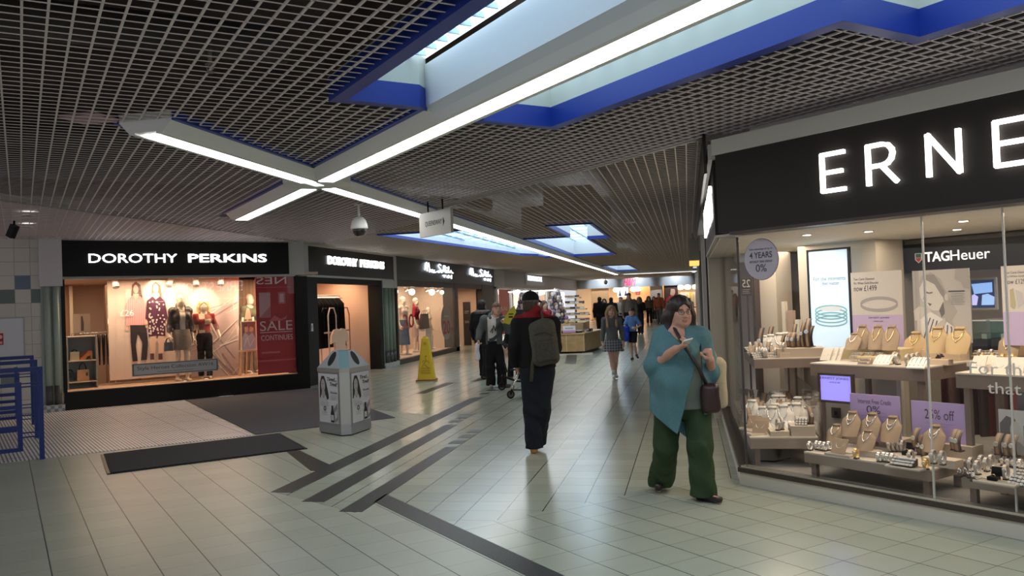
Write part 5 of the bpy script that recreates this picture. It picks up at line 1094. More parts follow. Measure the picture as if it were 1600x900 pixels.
# tables
def table(name, label, O, rz, w, d, z, ap, legs=True, zf=.148, only_right=False):
    t = thing(name, label, 'table', (*O[:2], zf), rz); h = z-zf
    mb = MB(); mb.box(0, w, 0, d, h-.012, h); mb.build('tabletop', mat((.62, .54, .44), .5), t, bevel=.002); mb = MB(); mb.box(.002, w-.002, .002, d-.002, h-ap, h-.012); mb.build('apron', TAUPE if z < .6 else TAUPED, t)
    if legs:
        for x in ((w-.06,) if only_right else (.06, w-.06)):
            for y in (.06, d-.06): mb = MB(); mb.box(x-.022, x+.022, y-.022, y+.022, 0, h-ap); mb.build('leg', TAUPED, t)
    return t
ZL, ZH = .355, 1.0
table('display_table', 'low taupe jewellery table in the middle of the window', EF.w(.62, .05), EF.rz, 1.04, .55, ZL, .085)
table('display_table', 'low taupe jewellery table at the lower right of the window', EF.w(1.87, .05), EF.rz, 1.5, .55, ZL, .085)
table('display_table', 'high brown jewellery table in the middle of the window', EF.w(.16, .83), EF.rz, 1.06, .88, ZH, .115)
table('display_table', 'high brown jewellery table at the right of the window', EF.w(1.60, .57), EF.rz, 1.8, .6, ZH, .115)
table('display_table', 'low beige watch table in the left corner of the window', (.475, 7.47), 0, .56, 2.6, .41, .10)
table('display_table', 'high beige watch table at the left of the window', (.62, 8.64), 0, .70, 1.45, ZH, .10, only_right=True)
# cards below
ppx('purple_screen', 'glowing violet screen with the jeweller name under the high table', 'screen', 1283, 1331, 587, 626, .78, (.30, .26, .85), [('t', 'ERNEST JONES', .0, .82, .92, .93, (.06, .05, .12)), ('t', 'LOVE & LIFE', .3, .70, .65, .76, (.06, .05, .12))], frame=DKBR, emit=.9)
LIL2 = (.52, .38, .68)
ppx('offer_card', 'lilac card reading Interest Free Credit 0% behind the low middle table', 'card', 1330, 1407, 617, 690, .625, LIL2, [('t', 'Interest Free Credit', .17, .80, .84, .90, ink), ('t', '0%', .34, .60, .62, .76, ink), ('r', .64, .62, .72, .625, ink)]+lines(.22, .80, .54, 1, .03, (.3, .25, .35)))
ppx('offer_card', 'lilac card reading 25% off behind the low middle table, right', 'card', 1426, 1515, 629, 713, .625, LIL2, [('t', '25% off', .24, .68, .76, .86, ink)]+lines(.24, .76, .60, 1, .03, (.3, .25, .35))+lines(.40, .62, .55, 1, .03, (.3, .25, .35)))
ppx('portrait_poster', 'black and white poster of a smiling couple at the lower right', 'poster', 1562, 1640, 642, 712, .625, (.62, .60, .57), [('p', [(.02, .25), (.02, .68), (.16, .86), (.34, .80), (.40, .55), (.30, .25)], g2), ('e', .34, .55, .11, .20, (.58, .54, .50)), ('p', [(.50, .2), (.50, .66), (.66, .82), (.9, .7), (.9, .2)], (.22, .2, .19)), ('e', .66, .55, .13, .22, (.64, .60, .56)), ('l', [(.60, .42), (.70, .42)], .006, g2), ('p', [(.0, 0), (.05, .25), (.4, .3), (.5, .2), (1, .25), (1, 0)], (.4, .38, .36))])
# wall below: panels, socket, striped cloth
colm('wall_back', 1336, 1395, 1.75, .05, .148, .9, mat((.50, .46, .38), .5)); colm('trim_105', 1395, 1402, 1.7, .05, .148, .9, CREAM); colm('wall_back', 1256, 1336, 1.5, .05, .148, .62, mat((.46, .41, .34), .5))
xs_, zs_ = EF.px(1306, 645, 1.48); t = thing('wall_socket', 'small dark socket plate on the low wall under the screens', 'socket', EF.w(xs_, 1.485, zs_), EF.rz); mb = MB(); mb.cbox((0, 0, 0), (.09, .02, .10)); mb.build('plate', DKBR, t); mb = MB(); mb.cbox((.005, -.012, 0), (.03, .01, .035)); mb.build('socket', BLACK, t)
xa, za = EF.px(1438, 592, 1.6); xb, zb = EF.px(1562, 668, 1.6)
t = thing('striped_curtain', 'hanging cloth with red and grey stripes under the right tables', 'curtain', EF.w(xa, 1.95, .30), EF.rz); n = 13
for i in range(n):
    mb = MB(); w_ = (xb-xa)/n; mb.sheet(lambda u, v, i=i: ((i+u)*w_, .05*math.sin((i+u)*2.4), v*.66), 3, 2); mb.build('fold', mat([(.20, .06, .06), (.10, .07, .065), (.30, .16, .15), (.07, .05, .05)][i % 4], .8), t)
# window stickers
t = thing('offer_roundel', 'round pale lilac sticker on the glass, 4 years interest free credit', 'sticker', EF.w(.31, .012, 1.935), EF.rz); mb = MB(); mb.lathe([(.172, -.003), (.172, .003)], 40, axis='y'); mb.build('disc', mat((.56, .51, .58), .5), t); mb = MB(); mb.lathe([(.176, -.001), (.176, .0035)], 40, axis='y'); mb.build('rim', mat((.16, .09, .16), .5), t)
for tx, a, b, c, d in (('Take advantage of up to', -.12, .12, .075, .095), ('4 YEARS', -.115, .115, .01, .062), ('INTEREST FREE CREDIT', -.115, .115, -.028, -.010), ('0%', -.055, .055, -.105, -.042)): fit_text(tx, a, b, c, d, -.0045, mat(ink, .5), t, size=1, ext=.0004, **(dict(off=.012) if 'YEARS' in tx else {}))
t = thing('vinyl_lettering', 'pale two line lettering stuck on the jeweller glass at right', 'lettering', EF.w(2.0, .014, .93), EF.rz); VN = mat((.75, .70, .62), .6)
fit_text('For the moments', -.02, .93, .125, .205, 0, VN, t, size=1, ext=.001); fit_text('that matter.', .09, .72, .0, .075, 0, VN, t, size=1, ext=.001)
xa, za = EF.px(1158, 436, 2.3); xb, zb = EF.px(1176, 462, 2.3)
t = poster('offer_sign', 'dark 25 percent sign seen mirrored at the left of the jeweller shop', 'sign', EF, xa, xb, zb, za, 2.3, (.05, .045, .035), lines(.1, .8, .35, 3, .1, (.35, .32, .26), .03)); t['label'] = 'dark sign with a mirrored 25, at the far left inside the jeweller window'
fit_text('25', -(xb-xa)*.36, (xb-xa)*.36, (za-zb)*.50, (za-zb)*.95, -.009, mat((.60, .56, .48), .5), t, size=1, ext=.001, mirror=True)
mb = MB(); mb.box(-.01, .01, 0, .01, -(zb-.148), 0); mb.build('stand', DKBR, t)
# ------------------------------------------------------------------ jewellery
SUEDE = mat((.40, .29, .19), .85); SUEDEY = mat((.56, .40, .20), .8); SUEDEW = mat((.74, .68, .58), .8); DARKP = mat((.07, .045, .035), .6)
GOLD = mat((.85, .62, .28), .25, .9); SILV = mat((.82, .80, .76), .2, .9); WHT = mat((.85, .82, .76), .5)
def neck_bust(mname, H=.20, W=.17, lean=.42, col=SUEDE, chains=((.30, .055),), cm=SILV):
    t = thing('necklace_bust', 'bust', 'necklace stand', (0, 0, 0))
    def hw(v): return W/2*(.86+.14*math.sin(v*PI)) if v < .62 else W/2*(1-.62*min(1, (v-.62)/.30)**.8)
    def P(u, v, off=0): x = (u-.5)*2*hw(v); return Vector((x, lean*H*v-.045*(1-(2*(u-.5))**2)*(1-.55*v)-off, H*v))
    mb = MB(); mb.sheet(lambda u, v: P(u, v), 14, 16)
    mb.sheet(lambda u, v: Vector(((u-.5)*2*hw(v)*.98, lean*H*v+.012, H*v)), 2, 12)
    # back easel and rounded neck opening
    mb.lathe([(.001, H*.965), (hw(.95)*1.0, H*.975), (hw(.95)*1.12, H*.955), (hw(.9)*1.05, H*.90)], 16, c=(0, lean*H*.93-.012, 0), sy=.62)
    mb.hexa([(-.03, .02, 0), (.03, .02, 0), (.03, lean*H*1.15, 0), (-.03, lean*H*1.15, 0)], [(-.02, lean*H*.8, H*.8), (.02, lean*H*.8, H*.8), (.02, lean*H*.8+.01, H*.8), (-.02, lean*H*.8+.01, H*.8)])
    mb.build('bust', col, t)
    for drop, r in chains:
        pts = []
        for a in np.linspace(-1, 1, 25):
            v = .90-(drop)*(1-a*a)**.75; u = .5+a*.5*min(1, .95*(hw(.88)/hw(max(v, .05)))*(1.0+.25*(1-a*a)))
            pts.append(P(min(max(u, .02), .98), v, .006))
        mb = MB(); mb.tube(pts, .0032, 6); mb.build('necklace', cm, t)
        if drop > .35: mb = MB(); mb.sphere(tuple(P(.5, .90-drop-.03, .008)), .007, 8, 6); mb.build('pendant', cm, t)
    return t
def loop_watch(col=SILV, r=.032, dial=WHT):
    t = thing('wristwatch', 'w', 'watch', (0, 0, 0)); mb = MB()
    for s_ in (-1, 1): mb.tube([(s_*.007, r*.8*math.cos(a), r+.008+r*math.sin(a)) for a in np.linspace(0, 2*PI, 20)][:-1], .0042, 6, closed=True)
    mb.tube([(0, r*.8*math.cos(a), r+.008+r*math.sin(a)) for a in np.linspace(0, 2*PI, 20)][:-1], .0055, 6, closed=True); mb.build('strap', col, t)
    mb = MB(); mb.T = Matrix.Translation((0, -r*.72, r*1.45)) @ Matrix.Rotation(.5, 4, 'X'); mb.lathe([(.017, -.004), (.018, .002), (.015, .005)], 16, axis='y', sy=1); mb.build('case', col, t)
    mb = MB(); mb.T = Matrix.Translation((0, -r*.72-.004, r*1.45+.003)) @ Matrix.Rotation(.5, 4, 'X'); mb.lathe([(.0135, -.002), (.0135, .0)], 14, axis='y'); mb.build('dial', dial, t)
    mb = MB(); mb.box(-.016, .016, -.014, .02, 0, .009); mb.build('foot', DARKP, t); return t
def hook_stand(H=.16, col=TAUPED):
    t = thing('bracelet_stand', 'h', 'watch stand', (0, 0, 0)); mb = MB(); n = 12
    for i in range(1):
        mb.sheet(lambda u, v: ((u-.5)*.042, -.04*math.sin(v*2.2)+.075*v*v, H*v), 3, n); mb.sheet(lambda u, v: ((u-.5)*.042, -.04*math.sin(v*2.2)+.075*v*v+.012+.01*(1-v), H*v), 3, n)
        mb.tube([(-.021, .02+.0, .004), (.021, .02, .004)], .006, 6)
    mb.build('arm', col, t); mb = MB(); mb.box(-.025, .025, -.012, .05, 0, .008); mb.build('foot', DARKP, t)
    mb = MB(); mb.T = Matrix.Translation((0, -.034, H*.55)); mb.lathe([(.017, -.004), (.018, .002)], 14, axis='y'); mb.build('watch_case', SILV, t)
    mb = MB(); mb.sheet(lambda u, v: ((u-.5)*.02, -.004-.04*math.sin(v*2.2)+.075*v*v, H*v), 2, n); mb.build('watch_strap', mat((.32, .21, .12), .5), t); return t
def ring_box():
    t = thing('ring_box', 'r', 'ring box', (0, 0, 0)); mb = MB(); mb.box(-.03, .03, -.03, .03, 0, .032); mb.build('base', BLACK, t, bevel=.003); mb = MB(); mb.T = Matrix.Translation((0, .03, .032)) @ Matrix.Rotation(-.25, 4, 'X'); mb.box(-.03, .03, 0, .022, 0, .06); mb.build('lid', BLACK, t, bevel=.003)
    mb = MB(); mb.tube([(.011*math.cos(a), -.004, .036+.011*math.sin(a)) for a in np.linspace(0, 2*PI, 14)][:-1], .002, 6, closed=True); mb.build('ring', GOLD, t); return t
def ring_pad(nr=3, nc=4, col=DARKP, sq=WHT):
    t = thing('ring_pad', 'p', 'ring pad', (0, 0, 0)); W_, D_, H_ = .10, .085, .05; mb = MB(); mb.prism([(0, 0), (D_, 0), (D_, H_), (D_*.9, H_)], -W_/2, W_/2, 'x'); mb.build('pad', col, t, bevel=.002)
    mb = MB(); a = math.atan2(H_, D_*.9)
    for i in range(nr):
        for j in range(nc):
            f = (i+.5)/nr; mb.cbox((-W_/2+(j+.5)*W_/nc, D_*.9*f-.003, H_*f+.004), (W_/nc*.7, .016, .012))
    mb.build('rings', sq, t); return t
def ring_stand(col=WHT):
    t = thing('ring_stand', 'q', 'ring stand', (0, 0, 0)); mb = MB(); mb.lathe([(.022, 0), (.022, .012), (.012, .018), (.008, .03)], 14); mb.build('foot', DARKP, t); mb = MB(); mb.tube([(.012*math.cos(a), 0, .040+.013*math.sin(a)) for a in np.linspace(0, 2*PI, 14)][:-1], .0032, 6, closed=True); mb.build('ring', SILV, t); mb = MB(); mb.sphere((0, -.002, .054), .006, 8, 6); mb.build('stone', WHT, t); return t
def arch_pad(col=WHT):
    t = thing('bracelet_ramp', 'a', 'bracelet stand', (0, 0, 0)); mb = MB(); mb.sheet(lambda u, v: ((u-.5)*.15, -.02+.14*v, .004+.075*math.sin(v*1.9)), 4, 10); mb.sheet(lambda u, v: ((u-.5)*.15, -.02+.14*v, .075*math.sin(v*1.9)-.004), 4, 10); mb.build('ramp', col, t)
    mb = MB()
    for j in range(4): mb.tube([(-.055+.037*j, -.02+.14*v, .0075+.075*math.sin(v*1.9)) for v in np.linspace(.08, .92, 9)], .003, 6)
    mb.build('bracelets', SILV, t); return t
def easel_pad(col=SUEDEW, w=.10, h=.13):
    t = thing('pendant_card', 'c', 'pendant stand', (0, 0, 0)); mb = MB(); mb.prism([(0, 0), (.012, 0), (.012+h*.55, h*.85), (h*.55, h*.85)], -w/2, w/2, 'x'); mb.prism([(.06, 0), (.07, 0), (h*.5, h*.7), (h*.46, h*.7)], -w/6, w/6, 'x'); mb.build('card', col, t, bevel=.002)
    mb = MB(); mb.tube([(w*.3*math.cos(a), .55*(h*.7+.35*h*math.sin(a))/.85-.004, h*.62+h*.35*math.sin(a)*.9) for a in np.linspace(PI, 2*PI, 12)], .002, 5); mb.build('chain', SILV, t); return t
def riser(O, rz, w, d, h, label, col=(.56, .45, .33)):
    t = thing('display_block', label, 'display block', O, rz); mb = MB(); mb.box(-w/2, w/2, 0, d, 0, h); mb.build('block', mat(col, .6), t, bevel=.002); mb = MB(); mb.box(-w/2, w/2, 0, d, h, h+.003); mb.build('top_sheet', mat(tuple(min(1, c*1.2) for c in col), .6), t); return t
def tray(O, rz, w, d, label, col=(.42, .35, .27)):
    t = thing('jewellery_tray', label, 'tray', O, rz); mb = MB(); mb.box(-w/2, w/2, 0, d, 0, .008); mb.build('base', mat(col, .6), t)
    mb = MB(); f = .008
    for b in ((-w/2, w/2, 0, f), (-w/2, w/2, d-f, d), (-w/2, -w/2+f, f, d-f), (w/2-f, w/2, f, d-f)): mb.box(*b, .008, .016)
    mb.build('rim', mat((.66, .58, .46), .5), t); return t
ITEMS = {}
def put(proto, s_, k_, z, rz, grp, noun, where):
    first = proto.get('used', 0) == 0
    o = proto if first else dup(proto)
    proto['used'] = 1
    if 'used' in o.keys() and o is not proto: del o['used']
    o.location = EF.w(s_, k_, z); o.rotation_euler = (0, 0, rz); o['group'] = grp
    ITEMS.setdefault((grp, noun, where), []).append(o); return o
def putw(proto, x, y, z, rz, grp, noun, where):
    q = np.array([x, y])-EF.o[:2]; return put(proto, q[0]*EF.c+q[1]*EF.s, -q[0]*EF.s+q[1]*EF.c, z, rz, grp, noun, where)
def putp(proto, px, py, z, grp, noun, where, rz=None):
    s_, k_ = EF.fl(px, py, z); return put(proto, s_, k_, z, EF.rz+(0 if rz is None else rz), grp, noun, where)
# prototypes
B1 = neck_bust('b1', .20, .17, .42, SUEDE, ((.40, 0), (.26, 0))); B2 = neck_bust('b2', .15, .15, .55, SUEDE, ((.42, 0),)); B3 = neck_bust('b3', .22, .20, .40, SUEDEY, ((.30, 0), (.42, 0)), GOLD); B4 = neck_bust('b4', .22, .16, .35, SUEDE, ((.5, 0),), GOLD)
WS, WG = loop_watch(), loop_watch(GOLD, .034, mat((.8, .7, .5), .4)); WL_ = loop_watch(mat((.55, .50, .44), .35, .5), .045); HK, HKB = hook_stand(.15, mat((.16, .11, .08), .5)), hook_stand(.24, mat((.06, .045, .04), .5)); RB = ring_box(); RP, RPW = ring_pad(), ring_pad(2, 4, SUEDE, SILV); RS = ring_stand(); AP = arch_pad(); EP, EPB = easel_pad(), easel_pad(SUEDE, .12, .12)
# low middle table
lm = 'low middle table'; RISC = (.52, .42, .32)
def ris(px, py, z, w, d, h, label, rz=0, col=RISC): s_, k_ = EF.fl(px, py, z); return riser(EF.w(s_, k_, z), EF.rz+rz, w, d, h, label, col)
ris(1338, 694, ZL, .34, .16, .085, 'long beige block behind the chains on the low middle table'); ris(1392, 700, ZL, .22, .14, .075, 'beige block under the right chain bust on the low middle table'); ris(1352, 714, ZL, .16, .10, .045, 'small beige block in front of the busts on the low middle table')
ris(1492, 716, ZL, .26, .17, .095, 'tall beige block at the right end of the low middle table', rz=0, col=(.50, .41, .31)); ris(1466, 730, ZL, .24, .12, .055, 'low beige step before the tall block on the low middle table', col=(.54, .44, .33))
def bz(px, py, z): return EF.fl(px, py, z)
for px, py, z, b in ((1326, 681, ZL+.089, B1), (1357, 684, ZL+.089, B1), (1389, 690, ZL+.079, B1), (1301, 691, ZL+.006, B2), (1350, 703, ZL+.049, B2), (1456, 706, ZL+.05, B1)):
    putp(b, px, py, z, 'necklace busts on the low middle table', 'taupe necklace bust', lm)
for px, py in ((1266, 704), (1277, 703), (1283, 704), (1289, 705), (1296, 704)): putp(WS, px, py, ZL, 'watches at the left end of the low middle table', 'steel loop watch', 'left end of the '+lm)
for px, py in ((1374, 722), (1382, 722), (1388, 723), (1395, 724)): putp(WS, px, py, ZL, 'watches in the middle of the low middle table', 'steel loop watch', 'front middle of the '+lm)
for px, py in ((1338, 717), (1447, 734)): putp(WG, px, py, ZL, 'gold watches at the front of the low middle table', 'gold loop watch', 'front edge of the '+lm)
s_, k_ = EF.fl(1302, 712, ZL); tray(EF.w(s_+.03, k_, ZL), EF.rz, .22, .12, 'flat tray at the left front of the low middle table'); putp(EPB, 1308, 708, ZL+.016, 'sloping pads on the low middle table', 'sloping taupe pad', lm)
s_, k_ = EF.fl(1405, 733, ZL); tray(EF.w(s_+.02, k_, ZL), EF.rz, .26, .12, 'flat tray at the right front of the low middle table'); 
for px, py in ((1400, 727), (1408, 728), (1414, 729)): putp(RP, px, py, ZL+.016, 'ring pads on the low middle table', 'small black ring pad', 'tray of the '+lm)
for px, py in ((1392, 706), (1399, 706), (1406, 706), (1412, 707)): putp(WL_, px, py, ZL, 'wide watches on the low middle table', 'wide loop watch', 'back of the '+lm)
putp(RB, 1418, 711, ZL, 'ring boxes on the low tables', 'open black ring box', lm)
for px, py, z in ((1431, 700, ZL+.055), (1438, 711, ZL+.0), (1445, 714, ZL+.0), (1491, 704, ZL+.098), (1497, 706, ZL+.098)): putp(HK, px, py, z, 'bracelet arms on the low middle table', 'brown bracelet arm', lm)
for px, py, z in ((1424, 724, ZL), (1459, 725, ZL+.058), (1473, 727, ZL+.058)): putp(WL_, px, py, z, 'wide watches on the low middle table', 'wide loop watch', 'back of the '+lm)
# low right table
lr = 'low right table'
ris(1588, 722, ZL, .34, .14, .075, 'long beige block at the back of the low right table')
for px, py in ((1499, 745), (1508, 744), (1516, 747), (1521, 752)): putp(RS, px, py, ZL, 'ring stands on the low right table', 'small ring stand', lr)
for px, py in ((1518, 737), (1528, 742), (1534, 733), (1542, 737), (1550, 732)): putp(WL_, px, py, ZL, 'wide watches on the low right table', 'wide loop watch', lr)
putp(RB, 1553, 752, ZL, 'ring boxes on the low tables', 'open black ring box', lr); s_, k_ = EF.fl(1552, 758, ZL); tray(EF.w(s_, k_, ZL), EF.rz, .26, .11, 'flat tray at the front of the low right table')
for px, py in ((1560, 711), (1574, 713), (1584, 714)): putp(HK, px, py, ZL+.078, 'bracelet arms on the low right table', 'brown bracelet arm', lr)
for px, py in ((1568, 728), (1577, 730), (1586, 731), (1595, 733)): putp(WS, px, py, ZL, 'watches on the low right table', 'steel loop watch', lr)
putp(WL_, 1572, 750, ZL, 'wide watches on the low right table', 'wide loop watch', lr)
for px, py in ((1586, 758), (1598, 761), (1592, 748)): putp(RP, px, py, ZL, 'ring pads on the low right table', 'black ring pad', lr)
# high middle table
hm = 'high middle table'; YB = (.62, .52, .30)
riser(EF.w(.42, 1.34, ZH), EF.rz, .62, .30, .10, 'long yellowish block behind the bracelets on the high middle table', YB); ris(1355, 566, ZH, .20, .10, .045, 'low yellowish step on the high middle table', col=YB); ris(1470, 563, ZH, .34, .16, .09, 'beige block under the golden busts on the high middle table', col=(.60, .48, .34)); ris(1463, 570, ZH, .20, .08, .04, 'low beige step at the right of the high middle table', col=(.60, .48, .34))
for px, py, z, b in ((1330, 546, ZH+.103, B2), (1343, 545, ZH+.103, B4), (1367, 546, ZH+.103, B4), (1389, 547, ZH+.103, B4), (1426, 556, ZH+.03, B3), (1460, 551, ZH+.093, B3), (1494, 553, ZH+.093, B3)): putp(b, px, py, z, 'necklace busts on the high middle table', 'tan necklace bust', hm)
for px, py in ((1288, 563), (1297, 563), (1305, 563)): putp(EP, px, py, ZH, 'white pendant pads on the high middle table', 'small white pendant pad', hm)
for px, py in ((1312, 557), (1325, 558)): putp(AP, px, py, ZH+.012, 'bracelet ramps on the high middle table', 'cream bracelet ramp', hm)
for px, py in ((1378, 570), (1432, 575)): putp(AP, px, py, ZH, 'bracelet ramps on the high middle table', 'cream bracelet ramp', hm)
for px, py in ((1343, 566), (1347, 570), (1334, 560), (1351, 560), (1360, 559), (1368, 560)): putp(RPW, px, py, ZH+(.0 if py > 563 else .03), 'bracelet pads on the high middle table', 'brown bracelet pad', hm)
for px, py in ((1399, 568), (1403, 570), (1419, 572), (1427, 571), (1434, 569)): putp(WL_, px, py, ZH, 'gold bracelets at the front of the high middle table', 'gold bracelet loop', 'front of the '+hm)
for px, py in ((1404, 557), (1412, 557), (1419, 560), (1424, 556), (1360, 549), (1366, 549), (1374, 550)): putp(WG, px, py, ZH+.01, 'gold watches at the back of the high middle table', 'gold loop watch', 'back of the '+hm)
for px, py, z in ((1466, 560, ZH+.043), (1471, 558, ZH+.043), (1300, 552, ZH), (1308, 552, ZH), (1316, 552, ZH), (1322, 550, ZH)): putp(RS, px, py, z, 'ring stands on the high middle table', 'small ring stand', hm)
# high right table
hr = 'high right table'
ris(1545, 574, ZH, .34, .12, .035, 'low beige block at the left of the high right table'); ris(1590, 574, ZH, .30, .12, .03, 'low beige block at the right of the high right table')
putp(B4, 1574, 561, ZH+.05, 'necklace busts on the high right table', 'tan necklace bust', hr); putp(B3, 1583, 556, ZH+.06, 'necklace busts on the high right table', 'tan necklace bust', hr)
for i in range(9): putp([RPW, WS, RP][i % 3], 1526+i*6, 557+(i % 3)*2, ZH+.02, 'jewellery on the high right table', 'small jewellery piece', 'back of the '+hr)
for i in range(8): putp([RS, WG][i % 2], 1528+i*8, 567+(i % 2), ZH+.038, 'jewellery on the high right blocks', 'small jewellery piece', 'blocks of the '+hr)
for px, py in ((1526, 580), (1541, 579), (1560, 583), (1586, 583)): putp(EP, px, py, ZH, 'white pads on the high right table', 'small white pad', 'front of the '+hr)
# left corner: low table
ll = 'low left table'; hl = 'high left table'; rj = random.Random(11)
riser((.92, 7.50, .41), 0, .20, .22, .085, 'taupe block at the right front corner of the low left table', (.46, .38, .29)); riser((.73, 7.50, .41), 0, .16, .24, .04, 'lower taupe block beside the corner block on the low left table', (.50, .42, .32))
putw(HK, 1.0, 7.60, .50, .2, 'bracelet arms on the low left table', 'slim brown bracelet arm', ll)
putw(RP, .91, 7.54, .498, -.2, 'ring pads on the low left table', 'dark ring pad', ll); putw(WL_, .72, 7.56, .453, .3, 'wide watches on the low left table', 'wide loop watch', ll); putw(WL_, .76, 7.60, .453, .1, 'wide watches on the low left table', 'wide loop watch', ll)
for x, y, r in ((.56, 7.56, .5), (.60, 7.72, .7), (.53, 7.85, .4)): tray((x, y, .41), r, .16, .12, ['front', 'middle', 'rear'][int((y-7.5)*6)]+' small tray at the left edge of the low left table', (.62, .56, .46))
for x, y, r in ((.56, 7.60, .5), (.60, 7.77, .7), (.53, 7.90, .4)): putw(EPB, x, y, .426, r-.9, 'sloping dark pads on the low left table', 'sloping dark pad', ll)
for x, y, z in ((.72, 7.86, .41), (.82, 7.78, .41), (.94, 7.82, .41), (1.0, 7.90, .41), (.66, 7.98, .41), (.80, 8.0, .41), (.92, 8.08, .41)): putw(rj.choice([EP, AP]), x, y, z, rj.uniform(-.4, .6), 'cream pads on the low left table', 'cream jewellery pad', ll)
for r_ in range(7):
    for c_ in range(5):
        x, y = .53+c_*.105+rj.uniform(-.02, .02), 8.22+r_*.20+rj.uniform(-.03, .03)
        putw(rj.choice([EP, WL_, RP, WS, RPW, HK, AP]), x, y, .41+.012*r_, rj.uniform(-.5, .5), 'watches and pads filling the back of the low left table', 'jewellery piece', 'crowded back of the '+ll)
# a second, denser layer on the left tables
CU = neck_bust('cu', .17, .15, .30, mat((.80, .75, .66), .7), ((.45, 0),), SILV)
for i, (x, y, sc) in enumerate(((.70, 7.92, 1.2), (.80, 7.90, 1.3), (.93, 7.95, 1.35), (.62, 8.05, 1.1), (.75, 8.12, 1.2), (.88, 8.15, 1.2), (1.0, 8.02, 1.1))): putw(CU, x, y, .41, rj.uniform(-.5, .3), 'cream busts on the low left table', 'cream bust', ll).scale = (sc,)*3
for r_ in range(6):
    for c_ in range(6): putw(rj.choice([HK, HK, WL_, RP, CU]), .53+c_*.09+rj.uniform(-.02, .02), 8.28+r_*.17, .42, rj.uniform(-.8, .3), 'bracelet arms crowding the low left table', 'crowded piece', 'among the crowd on the '+ll).scale = (1.25,)*3
for i, (x, y, p, sc) in enumerate(((.83, 9.05, CU, 1.1), (.90, 9.0, CU, 1.2), (.97, 9.06, CU, 1.2), (1.04, 9.1, CU, 1.0), (.78, 9.2, CU, 1.0))): putw(p, x, y, ZH+.03, rj.uniform(-.5, .2), 'cream busts on the high left table', 'cream bust', hl).scale = (sc,)*3
for i, (x, y, sc) in enumerate(((.72, 9.0, 1.5), (1.12, 8.84, 1.3), (1.20, 8.86, 1.1), (1.05, 8.92, 1.2), (.93, 8.94, 1.1))): putw(HKB, x, y, ZH+(.09 if y < 8.95 and x > 1 else 0), rj.uniform(-.9, -.3), 'dark curved arms on the high left table', 'dark curved arm', hl).scale = (sc*.8,)*3
for r_ in range(4):
    for c_ in range(4): putw(rj.choice([WL_, RP, RPW, HK, EPB]), .66+c_*.065+rj.uniform(-.01, .01), 8.69+r_*.085, ZH, rj.uniform(-.8, .3), 'small pieces at the front of the high left table', 'small piece', 'among the crowd on the '+hl)
# left corner: high table
riser((1.08, 8.68, ZH), 0, .46, .30, .085, 'taupe block at the right front of the high left table', (.42, .34, .26)); riser((.92, 8.66, ZH), 0, .10, .20, .045, 'narrow low step beside the block on the high left table', (.46, .37, .28))
for x, y, z, p in ((1.16, 8.78, ZH+.09, HKB), (1.08, 8.86, ZH+.09, HK), (1.02, 8.82, ZH+.09, HK), (.99, 8.90, ZH+.09, HK), (.84, 9.25, ZH, HKB), (.90, 9.15, ZH, HK), (.96, 9.12, ZH, HK)): putw(p, x, y, z, -.5, 'tall bracelet arms on the high left table', 'curved bracelet arm', hl)
for x, y in ((.86, 9.0), (.94, 9.02), (1.02, 9.04), (.80, 9.1), (.90, 9.14)): putw(EP, x, y, ZH+.04, rj.uniform(-.4, .4), 'cream pendant pads on the high left table', 'cream pendant pad', hl)
for x, y, p in ((.68, 8.72, RPW), (.74, 8.70, WL_), (.70, 8.82, RP), (.78, 8.78, RPW), (.84, 8.74, WL_), (.70, 8.94, WL_), (.77, 8.90, RP), (.84, 8.88, RPW), (.66, 9.05, RPW), (.72, 9.10, RP), (.68, 9.22, WL_), (.75, 9.20, EPB), (.92, 8.70, WL_), (.90, 8.80, WL_)): putw(p, x, y, ZH if x < .87 else ZH+.048, rj.uniform(-.6, .3), 'watches and pads at the front of the high left table', 'jewellery piece', 'front of the '+hl)
for r_ in range(4):
    for c_ in range(5): putw(rj.choice([WL_, RP, WS, EPB]), .67+c_*.12, 9.3+r_*.17, ZH, rj.uniform(-.5, .5), 'watches and pads filling the back of the high left table', 'jewellery piece', 'crowded back of the '+hl)
DESC = {'wristwatch': 'loop watch', 'bracelet_stand': 'bracelet arm', 'ring_box': 'ring box', 'ring_pad': 'ring pad', 'ring_stand': 'ring stand', 'bracelet_ramp': 'bracelet ramp', 'pendant_card': 'sloping pad', 'necklace_bust': 'necklace bust'}
for (g, noun, where), L in ITEMS.items():
    kinds = {}
    for o in L: kinds.setdefault(o.name.split('.')[0], []).append(o)
    for kn, KL in kinds.items():
        KL.sort(key=lambda o: to_px(o.location)[0]); nn = noun if len(kinds) == 1 else DESC[kn]
        for i, o in enumerate(KL): o['label'] = ('%s %s from the left, %s' % (ordinal(i), nn, where)) if len(KL) > 1 else '%s on the %s' % (nn, where)
for o in bpy.data.objects:
    if 'used' in o.keys(): del o['used']
# clear partition between the left corner and the middle tables, dangling cable
mb = MB(); mb.box(1.045, 1.053, 7.40, 9.2, .148, .80); struct(mb.build('window_15', GLASS))
t = tag(MB().tube([EF.w(*EF.fl(x, y, .155), .155) for x, y in ((1184, 720), (1210, 721), (1235, 716))]+[EF.w(*EF.fl(x, y, .155), .155) for x, y in ((1262, 749), (1310, 752), (1345, 748))][:0], .006, 6).build('power_cable', BLACK), 'black cable lying on the window floor under the low left table', 'cable')
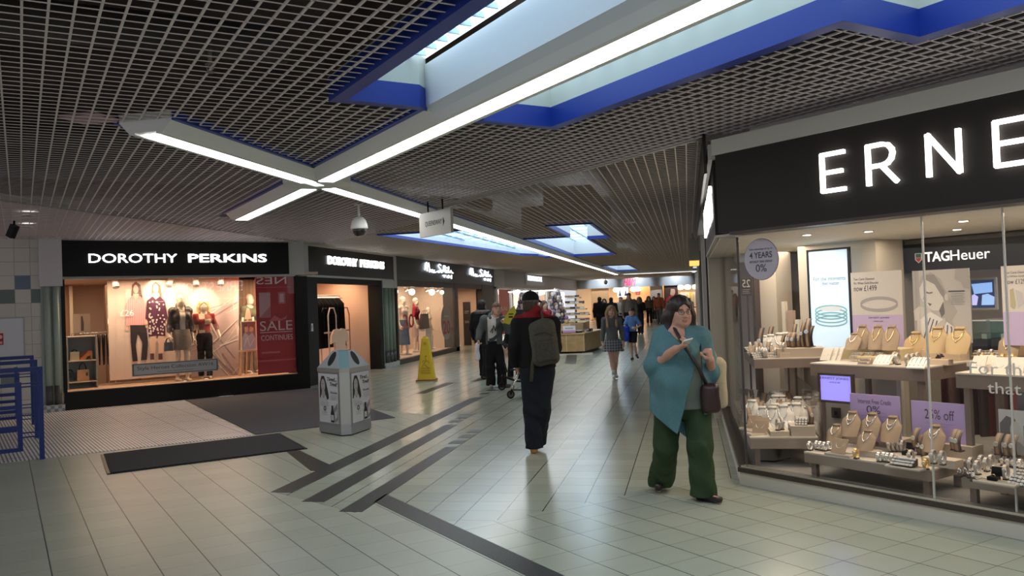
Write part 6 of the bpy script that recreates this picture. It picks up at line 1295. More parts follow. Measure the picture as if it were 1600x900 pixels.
# ------------------------------------------------------------------ solid modeller for figures, cloth and bags
class Solid:
    """implicit surface on a grid, meshed with surface nets"""
    def __init__(s, lo, hi, h):
        s.o = np.array(lo, float); s.h = h; n = np.ceil((np.array(hi)-s.o)/h).astype(int)+1
        s.n = n; s.d = np.full(n, 1.0, np.float32); s.ax = [(s.o[i]+h*np.arange(n[i])).astype(np.float32) for i in range(3)]
    def blk(s, lo, hi):
        i0 = np.clip(np.floor((np.array(lo)-s.o)/s.h).astype(int), 0, s.n); i1 = np.clip(np.ceil((np.array(hi)-s.o)/s.h).astype(int)+1, 0, s.n)
        sl = tuple(slice(a, b) for a, b in zip(i0, i1))
        return sl, s.ax[0][sl[0]][:, None, None], s.ax[1][sl[1]][None, :, None], s.ax[2][sl[2]][None, None, :]
    def put(s, sl, e, k, mode):
        d = s.d[sl]
        if d.size == 0: return s
        if mode == 'u':
            if k > 0: q = np.maximum(k-np.abs(d-e), 0)/k; s.d[sl] = np.minimum(d, e)-q*q*k*.25
            else: s.d[sl] = np.minimum(d, e)
        else:
            e = -e
            if k > 0: q = np.maximum(k-np.abs(d-e), 0)/k; s.d[sl] = np.maximum(d, e)+q*q*k*.25
            else: s.d[sl] = np.maximum(d, e)
        return s
    def rc(s, a, b, ra, rb=None, k=.02, asp=1.0, mode='u', ax=1):
        a, b = np.array(a, float), np.array(b, float); rb = ra if rb is None else rb; m = max(ra, rb)+k+3*s.h
        sl, X, Y, Z = s.blk(np.minimum(a, b)-m, np.maximum(a, b)+m); q = [X-a[0], Y-a[1], Z-a[2]]; v = b-a
        w = np.ones(3); w[ax] = asp; q = [q[i]*w[i] for i in range(3)]; v = v*w
        t = np.clip((q[0]*v[0]+q[1]*v[1]+q[2]*v[2])/max(v@v, 1e-9), 0, 1)
        e = np.sqrt((q[0]-t*v[0])**2+(q[1]-t*v[1])**2+(q[2]-t*v[2])**2)-(ra+(rb-ra)*t)
        return s.put(sl, e.astype(np.float32), k, mode)
    def chain(s, pts, rs, k=.02, **kw):
        for i in range(len(pts)-1): s.rc(pts[i], pts[i+1], rs[i], rs[i+1], k, **kw)
        return s
    def el(s, c, r, k=.02, rot=None, mode='u'):
        c, r = np.array(c, float), np.array(r, float); m = r.max()+k+3*s.h
        sl, X, Y, Z = s.blk(c-m, c+m); q = [X-c[0], Y-c[1], Z-c[2]]
        if rot is not None: q = [q[0]*rot[0][i]+q[1]*rot[1][i]+q[2]*rot[2][i] for i in range(3)]
        k0 = np.sqrt((q[0]/r[0])**2+(q[1]/r[1])**2+(q[2]/r[2])**2); k1 = np.sqrt((q[0]/r[0]**2)**2+(q[1]/r[1]**2)**2+(q[2]/r[2]**2)**2)+1e-6
        return s.put(sl, (k0*(k0-1)/k1).astype(np.float32), k, mode)
    def bx(s, c, hf, rad=.01, k=.0, rot=None, mode='u'):
        c, hf = np.array(c, float), np.array(hf, float); m = np.linalg.norm(hf)+k+3*s.h
        sl, X, Y, Z = s.blk(c-m, c+m); q = [X-c[0], Y-c[1], Z-c[2]]
        if rot is not None: q = [q[0]*rot[0][i]+q[1]*rot[1][i]+q[2]*rot[2][i] for i in range(3)]
        q = [np.abs(q[i])-hf[i]+rad for i in range(3)]
        e = np.sqrt(np.maximum(q[0], 0)**2+np.maximum(q[1], 0)**2+np.maximum(q[2], 0)**2)+np.minimum(np.maximum(np.maximum(q[0], q[1]), q[2]), 0)-rad
        return s.put(sl, e.astype(np.float32), k, mode)
    def cut(s, p, n, k=0.0):
        """remove what lies on the side n of the plane through p"""
        n = np.array(n, float)/np.linalg.norm(n); e = (s.ax[0][:, None, None]-p[0])*n[0]+(s.ax[1][None, :, None]-p[1])*n[1]+(s.ax[2][None, None, :]-p[2])*n[2]
        s.d = np.maximum(s.d, e.astype(np.float32)); return s
    def warp(s, f): s.d = s.d+f(s.ax[0][:, None, None], s.ax[1][None, :, None], s.ax[2][None, None, :]).astype(np.float32); return s
    def mesh(s, name, mats, region=None, mono=True):
        d = s.d; d[0] = d[-1] = 1; d[:, 0] = d[:, -1] = 1; d[:, :, 0] = d[:, :, -1] = 1
        ins = d < 0; n = s.n-1
        c8 = [ins[i:i+n[0], j:j+n[1], k:k+n[2]] for i in (0, 1) for j in (0, 1) for k in (0, 1)]
        cnt = sum(c.astype(np.int8) for c in c8); act = (cnt > 0) & (cnt < 8); idx = np.argwhere(act)
        off = np.array([(i, j, k) for i in (0, 1) for j in (0, 1) for k in (0, 1)])
        V = np.stack([d[idx[:, 0]+o[0], idx[:, 1]+o[1], idx[:, 2]+o[2]] for o in off], 1).astype(float)
        pos = np.zeros((len(idx), 3)); num = np.zeros(len(idx))
        for a in range(8):
            for b in range(a+1, 8):
                if np.abs(off[a]-off[b]).sum() != 1: continue
                cr = (V[:, a] < 0) != (V[:, b] < 0); t = np.where(cr, V[:, a]/np.where(cr, V[:, a]-V[:, b], 1), 0)
                pos += np.where(cr[:, None], off[a]+(off[b]-off[a])*t[:, None], 0); num += cr
        co = s.o+(idx+pos/num[:, None])*s.h
        lab = np.full(n, -1, np.int64); lab[tuple(idx.T)] = np.arange(len(idx)); Q = []
        for ax in range(3):
            u, v = [(1, 2), (2, 0), (0, 1)][ax]
            sl0 = [slice(None)]*3; sl1 = [slice(None)]*3; sl0[ax] = slice(0, -1); sl1[ax] = slice(1, None)
            A, B = ins[tuple(sl0)], ins[tuple(sl1)]; E = np.argwhere(A != B)
            E = E[(E[:, u] > 0) & (E[:, v] > 0) & (E[:, u] < n[u]) & (E[:, v] < n[v]) & (E[:, ax] < n[ax])]
            du, dv = np.eye(3, dtype=int)[u], np.eye(3, dtype=int)[v]
            q = np.stack([lab[tuple((E-du-dv).T)], lab[tuple((E-dv).T)], lab[tuple(E.T)], lab[tuple((E-du).T)]], 1)
            fl = ~ins[tuple(E.T)]; q[fl] = q[fl][:, ::-1]; Q.append(q)
        Q = np.concatenate(Q); Q = Q[(Q >= 0).all(1)]
        if mono and len(Q):      # keep the largest connected piece
            L = np.arange(len(co))
            for _ in range(400):
                m = L[Q].min(1); M = L.copy()
                for j in range(4): np.minimum.at(M, Q[:, j], m)
                M = M[M]
                if (M == L).all(): break
                L = M
            big = np.bincount(L[Q[:, 0]]).argmax(); Q = Q[L[Q[:, 0]] == big]
            used = np.unique(Q); mp = np.zeros(len(co), int); mp[used] = np.arange(len(used)); co = co[used]; Q = mp[Q]
        me = bpy.data.meshes.new(name); me.vertices.add(len(co)); me.vertices.foreach_set('co', co.ravel())
        me.loops.add(Q.size); me.loops.foreach_set('vertex_index', Q.ravel().astype(np.int32)); me.polygons.add(len(Q))
        me.polygons.foreach_set('loop_start', np.arange(0, Q.size, 4, dtype=np.int32)); me.polygons.foreach_set('loop_total', np.full(len(Q), 4, np.int32))
        me.polygons.foreach_set('use_smooth', np.ones(len(Q), bool))
        for m in (mats if isinstance(mats, (list, tuple)) else [mats]): me.materials.append(m)
        if region is not None: me.polygons.foreach_set('material_index', region(co[Q].mean(1)).astype(np.int32))
        me.update(); me.validate(); return me
    def build(s, name, mats, parent, region=None, mono=True): return link(name, s.mesh(name, mats, region, mono), parent)

def unit(v): v = np.array(v, float); return v/max(np.linalg.norm(v), 1e-9)
def rot3(yaw, pitch=0.0, roll=0.0):
    return np.array(Matrix.Rotation(yaw, 3, 'Z') @ Matrix.Rotation(pitch, 3, 'X') @ Matrix.Rotation(roll, 3, 'Y'))
class View:
    """frame standing at a floor point, x to the right as the camera sees it, y away from the camera"""
    def __init__(s, px, py, z=0.0):
        p = at_z(px, py, z); s.o = p; v = np.array([p[0], p[1], 0]); v = v/np.linalg.norm(v); s.v = v; s.r = np.array([v[1], -v[0], 0]); s.rz = math.atan2(s.r[1], s.r[0])
    def __call__(s, px, py, dy=0.0):
        p = at_plane(px, py, s.o+dy*s.v, s.v)-np.array([s.o[0], s.o[1], 0]); return np.array([p@s.r, p@s.v, p[2]])
    def world(s, q): return tuple(np.array([s.o[0], s.o[1], 0])+q[0]*s.r+q[1]*s.v+np.array([0, 0, q[2]]))

def skeleton(H=1.7, yaw=0.0, sw=.17, hw=.085, arms=None, stride=0.0):
    """default standing joints; yaw 0 faces the camera; 'l' and 'r' are left and right in the picture"""
    s = H/1.7; c, n = math.cos(yaw), math.sin(yaw); fw = np.array([n, -c, 0]); rt = np.array([c, n, 0])
    J = {'H': H, 's': s, 'yaw': yaw, 'fw': fw, 'rt': rt, 'pel': np.array([0, 0, .92*s]), 'waist': np.array([0, 0, 1.06*s]), 'chest': np.array([0, 0, 1.27*s]), 'neck': np.array([0, 0, 1.43*s]), 'head': np.array([0, 0, 1.585*s])+fw*.02, 'hyaw': yaw, 'hpitch': 0.0}
    for k, g in (('l', -1), ('r', 1)):
        J['sh'+k] = rt*g*sw*s+np.array([0, 0, 1.385*s]); J['elb'+k] = rt*g*(sw+.055)*s-fw*.03+np.array([0, 0, 1.10*s]); J['wr'+k] = rt*g*(sw+.06)*s+fw*.05+np.array([0, 0, .86*s])
        J['hip'+k] = rt*g*hw*s+np.array([0, 0, .90*s]); st = g*stride
        J['kn'+k] = rt*g*hw*s+fw*(.04+st*.5)+np.array([0, 0, .50*s]); J['an'+k] = rt*g*hw*.95*s+fw*st+np.array([0, 0, .085*s]); J['toe'+k] = J['an'+k]+fw*.15*s-np.array([0, 0, .06*s])
        J['hd'+k] = unit(J['wr'+k]-J['elb'+k]); J['pn'+k] = -rt*g; J['th'+k] = fw.copy(); J['curl'+k] = .35
    return J
RAD = dict(pel=.155, waist=.125, chest=.145, asp=1.4, sh=.058, neck=.054, ua=(.048, .040), fa=(.040, .027), th=(.085, .056), ca=(.056, .037), belly=0, bust=0, head=1.0)
def hand(S, w, d, pn, th, curl, s=1.0, grip=0.0):
    d, pn = unit(d), np.array(pn, float); pn = unit(pn-d*(pn@d)); lat = unit(np.array(th, float)-d*(np.array(th)@d)-pn*(np.array(th)@pn))
    w = np.array(w, float)
    for f, L in ((1, .078), (.33, .086), (-.33, .083), (-1, .074)): S.rc(w+lat*f*.012*s, w+d*L*s+lat*f*.030*s, .017*s, .0125*s, .012*s)
    for f, L in ((1, .066), (.33, .076), (-.33, .070), (-1, .055)):
        p = w+d*(.080 if abs(f) < 1 else .074)*s+lat*f*.030*s; a = .10+curl*.35; ps = [p]
        for j, fr in enumerate((.42, .32, .26)):
            a += curl*(1.0+grip)*.75; p = p+(d*math.cos(a)+pn*math.sin(a)+lat*f*.06)*L*fr*1.05*s; ps.append(p)
        S.chain(ps, [.0105*s, .0095*s, .0088*s, .0075*s], .004*s)
    b = w+d*.022*s+lat*.026*s; m = b+(d*.55+lat*.75+pn*.35)*.040*s; e = m+(d*.85+lat*.25+pn*(.30+grip*.4))*.034*s
    S.chain([b, m, e, e+(d*.9+pn*.25)*.018*s], [.015*s, .0125*s, .0105*s, .009*s], .008*s)
def head_pts(J): Rm = rot3(J['hyaw'], J['hpitch'], J.get('hroll', 0)); s = J['s']*J.get('hs', 1.0); return Rm, s, (lambda x, y, z: J['head']+Rm@np.array([x, y, z])*s)
def add_head(S, J, ears=True, face=True):
    Rm, s, P = head_pts(J); E = lambda c, r, k=.02, mode='u': S.el(P(*c), np.array(r)*s, k*s, Rm, mode)
    E((0, .018, .035), (.076, .094, .086)); E((0, -.022, -.035), (.060, .068, .078), .03); E((0, -.056, -.088), (.030, .028, .024), .03)
    for g in (-1, 1):
        E((g*.038, -.050, -.030), (.026, .030, .028), .02); E((g*.045, -.02, -.07), (.022, .04, .03), .03)
        if ears: E((g*.077, .012, -.012), (.011, .021, .032), .008)
    if face:
        for g in (-1, 1):
            E((g*.031, -.094, .006), (.019, .014, .011), .012, 's'); E((g*.031, -.083, .024), (.022, .012, .007), .012)
        S.rc(P(0, -.082, .010), P(0, -.104, -.026), .009*s, .0125*s, .010*s); E((0, -.108, -.028), (.011, .010, .009), .006)
        for g in (-1, 1): E((g*.012, -.094, -.032), (.008, .010, .007), .006)
        E((0, -.088, -.055), (.022, .010, .006), .006); E((0, -.087, -.066), (.019, .011, .006), .006); S.rc(P(-.018, -.1, -.0605), P(.018, -.1, -.0605), .0035*s, None, .003*s, mode='s')
def make_body(J, D, h, mats, parent, hands=True, name='body', face=True, ears=True, feet=True):
    s = J['s']; pts = np.array([v for k, v in J.items() if isinstance(v, np.ndarray)]+[J['wrl']+J['hdl']*.2, J['wrr']+J['hdr']*.2]); lo, hi = pts.min(0)-.22, pts.max(0)+.22; lo[2] = -.02
    S = Solid(lo, hi, h); a = D['asp']
    S.rc(J['pel'], J['waist'], D['pel']*s, D['waist']*s, .05, a); S.rc(J['waist'], J['chest'], D['waist']*s, D['chest']*s, .05, a); S.rc(J['chest'], J['neck']-np.array([0, 0, .07*s]), D['chest']*s, D['chest']*.75*s, .05, a*1.1)
    S.rc(J['shl']-[0, 0, .01], J['shr']-[0, 0, .01], D['sh']*s, None, .05); S.rc(J['neck']-[0, 0, .04*s], J['head']-[0, 0, .06*s]-J['fw']*.0, D['neck']*s*1.1, D['neck']*s, .04)
    if D['belly']: S.el(J['waist']*.6+J['pel']*.4+J['fw']*.05, (D['pel']*.95*s, D['belly']*s, .16*s), .06)
    if D['bust']:
        for g in (-1, 1): S.el(J['chest']+J['rt']*g*.075*s+J['fw']*(D['chest']/a*.75*s), (.07*s, D['bust']*s, .07*s), .05)
    for k in 'lr':
        S.rc(J['sh'+k], J['elb'+k], D['ua'][0]*s, D['ua'][1]*s, .03); S.rc(J['elb'+k], J['wr'+k], D['fa'][0]*s, D['fa'][1]*s, .015)
        S.rc(J['hip'+k], J['kn'+k], D['th'][0]*s, D['th'][1]*s, .04); m = J['kn'+k]*.7+J['an'+k]*.3-J['fw']*.012; S.chain([J['kn'+k], m, J['an'+k]], [D['ca'][0]*s, D['ca'][0]*s*.98, D['ca'][1]*s], .02)
        if feet: S.rc(J['an'+k]-J['fw']*.03-[0, 0, .045*s], J['toe'+k], .034*s, .028*s, .02)
        if hands: hand(S, J['wr'+k], J['hd'+k], J['pn'+k], J['th'+k], J['curl'+k], s*J.get('hands', 1.0), J.get('grip'+k, 0))
    if hands is not None: add_head(S, J, ears, face)
    Rm, hs, P = head_pts(J)
    def reg(c):
        q = (c-J['head'])@Rm/hs; o = np.zeros(len(c), int)
        lip = (np.abs(q[:, 0]) < .021) & (q[:, 2] > -.071) & (q[:, 2] < -.050) & (q[:, 1] < -.078); o[lip] = 1
        br = (np.abs(np.abs(q[:, 0])-.032) < .018) & (np.abs(q[:, 2]-.027) < .0035) & (q[:, 1] < -.06); o[br] = 2
        return o
    S.build(name, mats, parent, reg if face and len(mats) > 2 else None)
    if face:
        for g in (-1, 1):
            mb = MB(); mb.sphere(tuple(P(g*.031, -.0775, .006)), .0108*hs, 12, 8); mb.mi = 1; c = P(g*.031, -.0775, .006)+Rm@np.array([0, -.0068*hs, 0]); mb.sphere(tuple(c), .0054*hs, 8, 6); mb.build('eye', [mat((.42, .38, .35), .3), mat((.03, .02, .015), .2)], parent)
def skin(c): return [mat(c, .5, spec=.4), mat((c[0]*.80, c[1]*.62, c[2]*.62), .5), mat((c[0]*.25, c[1]*.2, c[2]*.2), .8)]
def folds(amp, f=1.0, ph=0.0):
    return lambda X, Y, Z: amp*(np.sin(38*f*(X*.9+Y*.4)+6*np.sin(5*Z+ph)+ph)*.5+np.sin(22*f*Z+14*X*f+9*np.sin(9*Y+ph))*.35+np.sin(60*f*X-25*Z+ph)*.25)
def make_top(J, D, h, m, parent, off=.014, hem=.86, sleeve=2.0, name='shirt', fold=.004, neck=.075, neckz=.02, flare=0.0, cutouts=(), shf=1.0, low=.12, hemf=None, region=None, open_=None, cuff=True):
    s = J['s']; pts = np.array([v for k, v in J.items() if isinstance(v, np.ndarray) and k[:2] in ('pe', 'wa', 'ch', 'ne', 'sh', 'el', 'wr', 'hi')]); lo, hi = pts.min(0)-.26, pts.max(0)+.26; lo[2] = hem*s-.04 if hemf is None else hemf
    S = Solid(lo, hi, h); a = D['asp']; o = off
    S.rc(J['waist'], J['chest'], D['waist']*s+o, D['chest']*s+o, .05, a); S.rc(J['pel']-[0, 0, low*s], J['waist'], D['pel']*s+o+flare, D['waist']*s+o+flare*.4, .05, a); S.rc(J['chest'], J['neck']-np.array([0, 0, .07*s]), D['chest']*s+o, D['chest']*.75*s+o, .05, a*1.1)
    S.rc(J['shl']-[0, 0, .01], J['shr']-[0, 0, .01], D['sh']*s*shf+o, None, .05); S.rc(J['neck']-[0, 0, .06*s], J['neck']+[0, 0, .05*s], D['neck']*s+o+.015, None, .03)
    if D['belly']: S.el(J['waist']*.6+J['pel']*.4+J['fw']*.05, (D['pel']*.95*s+o, D['belly']*s+o, .17*s), .06)
    if D['bust']:
        for g in (-1, 1): S.el(J['chest']+J['rt']*g*.075*s+J['fw']*(D['chest']/a*.75*s), (.07*s+o, D['bust']*s+o, .07*s+o), .05)
    for k in 'lr':
        f = sleeve[0 if k == 'l' else 1] if isinstance(sleeve, tuple) else sleeve
        if f > 0:
            t = min(f, 1); e = J['sh'+k]+(J['elb'+k]-J['sh'+k])*t; S.rc(J['sh'+k], e, D['ua'][0]*s+o, (D['ua'][0]+(D['ua'][1]-D['ua'][0])*t)*s+o, .04)
            if f > 1: t = f-1; w = J['elb'+k]+(J['wr'+k]-J['elb'+k])*t; S.rc(J['elb'+k], w, D['fa'][0]*s+o, (D['fa'][0]+(D['fa'][1]-D['fa'][0])*t)*s+o*.9, .02)
    if fold: S.warp(folds(fold, 1.0, J['head'][0]*9+1))
    # neck opening, hem, ends of the sleeves
    S.rc(J['neck']+J['fw']*.03+[0, 0, neckz*s], J['neck']+J['fw']*.02+[0, 0, .3*s], neck*s, neck*1.2*s, .01, mode='s')
    S.cut((0, 0, hem*s), (0, 0, -1))
    for c in cutouts: c(S)
    return S.build(name, m, parent, region) if open_ is None else S
def make_trousers(J, D, h, m, parent, off=.012, hem=.07, top=1.0, flare=0.0, name='trousers', fold=.003, short=None, seat=.0):
    s = J['s']; pts = np.array([J[k] for k in ('pel', 'hipl', 'hipr', 'knl', 'knr', 'anl', 'anr')]); lo, hi = pts.min(0)-.24, pts.max(0)+.24; lo[2] = hem*s-.03; hi[2] = top*s+.03
    S = Solid(lo, hi, h); o = off
    S.rc(J['pel']-[0, 0, .02], J['waist'], D['pel']*s+o, D['waist']*s+o, .05, D['asp'])
    for k in 'lr':
        S.rc(J['hip'+k], J['kn'+k], D['th'][0]*s+o, D['th'][1]*s+o+flare*.5, .03)
        if short is None: S.rc(J['kn'+k], J['an'+k]-[0, 0, .05], D['ca'][0]*s+o+flare*.5, D['ca'][1]*s+o+.012+flare, .03)
    S.rc(J['pel'], (J['hipl']+J['hipr'])/2-[0, 0, .04*s], D['pel']*.8*s+o, D['th'][0]*s+o, .05, D['asp'])
    if D['belly']: S.el(J['pel']+J['fw']*.03, (D['pel']*s+o, D['belly']*.8*s+o, .13*s), .05)
    if fold: S.warp(lambda X, Y, Z: fold*(np.sin(30*Z+20*X+3*np.sin(30*Y))*np.clip((.75*s-Z)*3, 0, 1)+.6*np.sin(50*X+8*Z)))
    S.cut((0, 0, hem*s if short is None else short*s), (0, 0, -1)); S.cut((0, 0, top*s), (0, 0, 1)); return S.build(name, m, parent)
def make_skirt(J, h, m, parent, top, hem, r0, r1, name='skirt', pleats=14, asp=1.3, amp=.012):
    c = J['pel']; mb = MB(); n = 84
    def P(u, v):
        a = 2*PI*u; r = r0+(r1-r0)*v**.8+amp*v*math.sin(a*pleats); return Vector((c[0]+r*math.cos(a), c[1]+r*math.sin(a)/asp, top+(hem-top)*v+.006*math.sin(a*5)*v))
    mb.sheet(P, n, 12); bmesh.ops.remove_doubles(mb.bm, verts=mb.bm.verts, dist=1e-5); mb.sheet(lambda u, v: P(u, v)*1.0 if False else Vector((c[0]+(P(u, v)[0]-c[0])*.97, c[1]+(P(u, v)[1]-c[1])*.97, P(u, v)[2])), n, 12)
    return mb.build(name, m, parent)
def make_shoe(J, k, m, parent, h=.006, name='shoe', high=.0, sole=None, s=1.0):
    sc = J['s']*s; a, t = J['an'+k], J['toe'+k]; g = J['fw'] if 'ff'+k not in J else J['ff'+k]; S = Solid(np.minimum(a, t)-.14, np.maximum(a, t)+.14, h)
    heel = a-g*.045*sc; S.rc((heel[0], heel[1], a[2]-.045*sc), (t[0], t[1], t[2]+.012*sc), .040*sc, .036*sc, .02); S.rc(a-[0, 0, .02*sc], a+[0, 0, (high-.01)*sc], .046*sc, .044*sc, .02)
    z0 = t[2]-.025*sc if t[2] < a[2] else a[2]-.085*sc
    S.cut((0, 0, max(z0, .001)), (0, 0, -1)); S.cut((0, 0, a[2]+high*sc), (0, 0, 1)); o = S.build(name, m, parent)
    return o
def make_hair(J, h, m, parent, style='short', length=.2, vol=.012, fwd=.0, name='hair', amp=.003):
    Rm, s, P = head_pts(J); lo = J['head']-np.array([.24, .24, .20+length])*s; hi = J['head']+np.array([.24, .24, .2])*s; S = Solid(lo, hi, h)
    S.el(P(0, .02, .038), np.array([.079+vol, .097+vol, .088+vol])*s, .0, Rm)
    if style == 'short':
        S.el(P(0, .05, -.03), np.array([.072, .062, .07])*s, .03, Rm)
        S.bx(P(0, -.10, -.06), np.array([.2, .105, .105])*s, .02, .01, Rm, 's'); S.bx(P(0, -.04, -.13), np.array([.2, .2, .06])*s, .02, .01, Rm, 's')
    else:
        for g in (-1, 1):
            S.chain([P(g*.055, .0, .07), P(g*.088, .018, -.03), P(g*.098, .03, -.13-.2*(length-.1)), P(g*.10, -fwd, -.10-length)], [.03*s, .034*s, .040*s, .028*s], .03); S.chain([P(g*.06, .04, .05), P(g*.085, .06, -.05), P(g*.08, .06, -.10-length)], [.04*s, .045*s, .035*s], .04)
        S.chain([P(0, .07, .05), P(0, .09, -.08), P(0, .085, -.10-length*.95)], [.06*s, .062*s, .05*s], .04)
        # keep the face clear
        S.el(P(0, -.105, -.018), np.array([.062, .075, .088])*s, .012, Rm, 's'); S.bx(P(0, -.10, -.09), np.array([.052, .08, .09])*s, .02, .012, Rm, 's'); S.rc(P(0, -.02, -.08), P(0, -.07, -.35), .058*s, .075*s, .01, mode='s')
    S.warp(lambda X, Y, Z: amp*(np.sin(160*X+20*Z)*.6+np.sin(120*Y+30*X+8*Z)*.5)); return S.build(name, m, parent)
def person(V, label, group=None, name='person'): return thing(name, label, 'person', (V.o[0], V.o[1], 0), V.rz, group)
# ------------------------------------------------------------------ people
SK1, SK2 = (.52, .27, .19), (.58, .34, .25)
def cloth(c, r=.85, n=.06, sc=60, b=.15): return mat(c, r, noise=n, nscale=sc, bump=b, spec=.25)
def D_(**k): d = dict(RAD); d.update(k); return d

# woman in teal with a phone
V = View(1072, 779); t = person(V, 'woman in a teal draped cardigan and dark green trousers looking up from her phone')
J = skeleton(1.655, 0, sw=.185, hw=.115)
D = D_(pel=.205, waist=.19, chest=.175, asp=1.22, sh=.062, neck=.062, ua=(.066, .058), fa=(.052, .031), th=(.098, .068), ca=(.058, .046), belly=.165, bust=.10)
J['pel'] = np.array([0, 0, .88]); J['waist'] = np.array([-.01, -.01, 1.03]); J['chest'] = np.array([-.02, 0, 1.20]); J['neck'] = np.array([-.03, 0, 1.385]); J['head'] = V(1064, 487, -.03); J['hyaw'] = R(20); J['hpitch'] = R(5); J['hs'] = 1.06
J['shl'] = V(1037, 528, 0); J['shr'] = V(1093, 526, .02); J['elbl'] = V(1024, 569, -.05); J['wrl'] = V(1056, 545, -.30); J['hdl'] = unit(V(1078, 536, -.33)-J['wrl']); J['pnl'] = np.array([.0, .2, 1.0]); J['thl'] = np.array([.2, 1, .1]); J['curll'] = .75; J['gripl'] = .2
J['elbr'] = V(1110, 588, .06); J['wrr'] = V(1110, 562, -.16); J['hdr'] = unit(V(1106, 540, -.20)-J['wrr']); J['pnr'] = np.array([-.8, .5, 0]); J['thr'] = np.array([-.3, -.9, .2]); J['curlr'] = .9; J['gripr'] = .5
J['hipl'] = np.array([-.112, 0, .86]); J['hipr'] = np.array([.112, 0, .86]); J['knl'] = V(1041, 694, .02); J['knr'] = V(1094, 696, -.10); J['anl'] = V(1033, 745, .28); J['anl'][2] = .13; J['anr'] = V(1099, 765, -.05); J['anr'][2] = .075
J['toel'] = J['anl']+np.array([-.02, -.13, -.085]); J['toer'] = J['anr']+np.array([.11, -.11, -.05])
SKW = skin((.56, .30, .22)); h = .0050
make_body(J, D, h, SKW, t)
TEAL = cloth((.088, .19, .215), .8)
# draped cardigan: sleeves to the elbow, long point on the left of the picture, open to a grey top
def cut_open(S):
    S.warp(lambda X, Y, Z: .011*np.clip((1.25-Z)*2.2, 0, 1)*(np.sin(46*X+5*Z)+.6*np.sin(27*X-9*Z+2)-1.2))
    a, b = V(1088, 560, 0), V(1058, 676, 0); n = np.array([-(b[2]-a[2]), 0, (b[0]-a[0])])*-1; n = unit(n); n = n if n[0] > 0 else -n
    Sx, Sy, Sz = S.ax[0][:, None, None], S.ax[1][None, :, None], S.ax[2][None, None, :]
    e = (Sx-a[0])*n[0]+(Sz-a[2])*n[2]; front = -(Sy+.02); side = -(Sx-.165)
    S.d = np.where((Sz < 1.30), np.maximum(S.d, np.minimum(np.minimum(e, front), np.minimum(side, 9))), S.d).astype(np.float32)
    p = V(1058, 672, 0); q = V(1015, 640, 0); m = unit(np.array([(q[2]-p[2]), 0, -(q[0]-p[0])])); m = m if m[2] < 0 else -m
    e = (Sx-p[0])*m[0]+(Sz-p[2])*m[2]; S.d = np.maximum(S.d, e).astype(np.float32)
    S.d = np.where(Sx > .03, np.maximum(S.d, (.70-Sz)), S.d).astype(np.float32)
    S.rc(J['neck']+np.array([.03, -.12, -.02]), V(1076, 548, -.22), .062, .022, .01, mode='s')
D2 = dict(D); D2['ua'] = (.068, .066); D2['fa'] = (.066, .064)
make_top(J, D2, .0062, TEAL, t, off=.021, hem=.30, sleeve=(1.10, 1.25), name='cardigan', fold=.006, flare=.040, low=.42, neck=.085, neckz=-.01, hemf=.48, cutouts=[cut_open])
make_top(J, D, .008, cloth((.13, .15, .13)), t, off=.012, hem=.765, sleeve=0, low=.3, name='vest_top', fold=.0, flare=.030, neck=.10, neckz=-.05)
make_trousers(J, D, .0065, cloth((.032, .058, .026)), t, off=.018, hem=.04, top=.83, flare=.034, fold=.006)
SH = mat((.018, .012, .012), .35)
for k in 'lr':
    J['ff'+k] = unit(np.array([J['toe'+k][0]-J['an'+k][0], J['toe'+k][1]-J['an'+k][1], 0])); make_shoe(J, k, SH, t, .005, 'shoe', high=-.025)
make_hair(J, .0055, mat((.018, .008, .007), .45), t, 'long', .165, .008, fwd=-.01)
Rm, hs, P = head_pts(J); mb = MB()
for g in (-1, 1): mb.tube([P(g*.032+.023*math.cos(a), -.104+.004*abs(math.cos(a)), .003+.0165*math.sin(a)) for a in np.linspace(0, 2*PI, 18)][:-1], .0016, 5, closed=True); mb.tube([P(g*.055, -.100, .008), P(g*.078, -.05, .010), P(g*.080, .0, .006)], .0016, 5)
mb.tube([P(-.009, -.104, .006), P(0, -.108, .010), P(.009, -.104, .006)], .0016, 5); mb.build('glasses', BLACK, t)
W1 = lambda *q: V.world(np.array(q))
ph = thing('smartphone', 'white edged phone held up in the right hand of the woman in teal', 'phone', V.world(V(1073, 534, -.345)), V.rz+R(15)); mb = MB(); mb.T = Matrix.Rotation(R(-12), 4, 'Y') @ Matrix.Rotation(R(72), 4, 'X'); mb.box(-.036, .036, -.004, .004, -.070, .070); mb.build('case', mat((.80, .78, .76), .3), ph, bevel=.003)
mb = MB(); mb.T = Matrix.Rotation(R(-12), 4, 'Y') @ Matrix.Rotation(R(72), 4, 'X'); mb.box(-.032, .032, .0042, .0048, -.060, .060); mb.build('display', mat((.03, .03, .04), .1), ph)
def sack(label, cat, V, c, r, m, name='shoulder_bag', fold=.006, straps=(), sm=None, h=.008, flapm=None):
    o = thing(name, label, cat, V.world(np.array([c[0], c[1], c[2]-r[2]])), V.rz); S = Solid((-r[0]*1.5, -r[1]*1.6, -.04), (r[0]*1.5, r[1]*1.6, r[2]*2.3), h)
    S.bx((0, 0, r[2]), r, min(r)*.8); S.warp(folds(fold, .9, c[0]*7)); S.build('body', m, o)
    for P_ in straps: mb = MB(); mb.tube([np.array(p)-np.array([c[0], c[1], c[2]-r[2]]) for p in P_], .008, 6, flat=2.2); mb.build('strap', sm or m, o)
    return o
sh_ = V(1096, 522, .0)
sack('beige canvas tote bag hanging at the side of the woman in teal', 'bag', V, V(1124, 598, .10), (.055, .13, .20), cloth((.52, .42, .27)), 'tote_bag', straps=[[V(1117, 556, .04), V(1108, 535, .0), V(1100, 521, .02), V(1104, 524, .09), V(1120, 560, .16)]])
